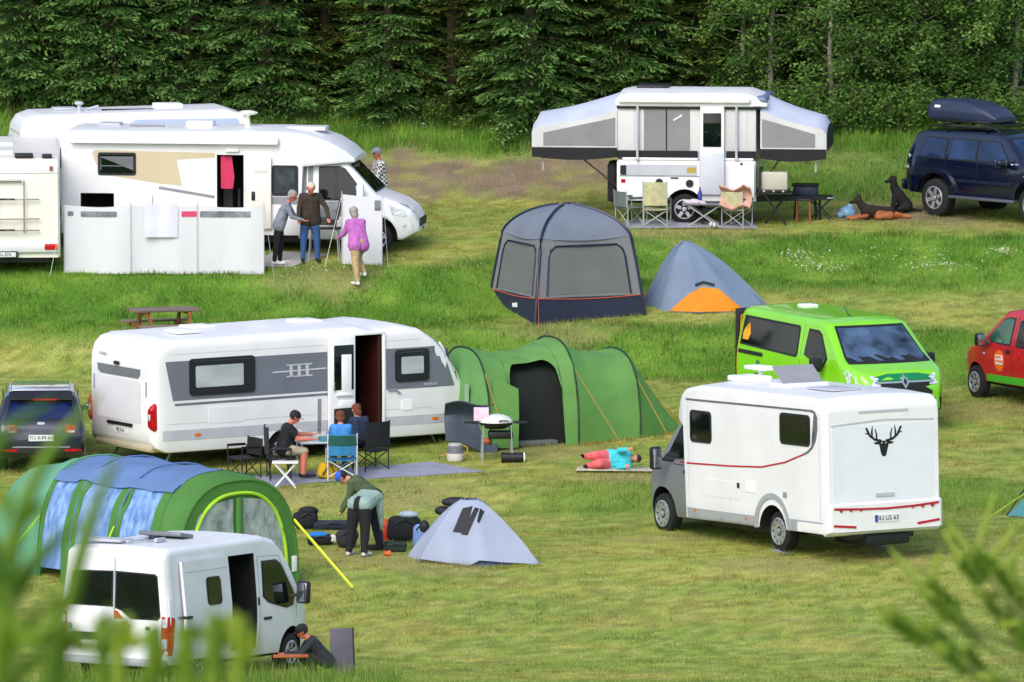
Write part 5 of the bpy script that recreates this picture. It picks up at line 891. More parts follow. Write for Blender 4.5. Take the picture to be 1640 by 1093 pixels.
def tent_gazebo():
    t = thing('gazebo_tent', 'grey square gazebo tent with mesh windows and navy skirt', 'tent'); gr = cloth('grey_canvas', '#7d8084', bump=.25); rf = cloth('blue_grey_roof', '#757e8c', bump=.25); nv = cloth('navy_skirt', '#232a40'); me = cloth('grey_mesh', '#6f7371', bump=.3, bs=5); tr = mat('navy_trim', '#22283a', rough=.7); og = mat('orange_piping', '#d8603a', rough=.6)
    a, sh, zs, za = 1.29, 1.05, 1.82, 2.46
    cor = [(-1, -1), (1, -1), (1, 1), (-1, 1)]
    def edge(i, u, z):
        k = z / zs; r = a + (sh - a) * k ** 1.2; c0, c1 = cor[i], cor[(i + 1) % 4]; p = Vector((c0[0] * (1 - u) + c1[0] * u, c0[1] * (1 - u) + c1[1] * u, 0)) * r
        n = Vector((c0[0] + c1[0], c0[1] + c1[1], 0)).normalized(); return p - n * (.07 * math.sin(math.pi * u) * (1 - .3 * k)) + Vector((0, 0, z))
    for i in range(4):
        g = lambda u0, u1, z0, z1, off=0, nu=12, nz=8: [[edge(i, u0 + (u1 - u0) * x / nu, z0 + (z1 - z0) * y / nz) + Vector((cor[i][0] + cor[(i + 1) % 4][0], cor[i][1] + cor[(i + 1) % 4][1], 0)).normalized() * off for x in range(nu + 1)] for y in range(nz + 1)]
        b = B(); b.grid(g(0, 1, .55, zs)); b.o('wall', gr, t, 60); b = B(); b.grid(g(0, 1, 0, .56)); sk = b.o('skirt', nv, t, 60)
        b = B(); b.tube([edge(i, u / 14, .56 - .05 * math.sin(math.pi * u / 14)) + Vector((cor[i][0] + cor[(i + 1) % 4][0], cor[i][1] + cor[(i + 1) % 4][1], 0)).normalized() * .012 for u in range(15)], .009, 5); b.o('piping', og, t)
        b = B(); b.grid(g(.11, .89, .62, 1.62, .008)); w = b.o('mesh_window', me, t, 60)
        P = [(.1, .6), (.1, 1.4), (.115, 1.55), (.17, 1.65), (.83, 1.65), (.885, 1.55), (.9, 1.4), (.9, .6)]; b = B(); b.tube([edge(i, u, z) + Vector((cor[i][0] + cor[(i + 1) % 4][0], cor[i][1] + cor[(i + 1) % 4][1], 0)).normalized() * .014 for u, z in P], .02, 6); b.o('window_trim', tr, w)
        rows = []
        for y in range(11):
            k = y / 10; z = zs + (za - zs) * (.2 * k + .8 * math.sin(k * math.pi / 2)); rr = sh * (.35 * (1 - k) + .65 * math.cos(k * math.pi / 2))
            rows.append([Vector(((cor[i][0] * (1 - u / 10) + cor[(i + 1) % 4][0] * u / 10) * rr, (cor[i][1] * (1 - u / 10) + cor[(i + 1) % 4][1] * u / 10) * rr, z - .07 * math.sin(math.pi * u / 10) * (1 - k) + (.06 * math.sin(math.pi * u / 10) * math.sin(math.pi * k)))) for u in range(11)])
        b = B(); b.grid(rows); b.o('roof_panel', rf, t, 60)
        c = cor[i]; pts = [Vector((c[0] * (a + (sh - a) * (k / 8) ** 1.2), c[1] * (a + (sh - a) * (k / 8) ** 1.2), zs * k / 8)) for k in range(9)] + [Vector((c[0] * sh * (.35 * (1 - k / 10) + .65 * math.cos(k / 10 * math.pi / 2)), c[1] * sh * (.35 * (1 - k / 10) + .65 * math.cos(k / 10 * math.pi / 2)), zs + (za - zs) * (.02 * k + .8 * math.sin(k / 10 * math.pi / 2)) + .012)) for k in range(1, 10)]
        b = B(); b.tube(pts, .035, 6); b.o('pole_sleeve', tr, t)
    b = B(); b.lathe((0, 0, za), [(.08, -.02), (.07, .02), (.03, .035)], 'Z', 10); b.o('hub_cap', tr, t)
    lb = [edge(0, .12, .3) + Vector((0, -.02, 0)) for _ in range(1)]; e3 = lambda u, z: edge(3, u, z) + Vector((-.02, 0, 0)); b = B(); b.poly([e3(.56, .28), e3(.46, .26), e3(.44, .34), e3(.55, .38)]); b.thick(.004); b.o('maker_logo', PLATE, t)
    guy(t, (-1.2, -1.2, 1.3), (-1.4, -1.75, 0), og, .004)
    place(t, (-1.29, -1.29, 0), 857, 521, 23); return t
tent_gazebo()

def radial(base, apex, p, nr=10, ns=5, raise_=0, wr=.012, conc=0):
    # cloth stretched from a base outline up to a short ridge
    rows = []; n = len(base)
    for k in range(nr + 1):
        r = k / nr; row = []
        for i in range(n):
            for s in range(ns):
                a = Vector(base[i]); b_ = Vector(base[(i + 1) % n]); f = s / ns; q = a.lerp(b_, f); ax = apex(q) if callable(apex) else Vector(apex)
                sag = 1 - conc * math.sin(math.pi * f) * math.sin(math.pi * (r ** .8)); xy = ax.xy.lerp(q.xy, r * 1.0) ; xy = ax.xy + (xy - ax.xy) * sag
                z = raise_ + (ax.z - raise_) * (1 - r ** p); zz = noise.noise(Vector((xy.x * 2.5, xy.y * 2.5, z * 2.5 + i))) * wr; row.append(Vector((xy.x, xy.y, z + zz + (base[i][2] if len(base[i]) > 2 else 0) * r * (1 - f))))
        row.append(row[0]); rows.append(row)
    b = B(); b.grid(rows); bmesh.ops.remove_doubles(b.bm, verts=b.bm.verts[:], dist=.0008); return b
def tent_orange():
    t = thing('dome_tent', 'blue-grey dome tent with an orange inner door, right of the gazebo tent', 'tent'); fl = cloth('slate_blue_flysheet', '#75879f', bump=.3); og = cloth('orange_inner', '#e08a12')
    base = [(-1.25, -.2, 0), (-.75, -.8, 0), (.0, -1.0, 0), (.8, -.85, 0), (1.6, -.3, 0), (1.1, .8, 0), (0, 1.1, 0), (-.9, .7, 0)]
    fs = radial(base, (-.3, .05, 1.5), 1.5, 12, 5, .03, .015, .05).o('flysheet', fl, t, 60); T = bvh(fs)
    patch(T, 'R', [(-.62, .05), (1.02, .05), (.75, .25), (.45, .52), (.08, .56), (-.2, .42)], 'inner_door', og, t, .02, .02, .15); patch(T, 'R', band([(-.06, .6), (.12, .66), (.36, .6)], .05), 'door_vent', mat('dark_mesh', '#22262c', rough=.8), t, .03)
    b = B(); b.tube([(-1.2, -.5, .02)] + [(-1.2 + 1.0 * k, -.55 * (1 - k), 1.47 * math.sin(k * math.pi / 2) ** .9 + .02) for k in (.2, .4, .6, .8)] + [(-.25, .05, 1.5)], .012, 5); b.o('pole', mat('pole_blue', '#5c6f90', rough=.6), t); b = B(); b.tube([(1.6, -.35, .03), (.9, -.25, .62), (.35, -.1, 1.12), (-.2, .03, 1.5)], .012, 5); b.o('pole', MATS['pole_blue'], t)
    place(t, (.0, -1.0, 0), 1118, 504, 0); return t
tent_orange()
def tent_small():
    t = thing('small_tent', 'small pale grey two-person tent with black stripes on the lower field', 'tent'); fl = cloth('pale_grey_flysheet', '#aab4cb', bump=.25, trans=.2); inn = cloth('blue_mesh_inner', '#6d7a96'); bk = mat('black_stripe', '#1a1c24', rough=.7)
    base = [(-1.28, .15, 0), (-.98, -.5, .1), (.15, -.85, .12), (1.3, -.55, 0), (1.0, .6, .05), (-.6, .9, .05)]
    fs = radial(base, lambda q: Vector((max(-.18, min(.1, q.x * .3)), max(-.1, min(.25, q.y * .4)), 1.2)), 1.35, 12, 6, .02, .012, .08).o('flysheet', fl, t, 60); T = bvh(fs)
    radial([(x * .93, y * .9, 0) for x, y, z in base], (-.05, .08, 1.1), 1.1, 8, 5, .0, .01, .05).o('inner_tent', inn, t, 60)
    patch(T, 'R', [(-.17, 1.06), (.02, 1.1), (-.12, .62), (-.36, .63)], 'black_stripe', bk, t, .012, .02, .12); patch(T, 'R', [(.06, 1.08), (.14, 1.06), (-.08, .58), (-.2, .59)], 'black_stripe', bk, t, .012, .02, .12); patch(T, 'R', [(.16, 1.06), (.24, 1.0), (.14, .8), (.1, .84)], 'black_stripe', bk, t, .012, .02, .12)
    b = B(); b.ell((-.3, .25, 1.12), (.28, .16, .1)); b.ell((-.55, .3, .95), (.16, .14, .09)); b.ell((-.9, .2, .66), (.1, .12, .12)); b.o('dark_top_cover', bk, t)
    b = B(); b.tube([(-.99, -.52, .03), (-.7, -.36, .52), (-.4, -.18, .9), (-.12, .0, 1.22)], .013, 5); b.o('pole_sleeve', mat('grey_sleeve', '#6d7484', rough=.6), t); b = B(); b.tube([(1.3, -.55, .04), (.85, -.35, .5), (.45, -.15, .9), (.15, .03, 1.18)], .013, 5); b.o('pole_sleeve', MATS['grey_sleeve'], t)
    for a, e in (((-1.28, .15, .05), (-1.5, .1, 0)), ((1.3, -.55, .05), (1.6, -.7, 0)), ((-.98, -.5, .1), (-1.1, -.7, 0))): guy(t, a, e, STEEL)
    place(t, (.15, -.85, 0), 768, 910, 0); return t
tent_small()
def tent_teal():
    t = thing('dome_tent', 'teal tent corner at the right edge beside the deer motorhome', 'tent'); fl = cloth('teal_flysheet', '#4f8f94')
    base = [(-1.5, -.2, 0), (-.7, -.9, 0), (.7, -.9, 0), (1.5, -.2, 0), (.9, .9, 0), (-.9, .9, 0)]; radial(base, (0, 0, 1.25), 1.25, 12, 5, .02, .015, .05).o('flysheet', fl, t, 60)
    b = B(); b.tube([(-1.5, -.2, .03), (-1.1, -.14, .62), (-.6, -.08, 1.02), (0, 0, 1.28)], .016, 5); b.o('pole', mat('black_pole', '#1b1d20', rough=.6), t); guy(t, (-1.0, -.4, .6), (-2.0, -.9, 0), mat('lime_piping', '#a8d82a'), .008)
    b = B(); b.tube([(-1.45, -.3, .02), (-.7, -.92, .02), (.7, -.92, .02)], .03, 5); b.o('hem', MATS['black_pole'], t)
    place(t, (-.7, -.9, 0), 1680, 836, 0); return t
tent_teal()

# ------------------------------------------------------------------ white windbreaks
def windbreak(label, x0, x1, ytop, ybot0, ybot1, d, wins, name='windbreak'):
    t = thing(name, label, 'windbreak'); A = at(x0, ybot0, d); Bp = at(x1, ybot1, d - .15); z0 = gz(A.x, A.y); L = (Bp - A).xy.length; hh = (at(x0, ytop, d).z - z0)
    cl = cloth('white_windbreak_cloth', '#f0f1f5', var=.015, bump=.7, bs=4, trans=.35, stretch=(1, 1, .35)); n = max(8, int(L / .12))
    f = lambda x: .05 * math.sin(x * 4.3) + .05 * noise.noise(Vector((x * 2, 0, 1)))
    rows = [[(x, f(x) * (1 - .4 * k) + .012 * noise.noise(Vector((x * 3, k * 4, 5))), -.02 + hh * k - .05 * abs(math.sin(math.pi * x / 1.45)) * (k == 1)) for x in [L * i / n for i in range(n + 1)]] for k in (0, .2, .4, .6, .8, .9, 1)]
    b = B(); b.grid(rows); b.thick(.006); sh = b.o('sheet', cl, t, 70); T = bvh(sh)
    for i in range(int(L / 1.45 + .5) + 1): b = B(); x = min(L, i * L / max(1, int(L / 1.45 + .5))); b.tube([(x, f(x) - .03, -.03), (x, f(x) - .03, hh + .05)], .008); b.o('pole', LGREY, t)
    for x in (0, L): guy(t, (x, .03, hh), (x + (-.25 if x == 0 else .25), -.7, .0), STEEL, .005)
    for w in wins: patch(T, 'R', rrect(w[0], hh + w[1], w[2], hh + w[3], .02), 'window_strip', w[4], t, .01)
    t.location = (A.x, A.y, z0); t.rotation_euler = (0, 0, math.atan2(Bp.y - A.y, Bp.x - A.x)); return t, L, hh
GV = mat('grey_vinyl', '#7f838a', rough=.25, var=.35, ns=4); PV = mat('pink_vinyl', '#d0436a', rough=.4)
w1, L1, h1 = windbreak('long white windbreak with clear window strips in front of the beige motorhome', 103, 423, 327, 441, 438, 202.0, [(.08, -.26, .2, -.16, GV), (.36, -.28, 1.15, -.16, GV), (2.55, -.27, 2.88, -.15, PV), (2.95, -.28, 4.05, -.15, GV)])
b = B(); b.grid([[(1.75 + .72 * u / 8, -.06 - .015 * math.sin(u * 1.3) - .02 * v / 6, h1 + .01 - .72 * v / 6) for u in range(9)] for v in range(7)] + []); b.thick(.012); tw = b.o('towel', cloth('white_towel', '#e2e2f0', bump=.3, bs=20)); tw.location = w1.location; tw.rotation_euler = w1.rotation_euler; tag(tw, 'white towel hanging over the long windbreak', 'towel')
windbreak('short white windbreak panel behind the person in the pink jacket', 548, 613, 310, 427, 427, 202.6, [(.72, -.36, .86, -.14, GV)])
# pink jacket in the doorway of the beige motorhome
b = B(); b.grid([[(x, -.02 * math.sin(x * 14 + z * 3), z) for x in np.linspace(-.02 - .04, .1 + .14 * (1.0 - abs(z - .25)), 7)] for z in np.linspace(0, .72, 9)]); b.thick(.03); o = b.o('hanging_jacket', cloth('pink_cloth', '#d8365f')); m = MB_.rotation_euler.to_matrix(); o.location = MB_.location + m @ Vector((3.58, -1.02, 1.42)); o.rotation_euler = MB_.rotation_euler; tag(o, 'bright pink jacket hanging in the motorhome doorway', 'jacket')

# ------------------------------------------------------------------ pop-up camper
def popup():
    t = thing('popup_camper', 'white pop-up tent camper with grey mesh windows and two bunk ends', 'trailer'); cv = cloth('offwhite_canvas', '#d9d9d9', bump=.2, stretch=(1, 1, .3)); ms = cloth('grey_screen', '#8e8e90', bump=.35, bs=5); tp = cloth('pale_blue_vinyl', '#c3cbdc', bump=.2); bk = cloth('black_canvas', '#1d1c22'); W1 = WHITE
    body = loft('body', W1, t, (0, 3.2), [(0, .75), (.25, .52), (3.2, .52)], [(0, 1.42), (.03, 1.46), (3.17, 1.46), (3.2, 1.42)], [(0, .97), (.05, 1), (3.15, 1), (3.2, .97)], [(.4, 1.03), (1.6, 1.03)], rt=.03, rb=.02, crown=0); cut(body, [arch(1.56, -1.03, .36, .44, .3), arch(1.56, 1.03, .36, .44, .3)]); T = bvh(body)
    for s in (1, -1): wheel(t, 1.56, s * 1.04, .34, .34, .22, 5, .66, LGREY)
    patch(T, 'R', rrect(.12, 1.12, 1.85, 1.36, .02), 'side_band', LGREY, t, .01); patch(T, 'R', band([(.05, 1.1), (1.9, 1.1)], .02), 'band_line', GREYP, t, .012); patch(T, 'R', rrect(.08, 1.12, .22, 1.34, .02), 'corner_light', BLACKP, t, .02); patch(T, 'R', rrect(.1, .94, .2, 1.02, .01), 'reflector', REDL, t, .014); patch(T, 'R', rrect(1.62, 1.18, 1.82, 1.3, .01), 'yellow_sticker', mat('sticker_yellow', '#b39a3a', rough=.5), t, .016); patch(T, 'R', rrect(1.24, 1.04, 1.42, 1.07, .01), 'lock', BLACKP, t, .016)
    for x, z in ((1.68, .93), (.98, .95)): patch(T, 'R', [(x + .09 * math.cos(R(a)), z + .09 * math.sin(R(a))) for a in range(0, 360, 30)], 'round_hatch', BLACKP, t, .02)
    b = B(); b.box((1.0, 0, 1.49), (1.75, 2.1, .06), .02); b.box((2.72, 0, 1.49), (.85, 2.1, .06), .02); b.o('box_rim', FLAP, t)
    # canvas walls with screens
    b = B(); b.box((1.6, 0, 2.1), (3.2, 1.96, 1.22), .02); cw = b.o('canvas_wall', cv, t); TW = bvh(cw)
    for x0, x1 in ((.62, 1.13), (1.15, 1.68)): patch(TW, 'R', [(x0, 1.66), (x1, 1.66), (x1, 2.66), (x0, 2.66)], 'screen_window', ms, t, .012, .03, .2)
    patch(TW, 'R', band([(1.14, 1.66), (1.14, 2.68)], .03), 'zip', bk, t, .02); patch(TW, 'R', band([(1.3, 2.38), (1.5, 2.5)], .04), 'rolled_tie', PLATE, t, .02)
    patch(TW, 'R', rrect(0, 1.5, 1.86, 1.68, .02), 'black_skirt', bk, t, .05, .05); patch(TW, 'R', rrect(2.52, 1.5, 3.2, 1.68, .02), 'black_skirt', bk, t, .05, .05)
    for x in (.4, .52, 2.75, 3.0): patch(TW, 'R', band([(x, 1.7), (x, 2.66)], .012), 'canvas_seam', LGREY, t, .004)
    b = B(); b.box((2.2, -1.06, 2.13), (.55, .05, 1.15), .02); d = b.o('door', FLAP, t); b = B(); b.box((2.2, -1.09, 2.17), (.42, .02, .78), .02); b.o('door_window', GLASS, d); b = B(); b.box((2.2, -1.1, 1.17), (.58, .06, .98), .03); b.o('door_lower_panel', mat('door_pale', '#c3c8d2', rough=.35), d)
    b = B(); b.box((2.88, -1.12, 1.03), (.6, .05, .82), .02); b.o('side_hatch', W1, t); b = B(); b.box((2.88, -1.15, 1.4), (.05, .02, .06)); b.o('hatch_latch', BLACKP, t)
    for x in (.48, 2.76): b = B(); b.tube([(x, -1.08, 1.44), (x, -1.06, 2.72)], .03, 8); b.box((x, -1.1, 1.5), (.08, .05, .07), .01); b.o('lift_post', LGREY, t)
    rf = loft('roof', W1, t, (-.03, 3.45), [(-.03, 2.7), (3.45, 2.7)], [(-.03, 2.84), (.05, 2.95), (.3, 3.0), (3.0, 3.0), (3.3, 2.9), (3.45, 2.78)], [(-.03, .97), (.1, 1), (3.1, 1), (3.45, .94)], [(2.6, 1.06), (3.0, 1.02)], rt=.1, rb=.02, crown=.07)
    b = B(); b.box((1.65, 0, 2.68), (3.3, 2.08, .07), .01); b.o('roof_trim', BLACKP, rf); b = B(); b.box((1.55, -1.1, 2.86), (3.05, .12, .15), .05); b.o('awning_roll', FLAP, rf); b = B(); b.box((.75, .1, 3.09), (.75, .7, .07), .03); b.o('roof_box', BLACKP, rf)
    b = B(); b.box((3.3, 0, 2.84), (.3, 2.0, .2), .08); b.o('roof_end_cap', mat('roof_blue_grey', '#6d7c98', rough=.4), rf)
    def bunk(sg, xi, xo, ze_i, zr_i, ze_o, zr_o):
        sec = lambda x, ze, zr, k=1: [Vector((x, -1.0 * k, 1.7)), Vector((x, -1.0 * k, ze)), Vector((x, -.5, (ze + zr) / 2 + .06)), Vector((x, 0, zr)), Vector((x, .5, (ze + zr) / 2 + .06)), Vector((x, 1.0 * k, ze)), Vector((x, 1.0 * k, 1.7))]
        n = 8; S_ = [sec(xi + (xo - xi) * i / n, ze_i + (ze_o - ze_i) * i / n - .04 * math.sin(math.pi * i / n), zr_i + (zr_o - zr_i) * i / n - .05 * math.sin(math.pi * i / n)) for i in range(n + 1)]; S_.append(sec(xo + sg * .1, ze_o - .12, zr_o - .2, .96))
        b = B(); b.grid([s[1:6] for s in S_]); b.thick(.01); top = b.o('bunk_top', tp, t, 60)
        b = B(); b.grid([s[0:2] for s in S_]); b.thick(.006); fw = b.o('bunk_wall', cv, t, 60); b = B(); b.grid([s[5:7] for s in S_]); b.thick(.006); b.o('bunk_wall', cv, t, 60)
        b = B(); b.poly([p + Vector((sg * .01, 0, 0)) for p in S_[-1]]); b.thick(.01); b.o('bunk_end', bk if sg > 0 else cv, t, 60)
        Tb = bvh(fw); x0, x1 = sorted((xi + sg * .04, xo - sg * .16)); zz = lambda x: float(np.interp(sg * x, sorted((sg * xi, sg * xo)), (ze_i, ze_o))) - .16; patch(Tb, 'R', [(x0, 1.78), (x1, 1.78), (x1, zz(x1)), (x0, zz(x0))], 'bunk_screen', ms, t, .012, .02, .2)
        b = B(); xa, xb = sorted((xi, xo + sg * .1)); rows = [[(x, -1.03, z - (.07 * math.sin(math.pi * (x - xa) / (xb - xa)) * (z < 1.6))) for x in np.linspace(xa, xb, 9)] for z in (1.74, 1.6, 1.52)]; b.grid(rows); b.thick(.01); b.o('bunk_skirt', bk, t, 60)
        b = B(); b.box(((xi + xo) / 2, 0, 1.66), (abs(xo - xi), 2.0, .08), .02); b.o('bunk_floor', LGREY, t)
        b = B(); b.tube([(xo - sg * .15, -.9, 1.64), (xo - sg * .15, -.9, 1.2)], .025); b.o('bunk_leg', STEEL, t); b = B(); b.tube([(xo - sg * .9, -.85, 1.6), (xi - sg * .1, -.9, .75)], .018); b.o('bunk_strut', BLACKP, t)
    bunk(-1, 0, -1.86, 2.6, 2.95, 2.2, 2.48); bunk(1, 3.3, 4.72, 2.6, 2.97, 2.2, 2.46)
    b = B(); b.lathe((-.16, -.1, 1.02), [(.34, -.1), (.37, 0), (.34, .12)], 'X', 22); b.box((-.14, -.62, .92), (.2, .4, .9), .06); b.o('spare_wheel', RUBBER, t)
    b = B(); b.prism([(3.2, -.8, .6), (3.2, .8, .6), (4.9, .08, .6), (4.9, -.08, .6)], (0, 0, -.1)); b.tube([(4.6, 0, .6), (4.6, 0, .0)], .03); b.o('drawbar', BLACKP, t); b = B(); b.box((1.6, 0, .5), (3.0, 1.5, .1)); b.o('chassis', BLACKP, t); b = B(); b.box((2.2, -1.15, .36), (.5, .3, .04), .01); b.tube([(2.0, -1.25, .36), (2.0, -1.25, 0)], .02); b.tube([(2.4, -1.25, .36), (2.4, -1.25, 0)], .02); b.o('entry_step', BLACKP, t)
    for x in (.2, 3.05): b = B(); b.tube([(x, -.8, .55), (x + .1, -.8, .0)], .025); b.o('steady_leg', BLACKP, t)
    # side kitchen
    b = B(); b.box((3.62, -.85, .72), (.85, .5, .05), .01); b.box((3.3, -.85, 1.0), (.05, .5, .6)); b.tube([(3.4, -1.05, .7), (3.9, -1.05, .0)], .025); b.tube([(3.9, -.7, .7), (3.4, -.7, .0)], .025); k = b.o('kitchen_shelf', BLACKP, t); b = B(); b.box((3.62, -.85, .98), (.62, .34, .46), .03); b.o('stove_lid', mat('cream_enamel', '#b9b7a6', rough=.4), k); b = B(); b.box((3.62, -.92, .78), (.7, .4, .06), .01); b.o('stove', BLACKP, k)
    for i in range(3): b = B(); b.lathe((3.4 + .22 * i, -1.14, .78), [(.025, 0), (.02, .03)], 'Y', 8); b.o('knob', LGREY, k)
    place(t, (1.56, -1.04, 0), 1096, 359, -6, scale=.97); return t
PU = popup()
# ------------------------------------------------------------------ people: one continuous voxel-fused body each
SKIN = mat('skin', '#c98f74', rough=.55, var=.08); SKINR = mat('ruddy_skin', '#c4705a', rough=.55, var=.1)
def capsule(bm, a, b, r0, r1, n=10):
    a, b = Vector(a), Vector(b); d = b - a; L = d.length; d = d.normalized() if L > 1e-6 else Vector((0, 0, 1)); u = d.cross(Vector((0, 0, 1)) if abs(d.z) < .9 else Vector((1, 0, 0))).normalized(); w = d.cross(u); rings = []
    prof = [(-math.cos(R(x)) * r0, math.sin(R(x)) * r0) for x in (0, 25, 50, 75, 90)] + [(L + math.cos(R(x)) * r1, math.sin(R(x)) * r1) for x in (90, 75, 50, 25, 0)]
    for h, rr in prof: rings.append([bm.verts.new(a + d * h + (u * math.cos(2 * math.pi * k / n) + w * math.sin(2 * math.pi * k / n)) * max(rr, .0008)) for k in range(n)])
    for i in range(len(rings) - 1):
        for k in range(n): bm.faces.new((rings[i][k], rings[i][(k + 1) % n], rings[i + 1][(k + 1) % n], rings[i + 1][k]))
    bm.faces.new(rings[0][::-1]); bm.faces.new(rings[-1])
def fuse(name, segs, mats, parent, vox=.0125, wr=.006, wrtags=(1, 2)):
    bm = bmesh.new()
    for s in segs: capsule(bm, *s[:4])
    bmesh.ops.recalc_face_normals(bm, faces=bm.faces[:]); me = bpy.data.meshes.new('t'); bm.to_mesh(me); bm.free(); o = bpy.data.objects.new(name, me); COL.objects.link(o)
    m = o.modifiers.new('r', 'REMESH'); m.mode = 'VOXEL'; m.voxel_size = vox; q = o.modifiers.new('s', 'SMOOTH'); q.factor = .5; q.iterations = 4
    dg = bpy.context.evaluated_depsgraph_get(); me2 = bpy.data.meshes.new_from_object(o.evaluated_get(dg)); o.modifiers.clear(); o.data = me2; bpy.data.meshes.remove(me); me2.name = name
    for x in mats: me2.materials.append(x)
    nf = len(me2.polygons); c = np.zeros(nf * 3); me2.polygons.foreach_get('center', c); c = c.reshape(-1, 3); best = np.full(nf, 1e9); tg = np.zeros(nf, int)
    for s in segs:
        a, b = np.array(s[0]), np.array(s[1]); d = b - a; t = np.clip(((c - a) @ d) / max(1e-9, d @ d), 0, 1); dist = np.linalg.norm(c - a - t[:, None] * d, axis=1) - (s[2] + (s[3] - s[2]) * t); k = dist < best; best[k] = dist[k]; tg[k] = s[4]
    me2.polygons.foreach_set('material_index', tg.astype(np.int32)); me2.polygons.foreach_set('use_smooth', [True] * nf)
    nv = len(me2.vertices); co = np.zeros(nv * 3); no = np.zeros(nv * 3); me2.vertices.foreach_get('co', co); me2.vertices.foreach_get('normal', no); co = co.reshape(-1, 3); no = no.reshape(-1, 3)
    vt = set()
    for p in me2.polygons:
        if p.material_index in wrtags: vt.update(p.vertices)
    for i in vt:
        q = Vector(co[i]); co[i] += no[i] * (noise.noise(q * 16) * wr + noise.noise(q * 34) * wr * .5)
    me2.vertices.foreach_set('co', co.ravel()); me2.update()
    o.parent = parent; return o
def person(label, px, py, yaw, h, P, cols, hat=None, hair=None, lie=None, dz=0, group=None, skin=None, sleeve=2):
    t = thing('person', label, 'person', group); V3 = Vector; lean = R(P.get('lean', 5)); bow = R(P.get('bow', 10)); sg = []
    hz = V3((0, 0, 0)); up = V3((math.sin(lean), 0, math.cos(lean))); fw = V3((math.cos(lean), 0, -math.sin(lean))); f_ = h * P.get('fat', 1.0) * 1.1
    neck = up * .285 * h; mid = up * .15 * h
    J = {}
    for s, n in ((1, 'L'), (-1, 'R')):
        hp = V3((0, s * .052 * h, 0)); fl, kn, ab = P.get('leg' + n, (2, 4, 4)); fl, kn, ab = R(fl), R(kn), R(ab); k = hp + V3((math.sin(fl), s * math.sin(ab) * math.cos(fl), -math.cos(fl))).normalized() * .245 * h; a2 = fl - kn; an = k + V3((math.sin(a2), s * math.sin(ab) * .5, -math.cos(a2))).normalized() * .245 * h
        fd = P.get('foot' + n, 0); toe = an + V3((math.cos(R(fd)) * .13 * h, s * .02, -.03 * h - math.sin(R(fd)) * .1 * h)); heel = an + V3((-.02 * h, 0, -.025 * h))
        sg += [(hp, k, .060 * f_, .040 * f_, 2), (k, an, .040 * f_, .026 * f_, 2), (heel, toe, .026 * h, .020 * h, 3), (an, heel, .026 * h, .024 * h, 3)]; J['an' + n] = an; J['toe' + n] = toe
        if P.get('shorts'): sg[-4] = (*sg[-4][:4], 2); sg[-3] = (*sg[-3][:4], 0)
        sh = up * .262 * h + V3((0, s * .098 * h, 0)); fx, ab, el = P.get('arm' + n, (8, 8, 12)); fx, ab, el = R(fx), R(ab), R(el); e = sh + V3((math.sin(fx), s * math.sin(ab), -math.cos(fx))).normalized() * .165 * h; b2 = fx + el; w = e + V3((math.sin(b2), s * math.sin(ab) * P.get('in' + n, .2), -math.cos(b2))).normalized() * .145 * h
        sg += [(up * .25 * h + V3((0, s * .05 * h, 0)), sh, .045 * f_, .038 * f_, 1), (sh, e, .034 * f_, .026 * f_, 1), (e, w, .026 * f_, .019 * f_, 1 if sleeve == 2 else 0)]
        if sleeve == 1: m = sh.lerp(e, .62); sg[-2:] = [(sh, m, .036 * f_, .032 * f_, 1), (m, e, .026 * f_, .024 * f_, 0), (e, w, .024 * f_, .017 * f_, 0)]
        d = (w - e).normalized(); lat = V3((0, 1, 0)) if abs(d.y) < .8 else V3((1, 0, 0)); lat = (lat - d * lat.dot(d)).normalized(); nn = d.cross(lat) * (1 if P.get('palm' + n, 1) > 0 else -1)
        for q in (-1, 0, 1): sg.append((w + lat * q * .016, w + d * .075 + lat * q * .02, .017, .015, 0))
        for q, ln in ((-1.5, .06), (-.5, .075), (.5, .07), (1.5, .055)): a = w + d * .08 + lat * q * .019; m = a + d * ln * .55 + nn * .012; sg += [(a, m, .0105, .0095, 0), (m, m + d * ln * .35 + nn * .025, .0095, .008, 0)]
        a = w + d * .02 + lat * s * -.026; sg += [(a, a + d * .035 - lat * s * .022, .012, .011, 0), (a + d * .035 - lat * s * .022, a + d * .066 - lat * s * .02 + nn * .012, .0105, .009, 0)]
        sg += [(hp + V3((0, 0, .01)), mid + V3((0, s * .05 * h, 0)), .066 * f_, .058 * f_, 2 if P.get('belt', 1) == 0 else 1), (mid + V3((0, s * .05 * h, 0)), up * .235 * h + V3((0, s * .058 * h, 0)), .058 * f_, .062 * f_, 1)]
    sg += [(hz, V3((0, 0, -.01)), .07 * f_, .068 * f_, 2), (hz + up * .03 * h, mid, .066 * f_, .062 * f_, 1), (mid, up * .24 * h, .062 * f_, .06 * f_, 1)]
    if P.get('coat'): sg += [(mid, V3((0, s_ * .05 * h, -.035 * h)), .07 * f_, .078 * f_, 1) for s_ in (1, -1)]
    ha = lean * P.get('hl', .6) + bow; hu = V3((math.sin(ha), 0, math.cos(ha))); turn = R(P.get('turn', 0)); hf = V3((math.cos(ha) * math.cos(turn), math.sin(turn), -math.sin(ha) * math.cos(turn))).normalized(); hs = hu.cross(hf).normalized(); hf = hs.cross(hu).normalized()
    hc = neck + hu * .105 * h + hf * .012 * h; sg += [(up * .25 * h, neck + hu * .05 * h, .034 * h, .031 * h, 0), (hc + hu * .018 * h - hf * .008 * h, hc + hu * .012 * h + hf * .012 * h, .051 * h, .047 * h, 0), (hc + hf * .012 * h, hc - hu * .038 * h + hf * .026 * h, .040 * h, .026 * h, 0), (hc + hf * .046 * h + hu * .004 * h, hc + hf * .064 * h - hu * .012 * h, .006 * h, .009 * h, 0)]
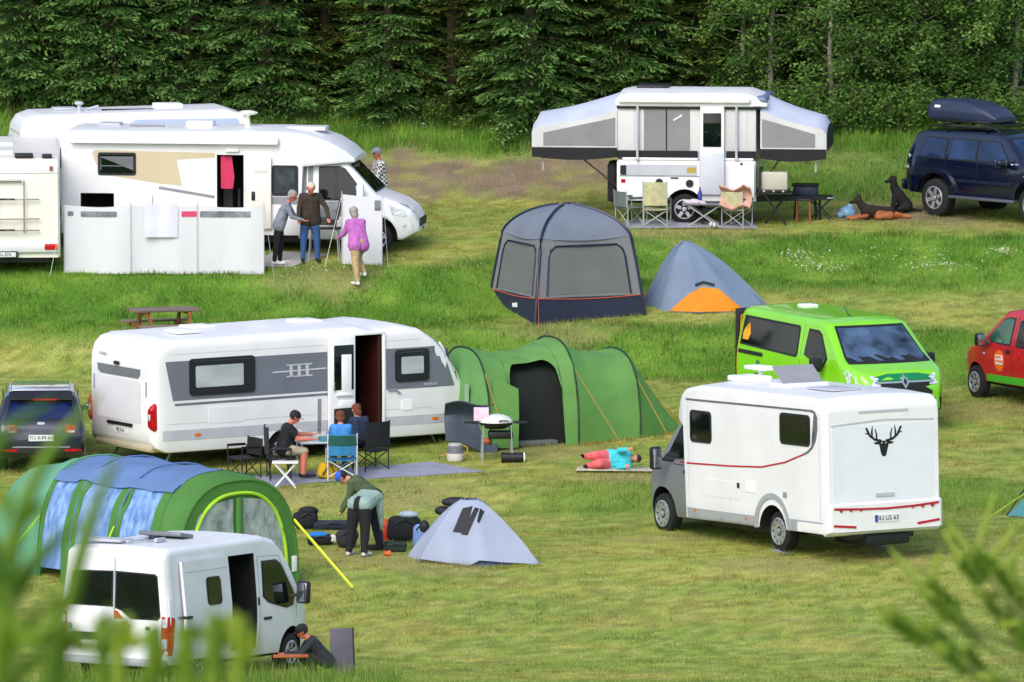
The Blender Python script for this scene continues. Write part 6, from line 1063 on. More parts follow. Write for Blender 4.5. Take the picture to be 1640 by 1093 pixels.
    for s in (1, -1): sg.append((hc + hs * s * .048 * h + hu * .012 * h, hc + hs * s * .05 * h - hu * .012 * h, .009 * h, .007 * h, 0))
    zmin = min(min(x[0].z - x[2], x[1].z - x[3]) for x in sg if x[4] == 3) if not lie else 0
    off = V3((0, 0, -zmin)); ax = P.get('seat')
    if ax: off = V3((0, 0, ax + .066 * f_))
    sg = [(x[0] + off, x[1] + off, *x[2:]) for x in sg]; hc = hc + off
    fuse('body', [(tuple(x[0]), tuple(x[1]), x[2], x[3], x[4]) for x in sg], [skin or SKIN] + cols, t)
    M = Matrix((hf, hs, hu)).transposed()
    def local(b):
        for v in b.bm.verts: v.co = M @ (v.co * h) + hc
        return b
    for s in (1, -1): b = B(); b.ell((.048, s * .019, .012), (.006, .008, .006), 8, 6); local(b).o('eye', mat('eye_dark', '#1c1512', rough=.2), t)
    b = B(); b.ell((.051, 0, -.03), (.006, .017, .005), 8, 6); local(b).o('mouth', mat('lips', '#9a5148', rough=.5), t)
    if hair:
        b = B(); b.ell((-.012, 0, .022), (.062, .057, .058), 16, 12); kill = [v for v in b.bm.verts if v.co.x > .018 and v.co.z < .045]; bmesh.ops.delete(b.bm, geom=kill, context='VERTS')
        if hair[1] > 0: b.ell((-.03, 0, -.02 - hair[1] * .3), (.034, .05, .04 + hair[1] * .5), 12, 8)
        for v in b.bm.verts: v.co += Vector((noise.noise(v.co * 60), noise.noise(v.co * 60 + Vector((3, 1, 2))), noise.noise(v.co * 60 + Vector((9, 4, 2))))) * .004
        b.thick(.004 if True else 0); local(b).o('hair', hair[0], t)
    if hat:
        b = B(); b.ell((-.006, 0, .03), (.064, .06, .052), 16, 10); kill = [v for v in b.bm.verts if v.co.z < .012]; bmesh.ops.delete(b.bm, geom=kill, context='VERTS'); b.thick(.004); local(b).o('cap', hat[0], t)
        if hat[1]: b = B(); b.prism([(.045, .042, .03), (.08, .034, .026), (.1, 0, .024), (.08, -.034, .026), (.045, -.042, .03)], (0, 0, .006)); local(b).o('cap_peak', hat[0], t)
    mx = (J['anL'] + J['anR']) / 2
    if lie:
        place(t, (0, 0, 0), px, py, 0); t.location.z += lie[2]; t.rotation_euler = (Matrix.Rotation(R(yaw), 3, 'Z') @ Matrix.Rotation(R(lie[0]), 3, 'Y') @ Matrix.Rotation(R(lie[1]), 3, 'Z')).to_euler()
    elif ax: place(t, (0, 0, 0), px, py, yaw, dz=dz)
    else: place(t, (mx.x + .03, mx.y, 0), px, py, yaw, dz=dz)
    return t
def cl(n, c, **k): return mat(n, c, rough=.85, var=.12, ns=9, bump=.3, bs=40, **k)
WSHOE = cl('white_shoes', '#d8d8d8'); BSHOE = cl('black_shoes', '#1b1b1d'); JEANS = cl('blue_jeans', '#33558c'); BLKT = cl('black_trousers', '#17181c')
GREYH = cl('grey_hair', '#9a958f'); BRH = cl('brown_hair', '#6b3a22'); DKH = cl('dark_hair', '#2a211d')
person('person in grey jumper and black leggings leaning towards the grill', 446, 424, 0, 1.68, dict(lean=24, coat=1, bow=14, legL=(4, 6, 4), legR=(-6, 2, 4), armL=(30, 6, 42), armR=(22, 8, 52)), [cl('grey_jumper', '#7e848f'), BLKT, WSHOE], hair=(GREYH, .02), skin=SKINR)
person('person in dark brown jumper and jeans tending the grill', 497, 420, -84, 1.8, dict(lean=10, bow=32, coat=1, legL=(3, 4, 6), legR=(3, 4, 6), armL=(16, 42, 16), armR=(10, 16, 30), fat=1.06), [cl('brown_jumper', '#3a3128'), JEANS, BSHOE], hair=(cl('thin_white_hair', '#cdb9aa'), 0), skin=SKINR)
person('person in pink jacket and beige trousers seen from behind', 577, 457, 118, 1.72, dict(lean=20, bow=8, legL=(-8, 6, 2), legR=(38, 78, 4), armL=(26, 8, 42), armR=(30, 10, 46), fat=1.12, coat=1), [cl('pink_jacket', '#b867b4'), cl('beige_trousers', '#b39c70'), WSHOE], hair=(GREYH, .03))
CHK = mat('checked_shirt', '#e4e2de', rough=.85)
_n = CHK.node_tree.nodes; _c = _n.new('ShaderNodeTexChecker'); _c.inputs['Scale'].default_value = 22; _c.inputs[1].default_value = (.75, .73, .7, 1); _c.inputs[2].default_value = (.02, .018, .02, 1); CHK.node_tree.links.new(_n['Texture Coordinate'].outputs['Object'], _c.inputs[0]); CHK.node_tree.links.new(_c.outputs[0], _n['Principled BSDF'].inputs['Base Color'])
person('person in black and white checked shirt and grey cap behind the motorhome nose', 607, 366, 200, 1.8, dict(lean=3, bow=8, turn=20, armL=(20, 8, 55), armR=(20, 8, 55), fat=1.05), [CHK, cl('dark_trousers', '#2a2a30'), BSHOE], hat=(cl('grey_cap', '#7d8086'), 1), hair=(GREYH, 0), skin=SKINR)
# the group at the caravan table (seat heights match the chairs below)
TEE = cl('black_tee', '#15161a')
person('person in black t-shirt, cap and shorts sitting at the caravan table', 452, 768, 8, 1.78, dict(lean=16, bow=22, seat=.46, legL=(82, 84, 8), legR=(86, 90, 8), armL=(52, 10, 38), armR=(38, 12, 52), shorts=1, fat=1.08), [TEE, cl('khaki_shorts', '#a59a84'), BSHOE], hat=(cl('black_cap', '#16171a'), 1), hair=(DKH, 0), sleeve=1, skin=SKINR)
person('person in bright blue top sitting with back to the camera', 546, 765, 96, 1.68, dict(lean=4, bow=20, seat=.44, legL=(80, 80, 8), legR=(80, 80, 8), armL=(40, 10, 58), armR=(40, 10, 58)), [cl('azure_top', '#3f8ad0'), cl('teal_shorts', '#2d5a66'), BSHOE], hair=(BRH, .02))
person('dark-clothed person half hidden behind the one in bright blue', 578, 752, 128, 1.66, dict(lean=8, bow=18, seat=.44, legL=(80, 80, 8), legR=(80, 80, 8), armL=(36, 8, 60), armR=(36, 8, 60)), [cl('navy_top', '#22304a'), cl('navy_trousers', '#20263a'), BSHOE], hair=(BRH, .04))
# two campers bending over their bags
person('person in olive top and blue cap bending over the bags', 606, 881, 172, 1.86, dict(lean=52, bow=22, hl=.92, legL=(-6, 4, 5), legR=(-4, 4, 5), armL=(14, 6, 14), armR=(22, 6, 10), fat=1.25), [cl('olive_top', '#4a5a3c'), cl('dark_navy_trousers', '#1d2230'), BSHOE], hat=(cl('royal_blue_cap', '#2d5fd0'), 0), hair=(DKH, 0))
person('person in pale green-grey shirt and black trousers bending to the bags', 572, 891, 66, 1.8, dict(lean=76, bow=20, hl=.95, legL=(-8, 4, 6), legR=(-8, 4, 6), armL=(6, 6, 8), armR=(2, 6, 12), fat=1.28), [cl('sage_shirt', '#8fa79c'), BLKT, WSHOE], hair=(DKH, .02))
person('person in dark jacket and black cap crouching by the white van', 505, 1092, 188, 1.75, dict(lean=40, bow=10, legL=(112, 140, 10), legR=(98, 136, 10), armL=(44, 6, 46), armR=(36, 8, 52), fat=1.1), [cl('dark_camo_jacket', '#262a30'), cl('camo_trousers', '#2d352c'), BSHOE], hat=(cl('black_cap', '#16171a'), 1), hair=(DKH, 0), skin=SKINR)
person('person in coral trousers and turquoise top lying on a pale mat', 974, 753, -8, 1.5, dict(lean=4, bow=20, legL=(70, 112, 3), legR=(56, 104, 3), armL=(45, 5, 90), armR=(60, 5, 80), fat=1.4), [cl('turquoise_top', '#3cc4cf'), cl('coral_trousers', '#e8686e'), BSHOE], hair=(DKH, .05), lie=(86, -100, .19))
g = G(985, 755); b = B(); b.box((0, 0, .02), (1.55, .5, .025), .01); mo = b.o('sleeping_mat', cl('pale_mat_cloth', '#b9b6a4')); mo.location = (g.x, g.y, gz(g.x, g.y) + .02); mo.rotation_euler = (0, 0, R(-4)); tag(mo, 'pale sleeping mat under the person in coral trousers', 'sleeping mat')

# ------------------------------------------------------------------ folding furniture
def dchair(name, label, px, py, yaw, fab, frame, back=.86, seat=.44, w=.54, bh=.34, tallback=False, band_=None):
    t = thing(name, label, 'chair'); hw = w / 2
    for s in (1, -1):
        b = B(); b.tube([(-.24, s * hw, back + .02), (-.22, s * hw, seat), (-.2, s * hw, .62), (.24, s * hw, .62)], .014); b.o('arm_frame', frame, t)
        for x in (.22, -.2): b = B(); b.tube([(x, s * hw, .62 if x > 0 else seat), (x, s * hw, 0)], .013); b.o('leg', frame, t)
        b = B(); b.box((.03, s * hw, .645), (.4, .05, .025), .01); b.o('arm_rest', BLACKP if frame is not BLACKP else fab, t)
    for x in (.2, -.18): b = B(); b.tube([(x, -hw, .05), (x, hw, seat - .04)], .011); b.tube([(x + .015, hw, .05), (x + .015, -hw, seat - .04)], .011); b.o('cross_brace', frame, t)
    b = B(); b.grid([[(x, y, seat - .03 * math.cos(math.pi * y / w) - .01) for x in (-.22, -.08, .08, .24)] for y in np.linspace(-hw, hw, 7)]); b.thick(.015); b.o('seat', fab, t, 60)
    z0 = seat + .06 if tallback else back - bh; b = B(); b.grid([[(-.225 - .05 * math.cos(math.pi * y / w) - (.02 * k), y, z0 + (back - z0) * k) for k in (0, .33, .66, 1)] for y in np.linspace(-hw, hw, 7)]); b.thick(.015); bk = b.o('backrest', fab, t, 60)
    if band_: b = B(); b.grid([[(-.245 - .052 * math.cos(math.pi * y / w), y, z) for z in (back - .22, back - .02)] for y in np.linspace(-hw, hw, 7)]); b.thick(.012); b.o('back_band', band_, bk, 60)
    place(t, (0, 0, 0), px, py, yaw); return t
GFAB = cl('grey_green_fabric', '#65716e'); CFAB = cl('cream_fabric', '#b7b48c'); DFAB = cl('charcoal_fabric', '#2c3036'); TFAB = cl('teal_fabric', '#2f7cae'); BFAB = cl('black_fabric', '#15171c')
WTUBE = mat('white_tube', '#d4d6d8', rough=.35)
dchair('folding_chair', 'grey-green folding chair left of the cream one', 1008, 362, 30, GFAB, STEEL, .78)
dchair('folding_chair', 'tall-backed cream folding chair by the camper wheel', 1052, 364, 78, CFAB, STEEL, 1.02, .44, .54, .5, True)
ch3 = dchair('folding_chair', 'pale framed folding chair draped with a peach blanket', 1180, 365, 60, CFAB, STEEL, .82)
b = B(); b.grid([[(-.30 + .2 * math.sin(v * .42) + .03 * noise.noise(Vector((u, v, 1))), -.36 + .7 * u / 9, .93 - .058 * v + .05 * math.sin(u * .9) + .04 * noise.noise(Vector((u * .7, v * .7, 4)))) for u in range(10)] for v in range(9)]); b.thick(.03); o = b.o('blanket', cl('peach_blanket', '#c79a86'), None, 60); place(o, (0, 0, 0), 1180, 365, -62, dz=.0); o.rotation_euler = (0, 0, R(78)); tag(o, 'peach blanket thrown over a folding chair at the pop-up camper', 'blanket')
dchair('folding_chair', 'charcoal high-backed camp chair under the seated person in black', 446, 768, 8, DFAB, BLACKP, 1.06, .46, .56, .6, True)
dchair('folding_chair', 'low black camp chair left of the charcoal one', 392, 765, -150, BFAB, BLACKP, .78, .42, .6)
dchair('folding_chair', 'white framed folding chair with turquoise back and dark green band', 547, 768, 96, TFAB, WTUBE, .92, .44, .58, .42, False, cl('dark_green_fabric', '#16504a'))
dchair('folding_chair', 'dark camp chair right of the turquoise one', 594, 754, 128, BFAB, BLACKP, 1.0, .44, .58, .5)
def ftable(name, label, px, py, yaw, L, Wd, Hh, top, leg, th=.03, cross=True):
    t = thing(name, label, 'table'); b = B(); b.box((0, 0, Hh), (L, Wd, th), .012); b.o('tabletop', top, t)
    for s in (1, -1):
        if cross: b = B(); b.tube([(-L * .4, s * Wd * .4, Hh - .02), (L * .4, s * Wd * .4, 0)], .014); b.o('leg', leg, t); b = B(); b.tube([(L * .4, s * (Wd * .4 - .03), Hh - .02), (-L * .4, s * (Wd * .4 - .03), 0)], .014); b.o('leg', leg, t)
        else:
            for q in (1, -1): b = B(); b.tube([(q * L * .45, s * Wd * .42, Hh - .02), (q * L * .45, s * Wd * .42, 0)], .016); b.o('leg', leg, t)
    place(t, (0, 0, 0), px, py, yaw); return t
ftable('side_table', 'small white folding side table in front of the charcoal chair', 457, 781, 0, .52, .36, .5, FLAP, FLAP)
ct = ftable('camp_table', 'pale camp table between the people at the caravan', 510, 762, 12, .85, .6, .68, mat('pale_table', '#b9c4c6', rough=.4), WTUBE, .035, False)
def small(name, label, cat, px, py, build, dz=0, yaw=0, parts=(), group=None):
    t = thing(name, label, cat, group) if parts else None; b = B(); build(b[0] if isinstance(b, tuple) else b); return b, t
def item(name, label, cat, px, py, mt, f, yaw=0, dz=0, on=None, parts=(), group=None):
    if parts: t = thing(name, label, cat, group)
    else: t = None
    b = B(); f(b)
    if t: b.o(parts[0][0], mt, t)
    else: t = b.o(name, mt); tag(t, label, cat, group)
    for p in parts[1:]: q = B(); p[2](q); q.o(p[0], p[1], t)
    if on is not None: t.location = on; t.rotation_euler = (0, 0, R(yaw))
    else: place(t, (0, 0, 0), px, py, yaw, dz=dz)
    return t
tl = ct.location
item('box', 'small teal box on the camp table', 'box', 0, 0, mat('teal_plastic', '#3f7f8c', rough=.5), lambda b: b.box((0, 0, .04), (.36, .28, .08), .01), 12, on=(tl.x + .2, tl.y, tl.z + .698))
item('jar', 'white jar with pale lid on the camp table', 'jar', 0, 0, FLAP, lambda b: b.lathe((0, 0, 0), [(.05, 0), (.055, .03), (.055, .12), (.04, .14)], 'Z', 14), on=(tl.x - .15, tl.y - .1, tl.z + .698), parts=(('jar_body',), ('lid', LGREY, lambda b: b.lathe((0, 0, .14), [(.045, 0), (.045, .03)], 'Z', 14))))
item('cool_bag', 'yellow and black bag on the mat under the camp table', 'bag', 524, 768, cl('yellow_bag', '#c9a21a'), lambda b: b.box((0, 0, .16), (.36, .24, .3), .06, (0, 18, 0)), 20, parts=(('bag_body',), ('strap', BLACKP, lambda b: b.tube([(-.14, -.13, .1), (0, -.15, .34), (.14, -.13, .1)], .014))))
# kettle grill with towel, gas bottle, aquaroll, dark box at the caravan front
def grill2():
    t = thing('gas_grill', 'gas grill with round white lid beside the green tent', 'grill'); b = B(); b.lathe((0, 0, .78), [(.2, -.1), (.33, -.02), (.35, .02)], 'Z', 22); b.o('bowl', BLACKP, t); b = B(); b.ell((0, 0, .81), (.35, .33, .16), 20, 12); k = [v for v in b.bm.verts if v.co.z < .80]; bmesh.ops.delete(b.bm, geom=k, context='VERTS'); b.thick(.01); ld = b.o('lid', mat('lid_white', '#d9dbd2', rough=.3), t); b = B(); b.tube([(.05, -.31, .85), (.1, -.36, .87), (.2, -.34, .86), (.24, -.28, .84)], .014); b.o('handle', BLACKP, ld)
    for x, y in ((-.26, -.2), (.3, -.2), (-.26, .2), (.3, .2)): b = B(); b.tube([(x, y, .76), (x * 1.08, y * 1.1, 0)], .012); b.o('leg', STEEL, t)
    for x in (-.5, .5): b = B(); b.box((x, 0, .8), (.28, .34, .02), .006); b.o('side_shelf', BLACKP, t)
    b = B(); b.ell((-.18, 0, .42), (.08, .08, .07)); b.o('regulator', mat('dull_red', '#b0523c', rough=.6), t); b = B(); b.box((.1, .02, .55), (.5, .3, .16), .04); b.o('burner_box', BLACKP, t)
    place(t, (0, -.2, 0), 795, 742, 4); return t
gr2 = grill2(); gl = gr2.location
b = B(); b.grid([[(-.32 + .3 * u / 6, .1 - .28 * v / 6, .84 + .26 * math.sin(math.pi * v / 6) ** .6 + .03 * noise.noise(Vector((u, v, 2)))) for u in range(7)] for v in range(7)]); b.thick(.015); o = b.o('tea_towel', cl('pale_pink_cloth', '#d9b9c8'), None, 60); o.location = gl + Vector((-.12, 0, .01)); tag(o, 'pale pink and white towel lying on the grill shelf', 'towel')
item('water_container', 'round grey and white water container under the caravan nose', 'container', 729, 739, mat('white_tub', '#d8d2cc', rough=.45), lambda b: b.lathe((0, 0, 0), [(.15, 0), (.17, .03), (.17, .16)], 'Z', 20), 0, parts=(('tub',), ('upper_tub', mat('grey_tub', '#6f727a', rough=.5), lambda b: b.lathe((0, 0, .16), [(.165, 0), (.16, .12), (.12, .15)], 'Z', 20)), ('lid', LGREY, lambda b: b.lathe((0, 0, .31), [(.14, 0), (.14, .04), (.1, .05)], 'Z', 16)), ('handle', mat('tan_plastic', '#b98a5a', rough=.5), lambda b: b.tube([(.17, 0, .04), (.26, 0, .12), (.24, 0, .28), (.14, 0, .32)], .015)), ('handle', MATS['tan_plastic'], lambda b: b.tube([(-.17, 0, .14), (-.3, 0, .1), (-.33, 0, .0)], .015))))
item('roller_barrel', 'small dark roller barrel with a pale hub in front of the green tent', 'barrel', 822, 741, BLACKP, lambda b: b.lathe((0, 0, .1), [(.1, -.2), (.1, .2)], 'X', 16), 4, parts=(('barrel',), ('hub', FLAP, lambda b: b.lathe((0, 0, .1), [(.06, .2), (.1, .205), (.1, .23), (.05, .24)], 'X', 16)), ('hub', BLACKP, lambda b: b.lathe((0, 0, .1), [(.11, -.24), (.11, -.2)], 'X', 16))))
item('tarpaulin', 'dark grey cover draped over the caravan drawbar', 'cover', 752, 722, mat('slate_cover', '#3f4854', rough=.6, bump=.5, bs=5), lambda b: (b.grid([[(-.5 + 1.05 * u / 8, .3 * math.sin(v * .5) - .1 - .03 * math.sin(u * 1.7), .98 - .095 * v + .05 * math.sin(u * .8) - .004 * u * v) for u in range(9)] for v in range(9)]), b.thick(.02)), 4)
# --- things at the pop-up camper
pt = ftable('camp_table', 'low camp table with towels and a bottle at the pop-up camper', 1128, 363, -6, .9, .45, .5, mat('mixed_top', '#6d6a70', rough=.6), STEEL); pl = pt.location
item('bottle', 'blue bottle standing on the low camp table', 'bottle', 0, 0, mat('blue_bottle', '#22348c', rough=.25), lambda b: b.lathe((0, 0, 0), [(.05, 0), (.05, .26), (.02, .32), (.02, .38)], 'Z', 12), on=(pl.x - .1, pl.y - .08, pl.z + .498))
item('towel', 'crumpled pale towel on the low camp table', 'towel', 0, 0, cl('mottled_towel', '#c9bcc2'), lambda b: [b.ell((-.25 + .13 * k, .03 * math.sin(k * 2), .05), (.14, .14, .06 + .015 * (k % 2)), 12, 8, (8 * k, 10, 30 * k)) for k in range(3)], on=(pl.x - .08, pl.y - .02, pl.z + .485))
for k, (px, py) in enumerate(((1139, 366), (1145, 367))): item('shoe', 'one of a pair of white shoes on the mat at the pop-up camper', 'shoe', px, py, WSHOE, lambda b: (b.ell((0, 0, .04), (.12, .045, .04), 12, 8), b.ell((-.06, 0, .07), (.055, .04, .045), 10, 8)), 80, dz=.03, group='pair of white shoes')
item('plastic_tub', 'dark blue tub under the right bunk of the pop-up camper', 'tub', 1290, 352, mat('navy_tub', '#1c2c48', rough=.5), lambda b: b.box((0, 0, .62), (.55, .4, .3), .06), -6, parts=(('tub_body',), ('tub_lid', BLACKP, lambda b: b.box((0, 0, .78), (.6, .44, .05), .02)), ('leg', BLACKP, lambda b: b.tube([(-.2, -.15, .5), (-.25, -.15, 0)], .02)), ('leg', BLACKP, lambda b: b.tube([(.2, -.15, .5), (.25, -.15, 0)], .02)), ('leg', BLACKP, lambda b: b.tube([(-.2, .15, .5), (-.25, .15, 0)], .02)), ('leg', BLACKP, lambda b: b.tube([(.2, .15, .5), (.25, .15, 0)], .02))))
OW = mat('orange_wood', '#a85a2c', rough=.6)
ftable('stool_table', 'little table with orange-brown legs beside the kitchen of the camper', 1287, 356, -6, .32, .3, .5, mat('dark_top', '#2a2c30', rough=.5), OW, .04, False)
ftable('camp_table', 'pale grey folding table below the right bunk end', 1314, 352, -10, .62, .45, .5, mat('grey_top', '#9fa4ac', rough=.45), BLACKP)
# --- black grill among the people at the windbreak
def grill1():
    t = thing('table_grill', 'black table grill with raised lid on thin legs beside the windbreak', 'grill'); b = B(); b.box((0, 0, .72), (.78, .45, .03), .01); b.o('shelf', BLACKP, t); b = B(); b.box((.02, 0, .82), (.52, .36, .14), .03); b.o('firebox', BLACKP, t); b = B(); b.box((.0, -.19, .78), (.5, .03, .05), .01); b.o('front_rail', GREYP, t)
    b = B(); b.prism([(.26, -.18, .9), (.32, -.18, .9), (.42, -.18, 1.3), (.36, -.18, 1.36)], (0, .36, 0)); b.o('raised_lid', BLACKP, t)
    for x in (-.26, .3):
        for y in (-.17, .17): b = B(); b.tube([(x, y, .72), (x * 1.2, y * 1.2, 0)], .012); b.o('leg', STEEL, t)
    place(t, (0, -.17, 0), 517, 420, -4); return t
grill1()
# --- bags around the small tent
def bag(label, px, py, yaw, m, size, extra=()):
    t = thing('bag', label, 'bag'); b = B(); b.box((0, 0, size[2] / 2), size, min(size) * .35, None, 4)
    for v in b.bm.verts: v.co += Vector((noise.noise(v.co * 6), noise.noise(v.co * 6 + Vector((4, 0, 0))), noise.noise(v.co * 6 + Vector((0, 7, 0))) * (v.co.z > .05))) * .05
    b.o('bag_body', m, t, 70); b = B(); b.tube([(-size[0] * .25, -size[1] * .5, size[2] * .75), (0, -size[1] * .56, size[2] * .95), (size[0] * .25, -size[1] * .5, size[2] * .75)], .014); b.o('strap', BLACKP, t)
    for e in extra: b = B(); e[2](b); b.o(e[0], e[1], t, 70)
    place(t, (0, 0, 0), px, py, yaw); return t
NAVY = cl('navy_nylon', '#20283c')
bag('black rucksack lying left of the bending people', 490, 848, 10, BFAB, (.46, .34, .36), (('top_flap', BFAB, lambda b: b.ell((.05, 0, .36), (.2, .15, .09))),))
bag('black bag with bright blue lid on the grass', 514, 873, 0, BFAB, (.52, .34, .2), (('blue_lid', cl('bright_blue_nylon', '#1f7ad6'), lambda b: b.ell((-.05, -.05, .2), (.19, .13, .06))), ('white_pouch', WSHOE, lambda b: b.box((.24, -.12, .14), (.12, .1, .14), .03))))
bag('flat navy bag behind the blue-lidded one', 532, 848, 6, NAVY, (.7, .4, .16))
bag('big black holdall right of the bending people', 646, 868, 4, BFAB, (.62, .4, .5), (('grey_bundle', cl('grey_bundle', '#9fb0ba'), lambda b: b.ell((.1, -.05, .53), (.2, .13, .07))),))
bag('low dark green bag in front of the big black holdall', 634, 884, 0, cl('bottle_green_nylon', '#22302c'), (.46, .26, .18)); bag('black bag beside the feet of the bending people', 556, 878, 0, cl('charcoal_nylon', '#2a2d33'), (.4, .3, .34)); bag('pale blue bag leaning on the small tent', 672, 876, 0, cl('pale_blue_nylon', '#7f9ed8'), (.26, .22, .44))
item('fuel_canister', 'red canister standing beside the big black holdall', 'canister', 618, 866, mat('red_plastic', '#c8321f', rough=.45), lambda b: b.box((0, 0, .17), (.2, .16, .34), .05), 0, parts=(('canister_body',), ('spout', mat('orange_plastic', '#d86a2a', rough=.5), lambda b: b.tube([(0, 0, .33), (.0, 0, .42)], .03)), ('handle', MATS['red_plastic'], lambda b: b.tube([(-.08, 0, .33), (-.05, 0, .39), (.05, 0, .39), (.08, 0, .33)], .014))))
item('cup', 'orange cup lying on the grass by the low bag', 'cup', 620, 891, MATS['orange_plastic'], lambda b: b.lathe((0, 0, .05), [(.045, -.06), (.055, .06)], 'X', 12), 20)
# --- board beside the crouching person, and the plank they work on
item('standing_board', 'dark grey board standing upright behind the crouching person', 'board', 548, 1090, mat('charcoal_board', '#605c66', rough=.6, bump=.2, bs=20), lambda b: b.box((0, 0, .46), (.42, .05, .92), .015, (-6, 0, 0)), 20, parts=(('panel',), ('edge_trim', BLACKP, lambda b: b.box((.21, -.0, .46), (.03, .07, .94), .01, (-6, 0, 0)))))
item('wooden_plank', 'orange-brown plank held by the crouching person', 'plank', 0, 0, OW, lambda b: b.box((0, 0, 0), (.62, .14, .05), .01), 6, on=G(466, 1094) + Vector((0, -.2, .5)))
# --- picnic table behind the caravan: plank by plank
def picnic():
    t = thing('picnic_table', 'brown wooden picnic table standing behind the caravan roof', 'picnic table'); wd = mat('weathered_wood', '#8a5528', rough=.75, var=.3, ns=5, bump=.3, bs=20, stretch=(.3, 2, 2)); wg = mat('grey_top_wood', '#75685c', rough=.8, var=.25, ns=5, stretch=(.3, 2, 2))
    for k in range(5): b = B(); b.box((0, -.32 + .16 * k, .74), (1.5, .145, .045), .008); b.o('top_plank', wg, t)
    for s in (1, -1):
        for k in range(2): b = B(); b.box((0, s * (.62 + .15 * k), .44), (1.5, .135, .045), .008); b.o('seat_plank', wg, t)
        x = s * .52; b = B(); b.box((x, 0, .68), (.05, .74, .09), .006); b.o('top_bearer', wd, t); b = B(); b.box((x, 0, .38), (.05, 1.5, .09), .006); b.o('seat_bearer', wd, t)
        for q in (1, -1): b = B(); b.prism([(x - .075 * s, q * .24, .72), (x - .075 * s, q * .36, .72), (x - .075 * s, q * .64, 0), (x - .075 * s, q * .52, 0)], (.05, 0, 0)); b.o('leg', wd, t)
    place(t, (0, 0, 0), 262, 551, 20, scale=.98); return t
picnic()
# ------------------------------------------------------------------ dogs
def dog_lie():
    t = thing('dog', 'tan and black shepherd dog lying on the gravel edge', 'dog'); tan = mat('tan_fur', '#a5633a', rough=.9, bump=.6, bs=60, var=.25); sad = mat('saddle_fur', '#2c211c', rough=.9, bump=.6, bs=60, var=.3); V = lambda *a: a
    s = [(V(-.4, 0, .15), V(.15, 0, .2), .13, .15, 1), (V(-.42, 0, .13), V(-.1, .06, .12), .12, .12, 0), (V(.15, 0, .2), V(.3, 0, .36), .12, .09, 1), (V(.3, 0, .36), V(.36, 0, .46), .08, .085, 1), (V(.36, 0, .44), V(.52, 0, .4), .065, .035, 1), (V(.5, 0, .4), V(.54, 0, .395), .033, .028, 1),
         (V(.18, .1, .1), V(.56, .12, .04), .05, .03, 0), (V(.18, -.1, .1), V(.58, -.1, .04), .05, .03, 0), (V(-.36, -.14, .12), V(-.1, -.22, .06), .1, .05, 0), (V(-.1, -.22, .05), V(.06, -.24, .035), .04, .03, 0), (V(-.36, .14, .1), V(-.05, .2, .06), .09, .05, 0), (V(-.48, 0, .1), V(-.85, .1, .05), .05, .04, 0)]
    for q in (1, -1): s.append((V(.33, q * .05, .5), V(.33, q * .075, .62), .035, .008, 1))
    fuse('body', s, [tan, sad], t, .011, .006, (0, 1)); b = B(); b.ell((.56, 0, .4), (.015, .018, .014), 8, 6); b.o('nose', BLACKP, t); place(t, (0, 0, 0), 1398, 352, 198); return t
dog_lie()
def dog_sit():
    t = thing('dog', 'black dog sitting upright beside the navy off-road car', 'dog'); bk = mat('black_fur', '#171514', rough=.85, bump=.6, bs=60, var=.3); V = lambda *a: a
    s = [(V(-.22, 0, .16), V(-.02, 0, .42), .15, .14, 0), (V(-.02, 0, .42), V(.08, 0, .6), .14, .1, 0), (V(.08, 0, .6), V(.1, 0, .74), .085, .08, 0), (V(.1, 0, .76), V(.13, 0, .78), .085, .08, 0), (V(.14, 0, .76), V(.27, 0, .72), .055, .038, 0), (V(-.2, .12, .15), V(.0, .17, .1), .11, .06, 0), (V(-.2, -.12, .15), V(.0, -.17, .1), .11, .06, 0), (V(0, .16, .05), V(.12, .16, .03), .035, .03, 0), (V(0, -.16, .05), V(.12, -.16, .03), .035, .03, 0),
         (V(.06, .07, .4), V(.12, .07, .05), .05, .03, 0), (V(.06, -.07, .4), V(.12, -.07, .05), .05, .03, 0), (V(.12, .07, .04), V(.19, .07, .025), .03, .024, 0), (V(.12, -.07, .04), V(.19, -.07, .025), .03, .024, 0), (V(-.3, 0, .08), V(-.56, .05, .04), .04, .025, 0)]
    for q in (1, -1): s.append((V(.07, q * .08, .82), V(.09, q * .115, .68), .03, .02, 0))
    fuse('body', s, [bk], t, .011, .006, (0,)); b = B(); b.ell((.31, 0, .73), (.015, .018, .014), 8, 6); b.o('nose', BLACKP, t); place(t, (0, 0, 0), 1437, 341, 196, scale=.98); return t
dog_sit()
item('blanket', 'crumpled orange blanket between the two dogs', 'blanket', 1418, 351, cl('orange_blanket', '#c8713c'), lambda b: [b.ell((.12 * k - .25, .04 * math.sin(k * 2.1), .07 + .02 * math.sin(k * 3)), (.16, .15, .09 - .012 * k), 12, 8, (10 * k, 12, 40 * k)) for k in range(5)])
item('plastic_bag', 'pale blue crumpled bag left of the lying dog', 'bag', 1358, 349, mat('pale_blue_plastic', '#7fa6c8', rough=.4, bump=.6, bs=12), lambda b: (b.ell((0, 0, .12), (.2, .16, .13), 12, 8, (10, 15, 0)), b.ell((.04, 0, .22), (.09, .08, .1), 10, 8), b.ell((-.16, -.02, .07), (.1, .1, .08), 10, 8)))
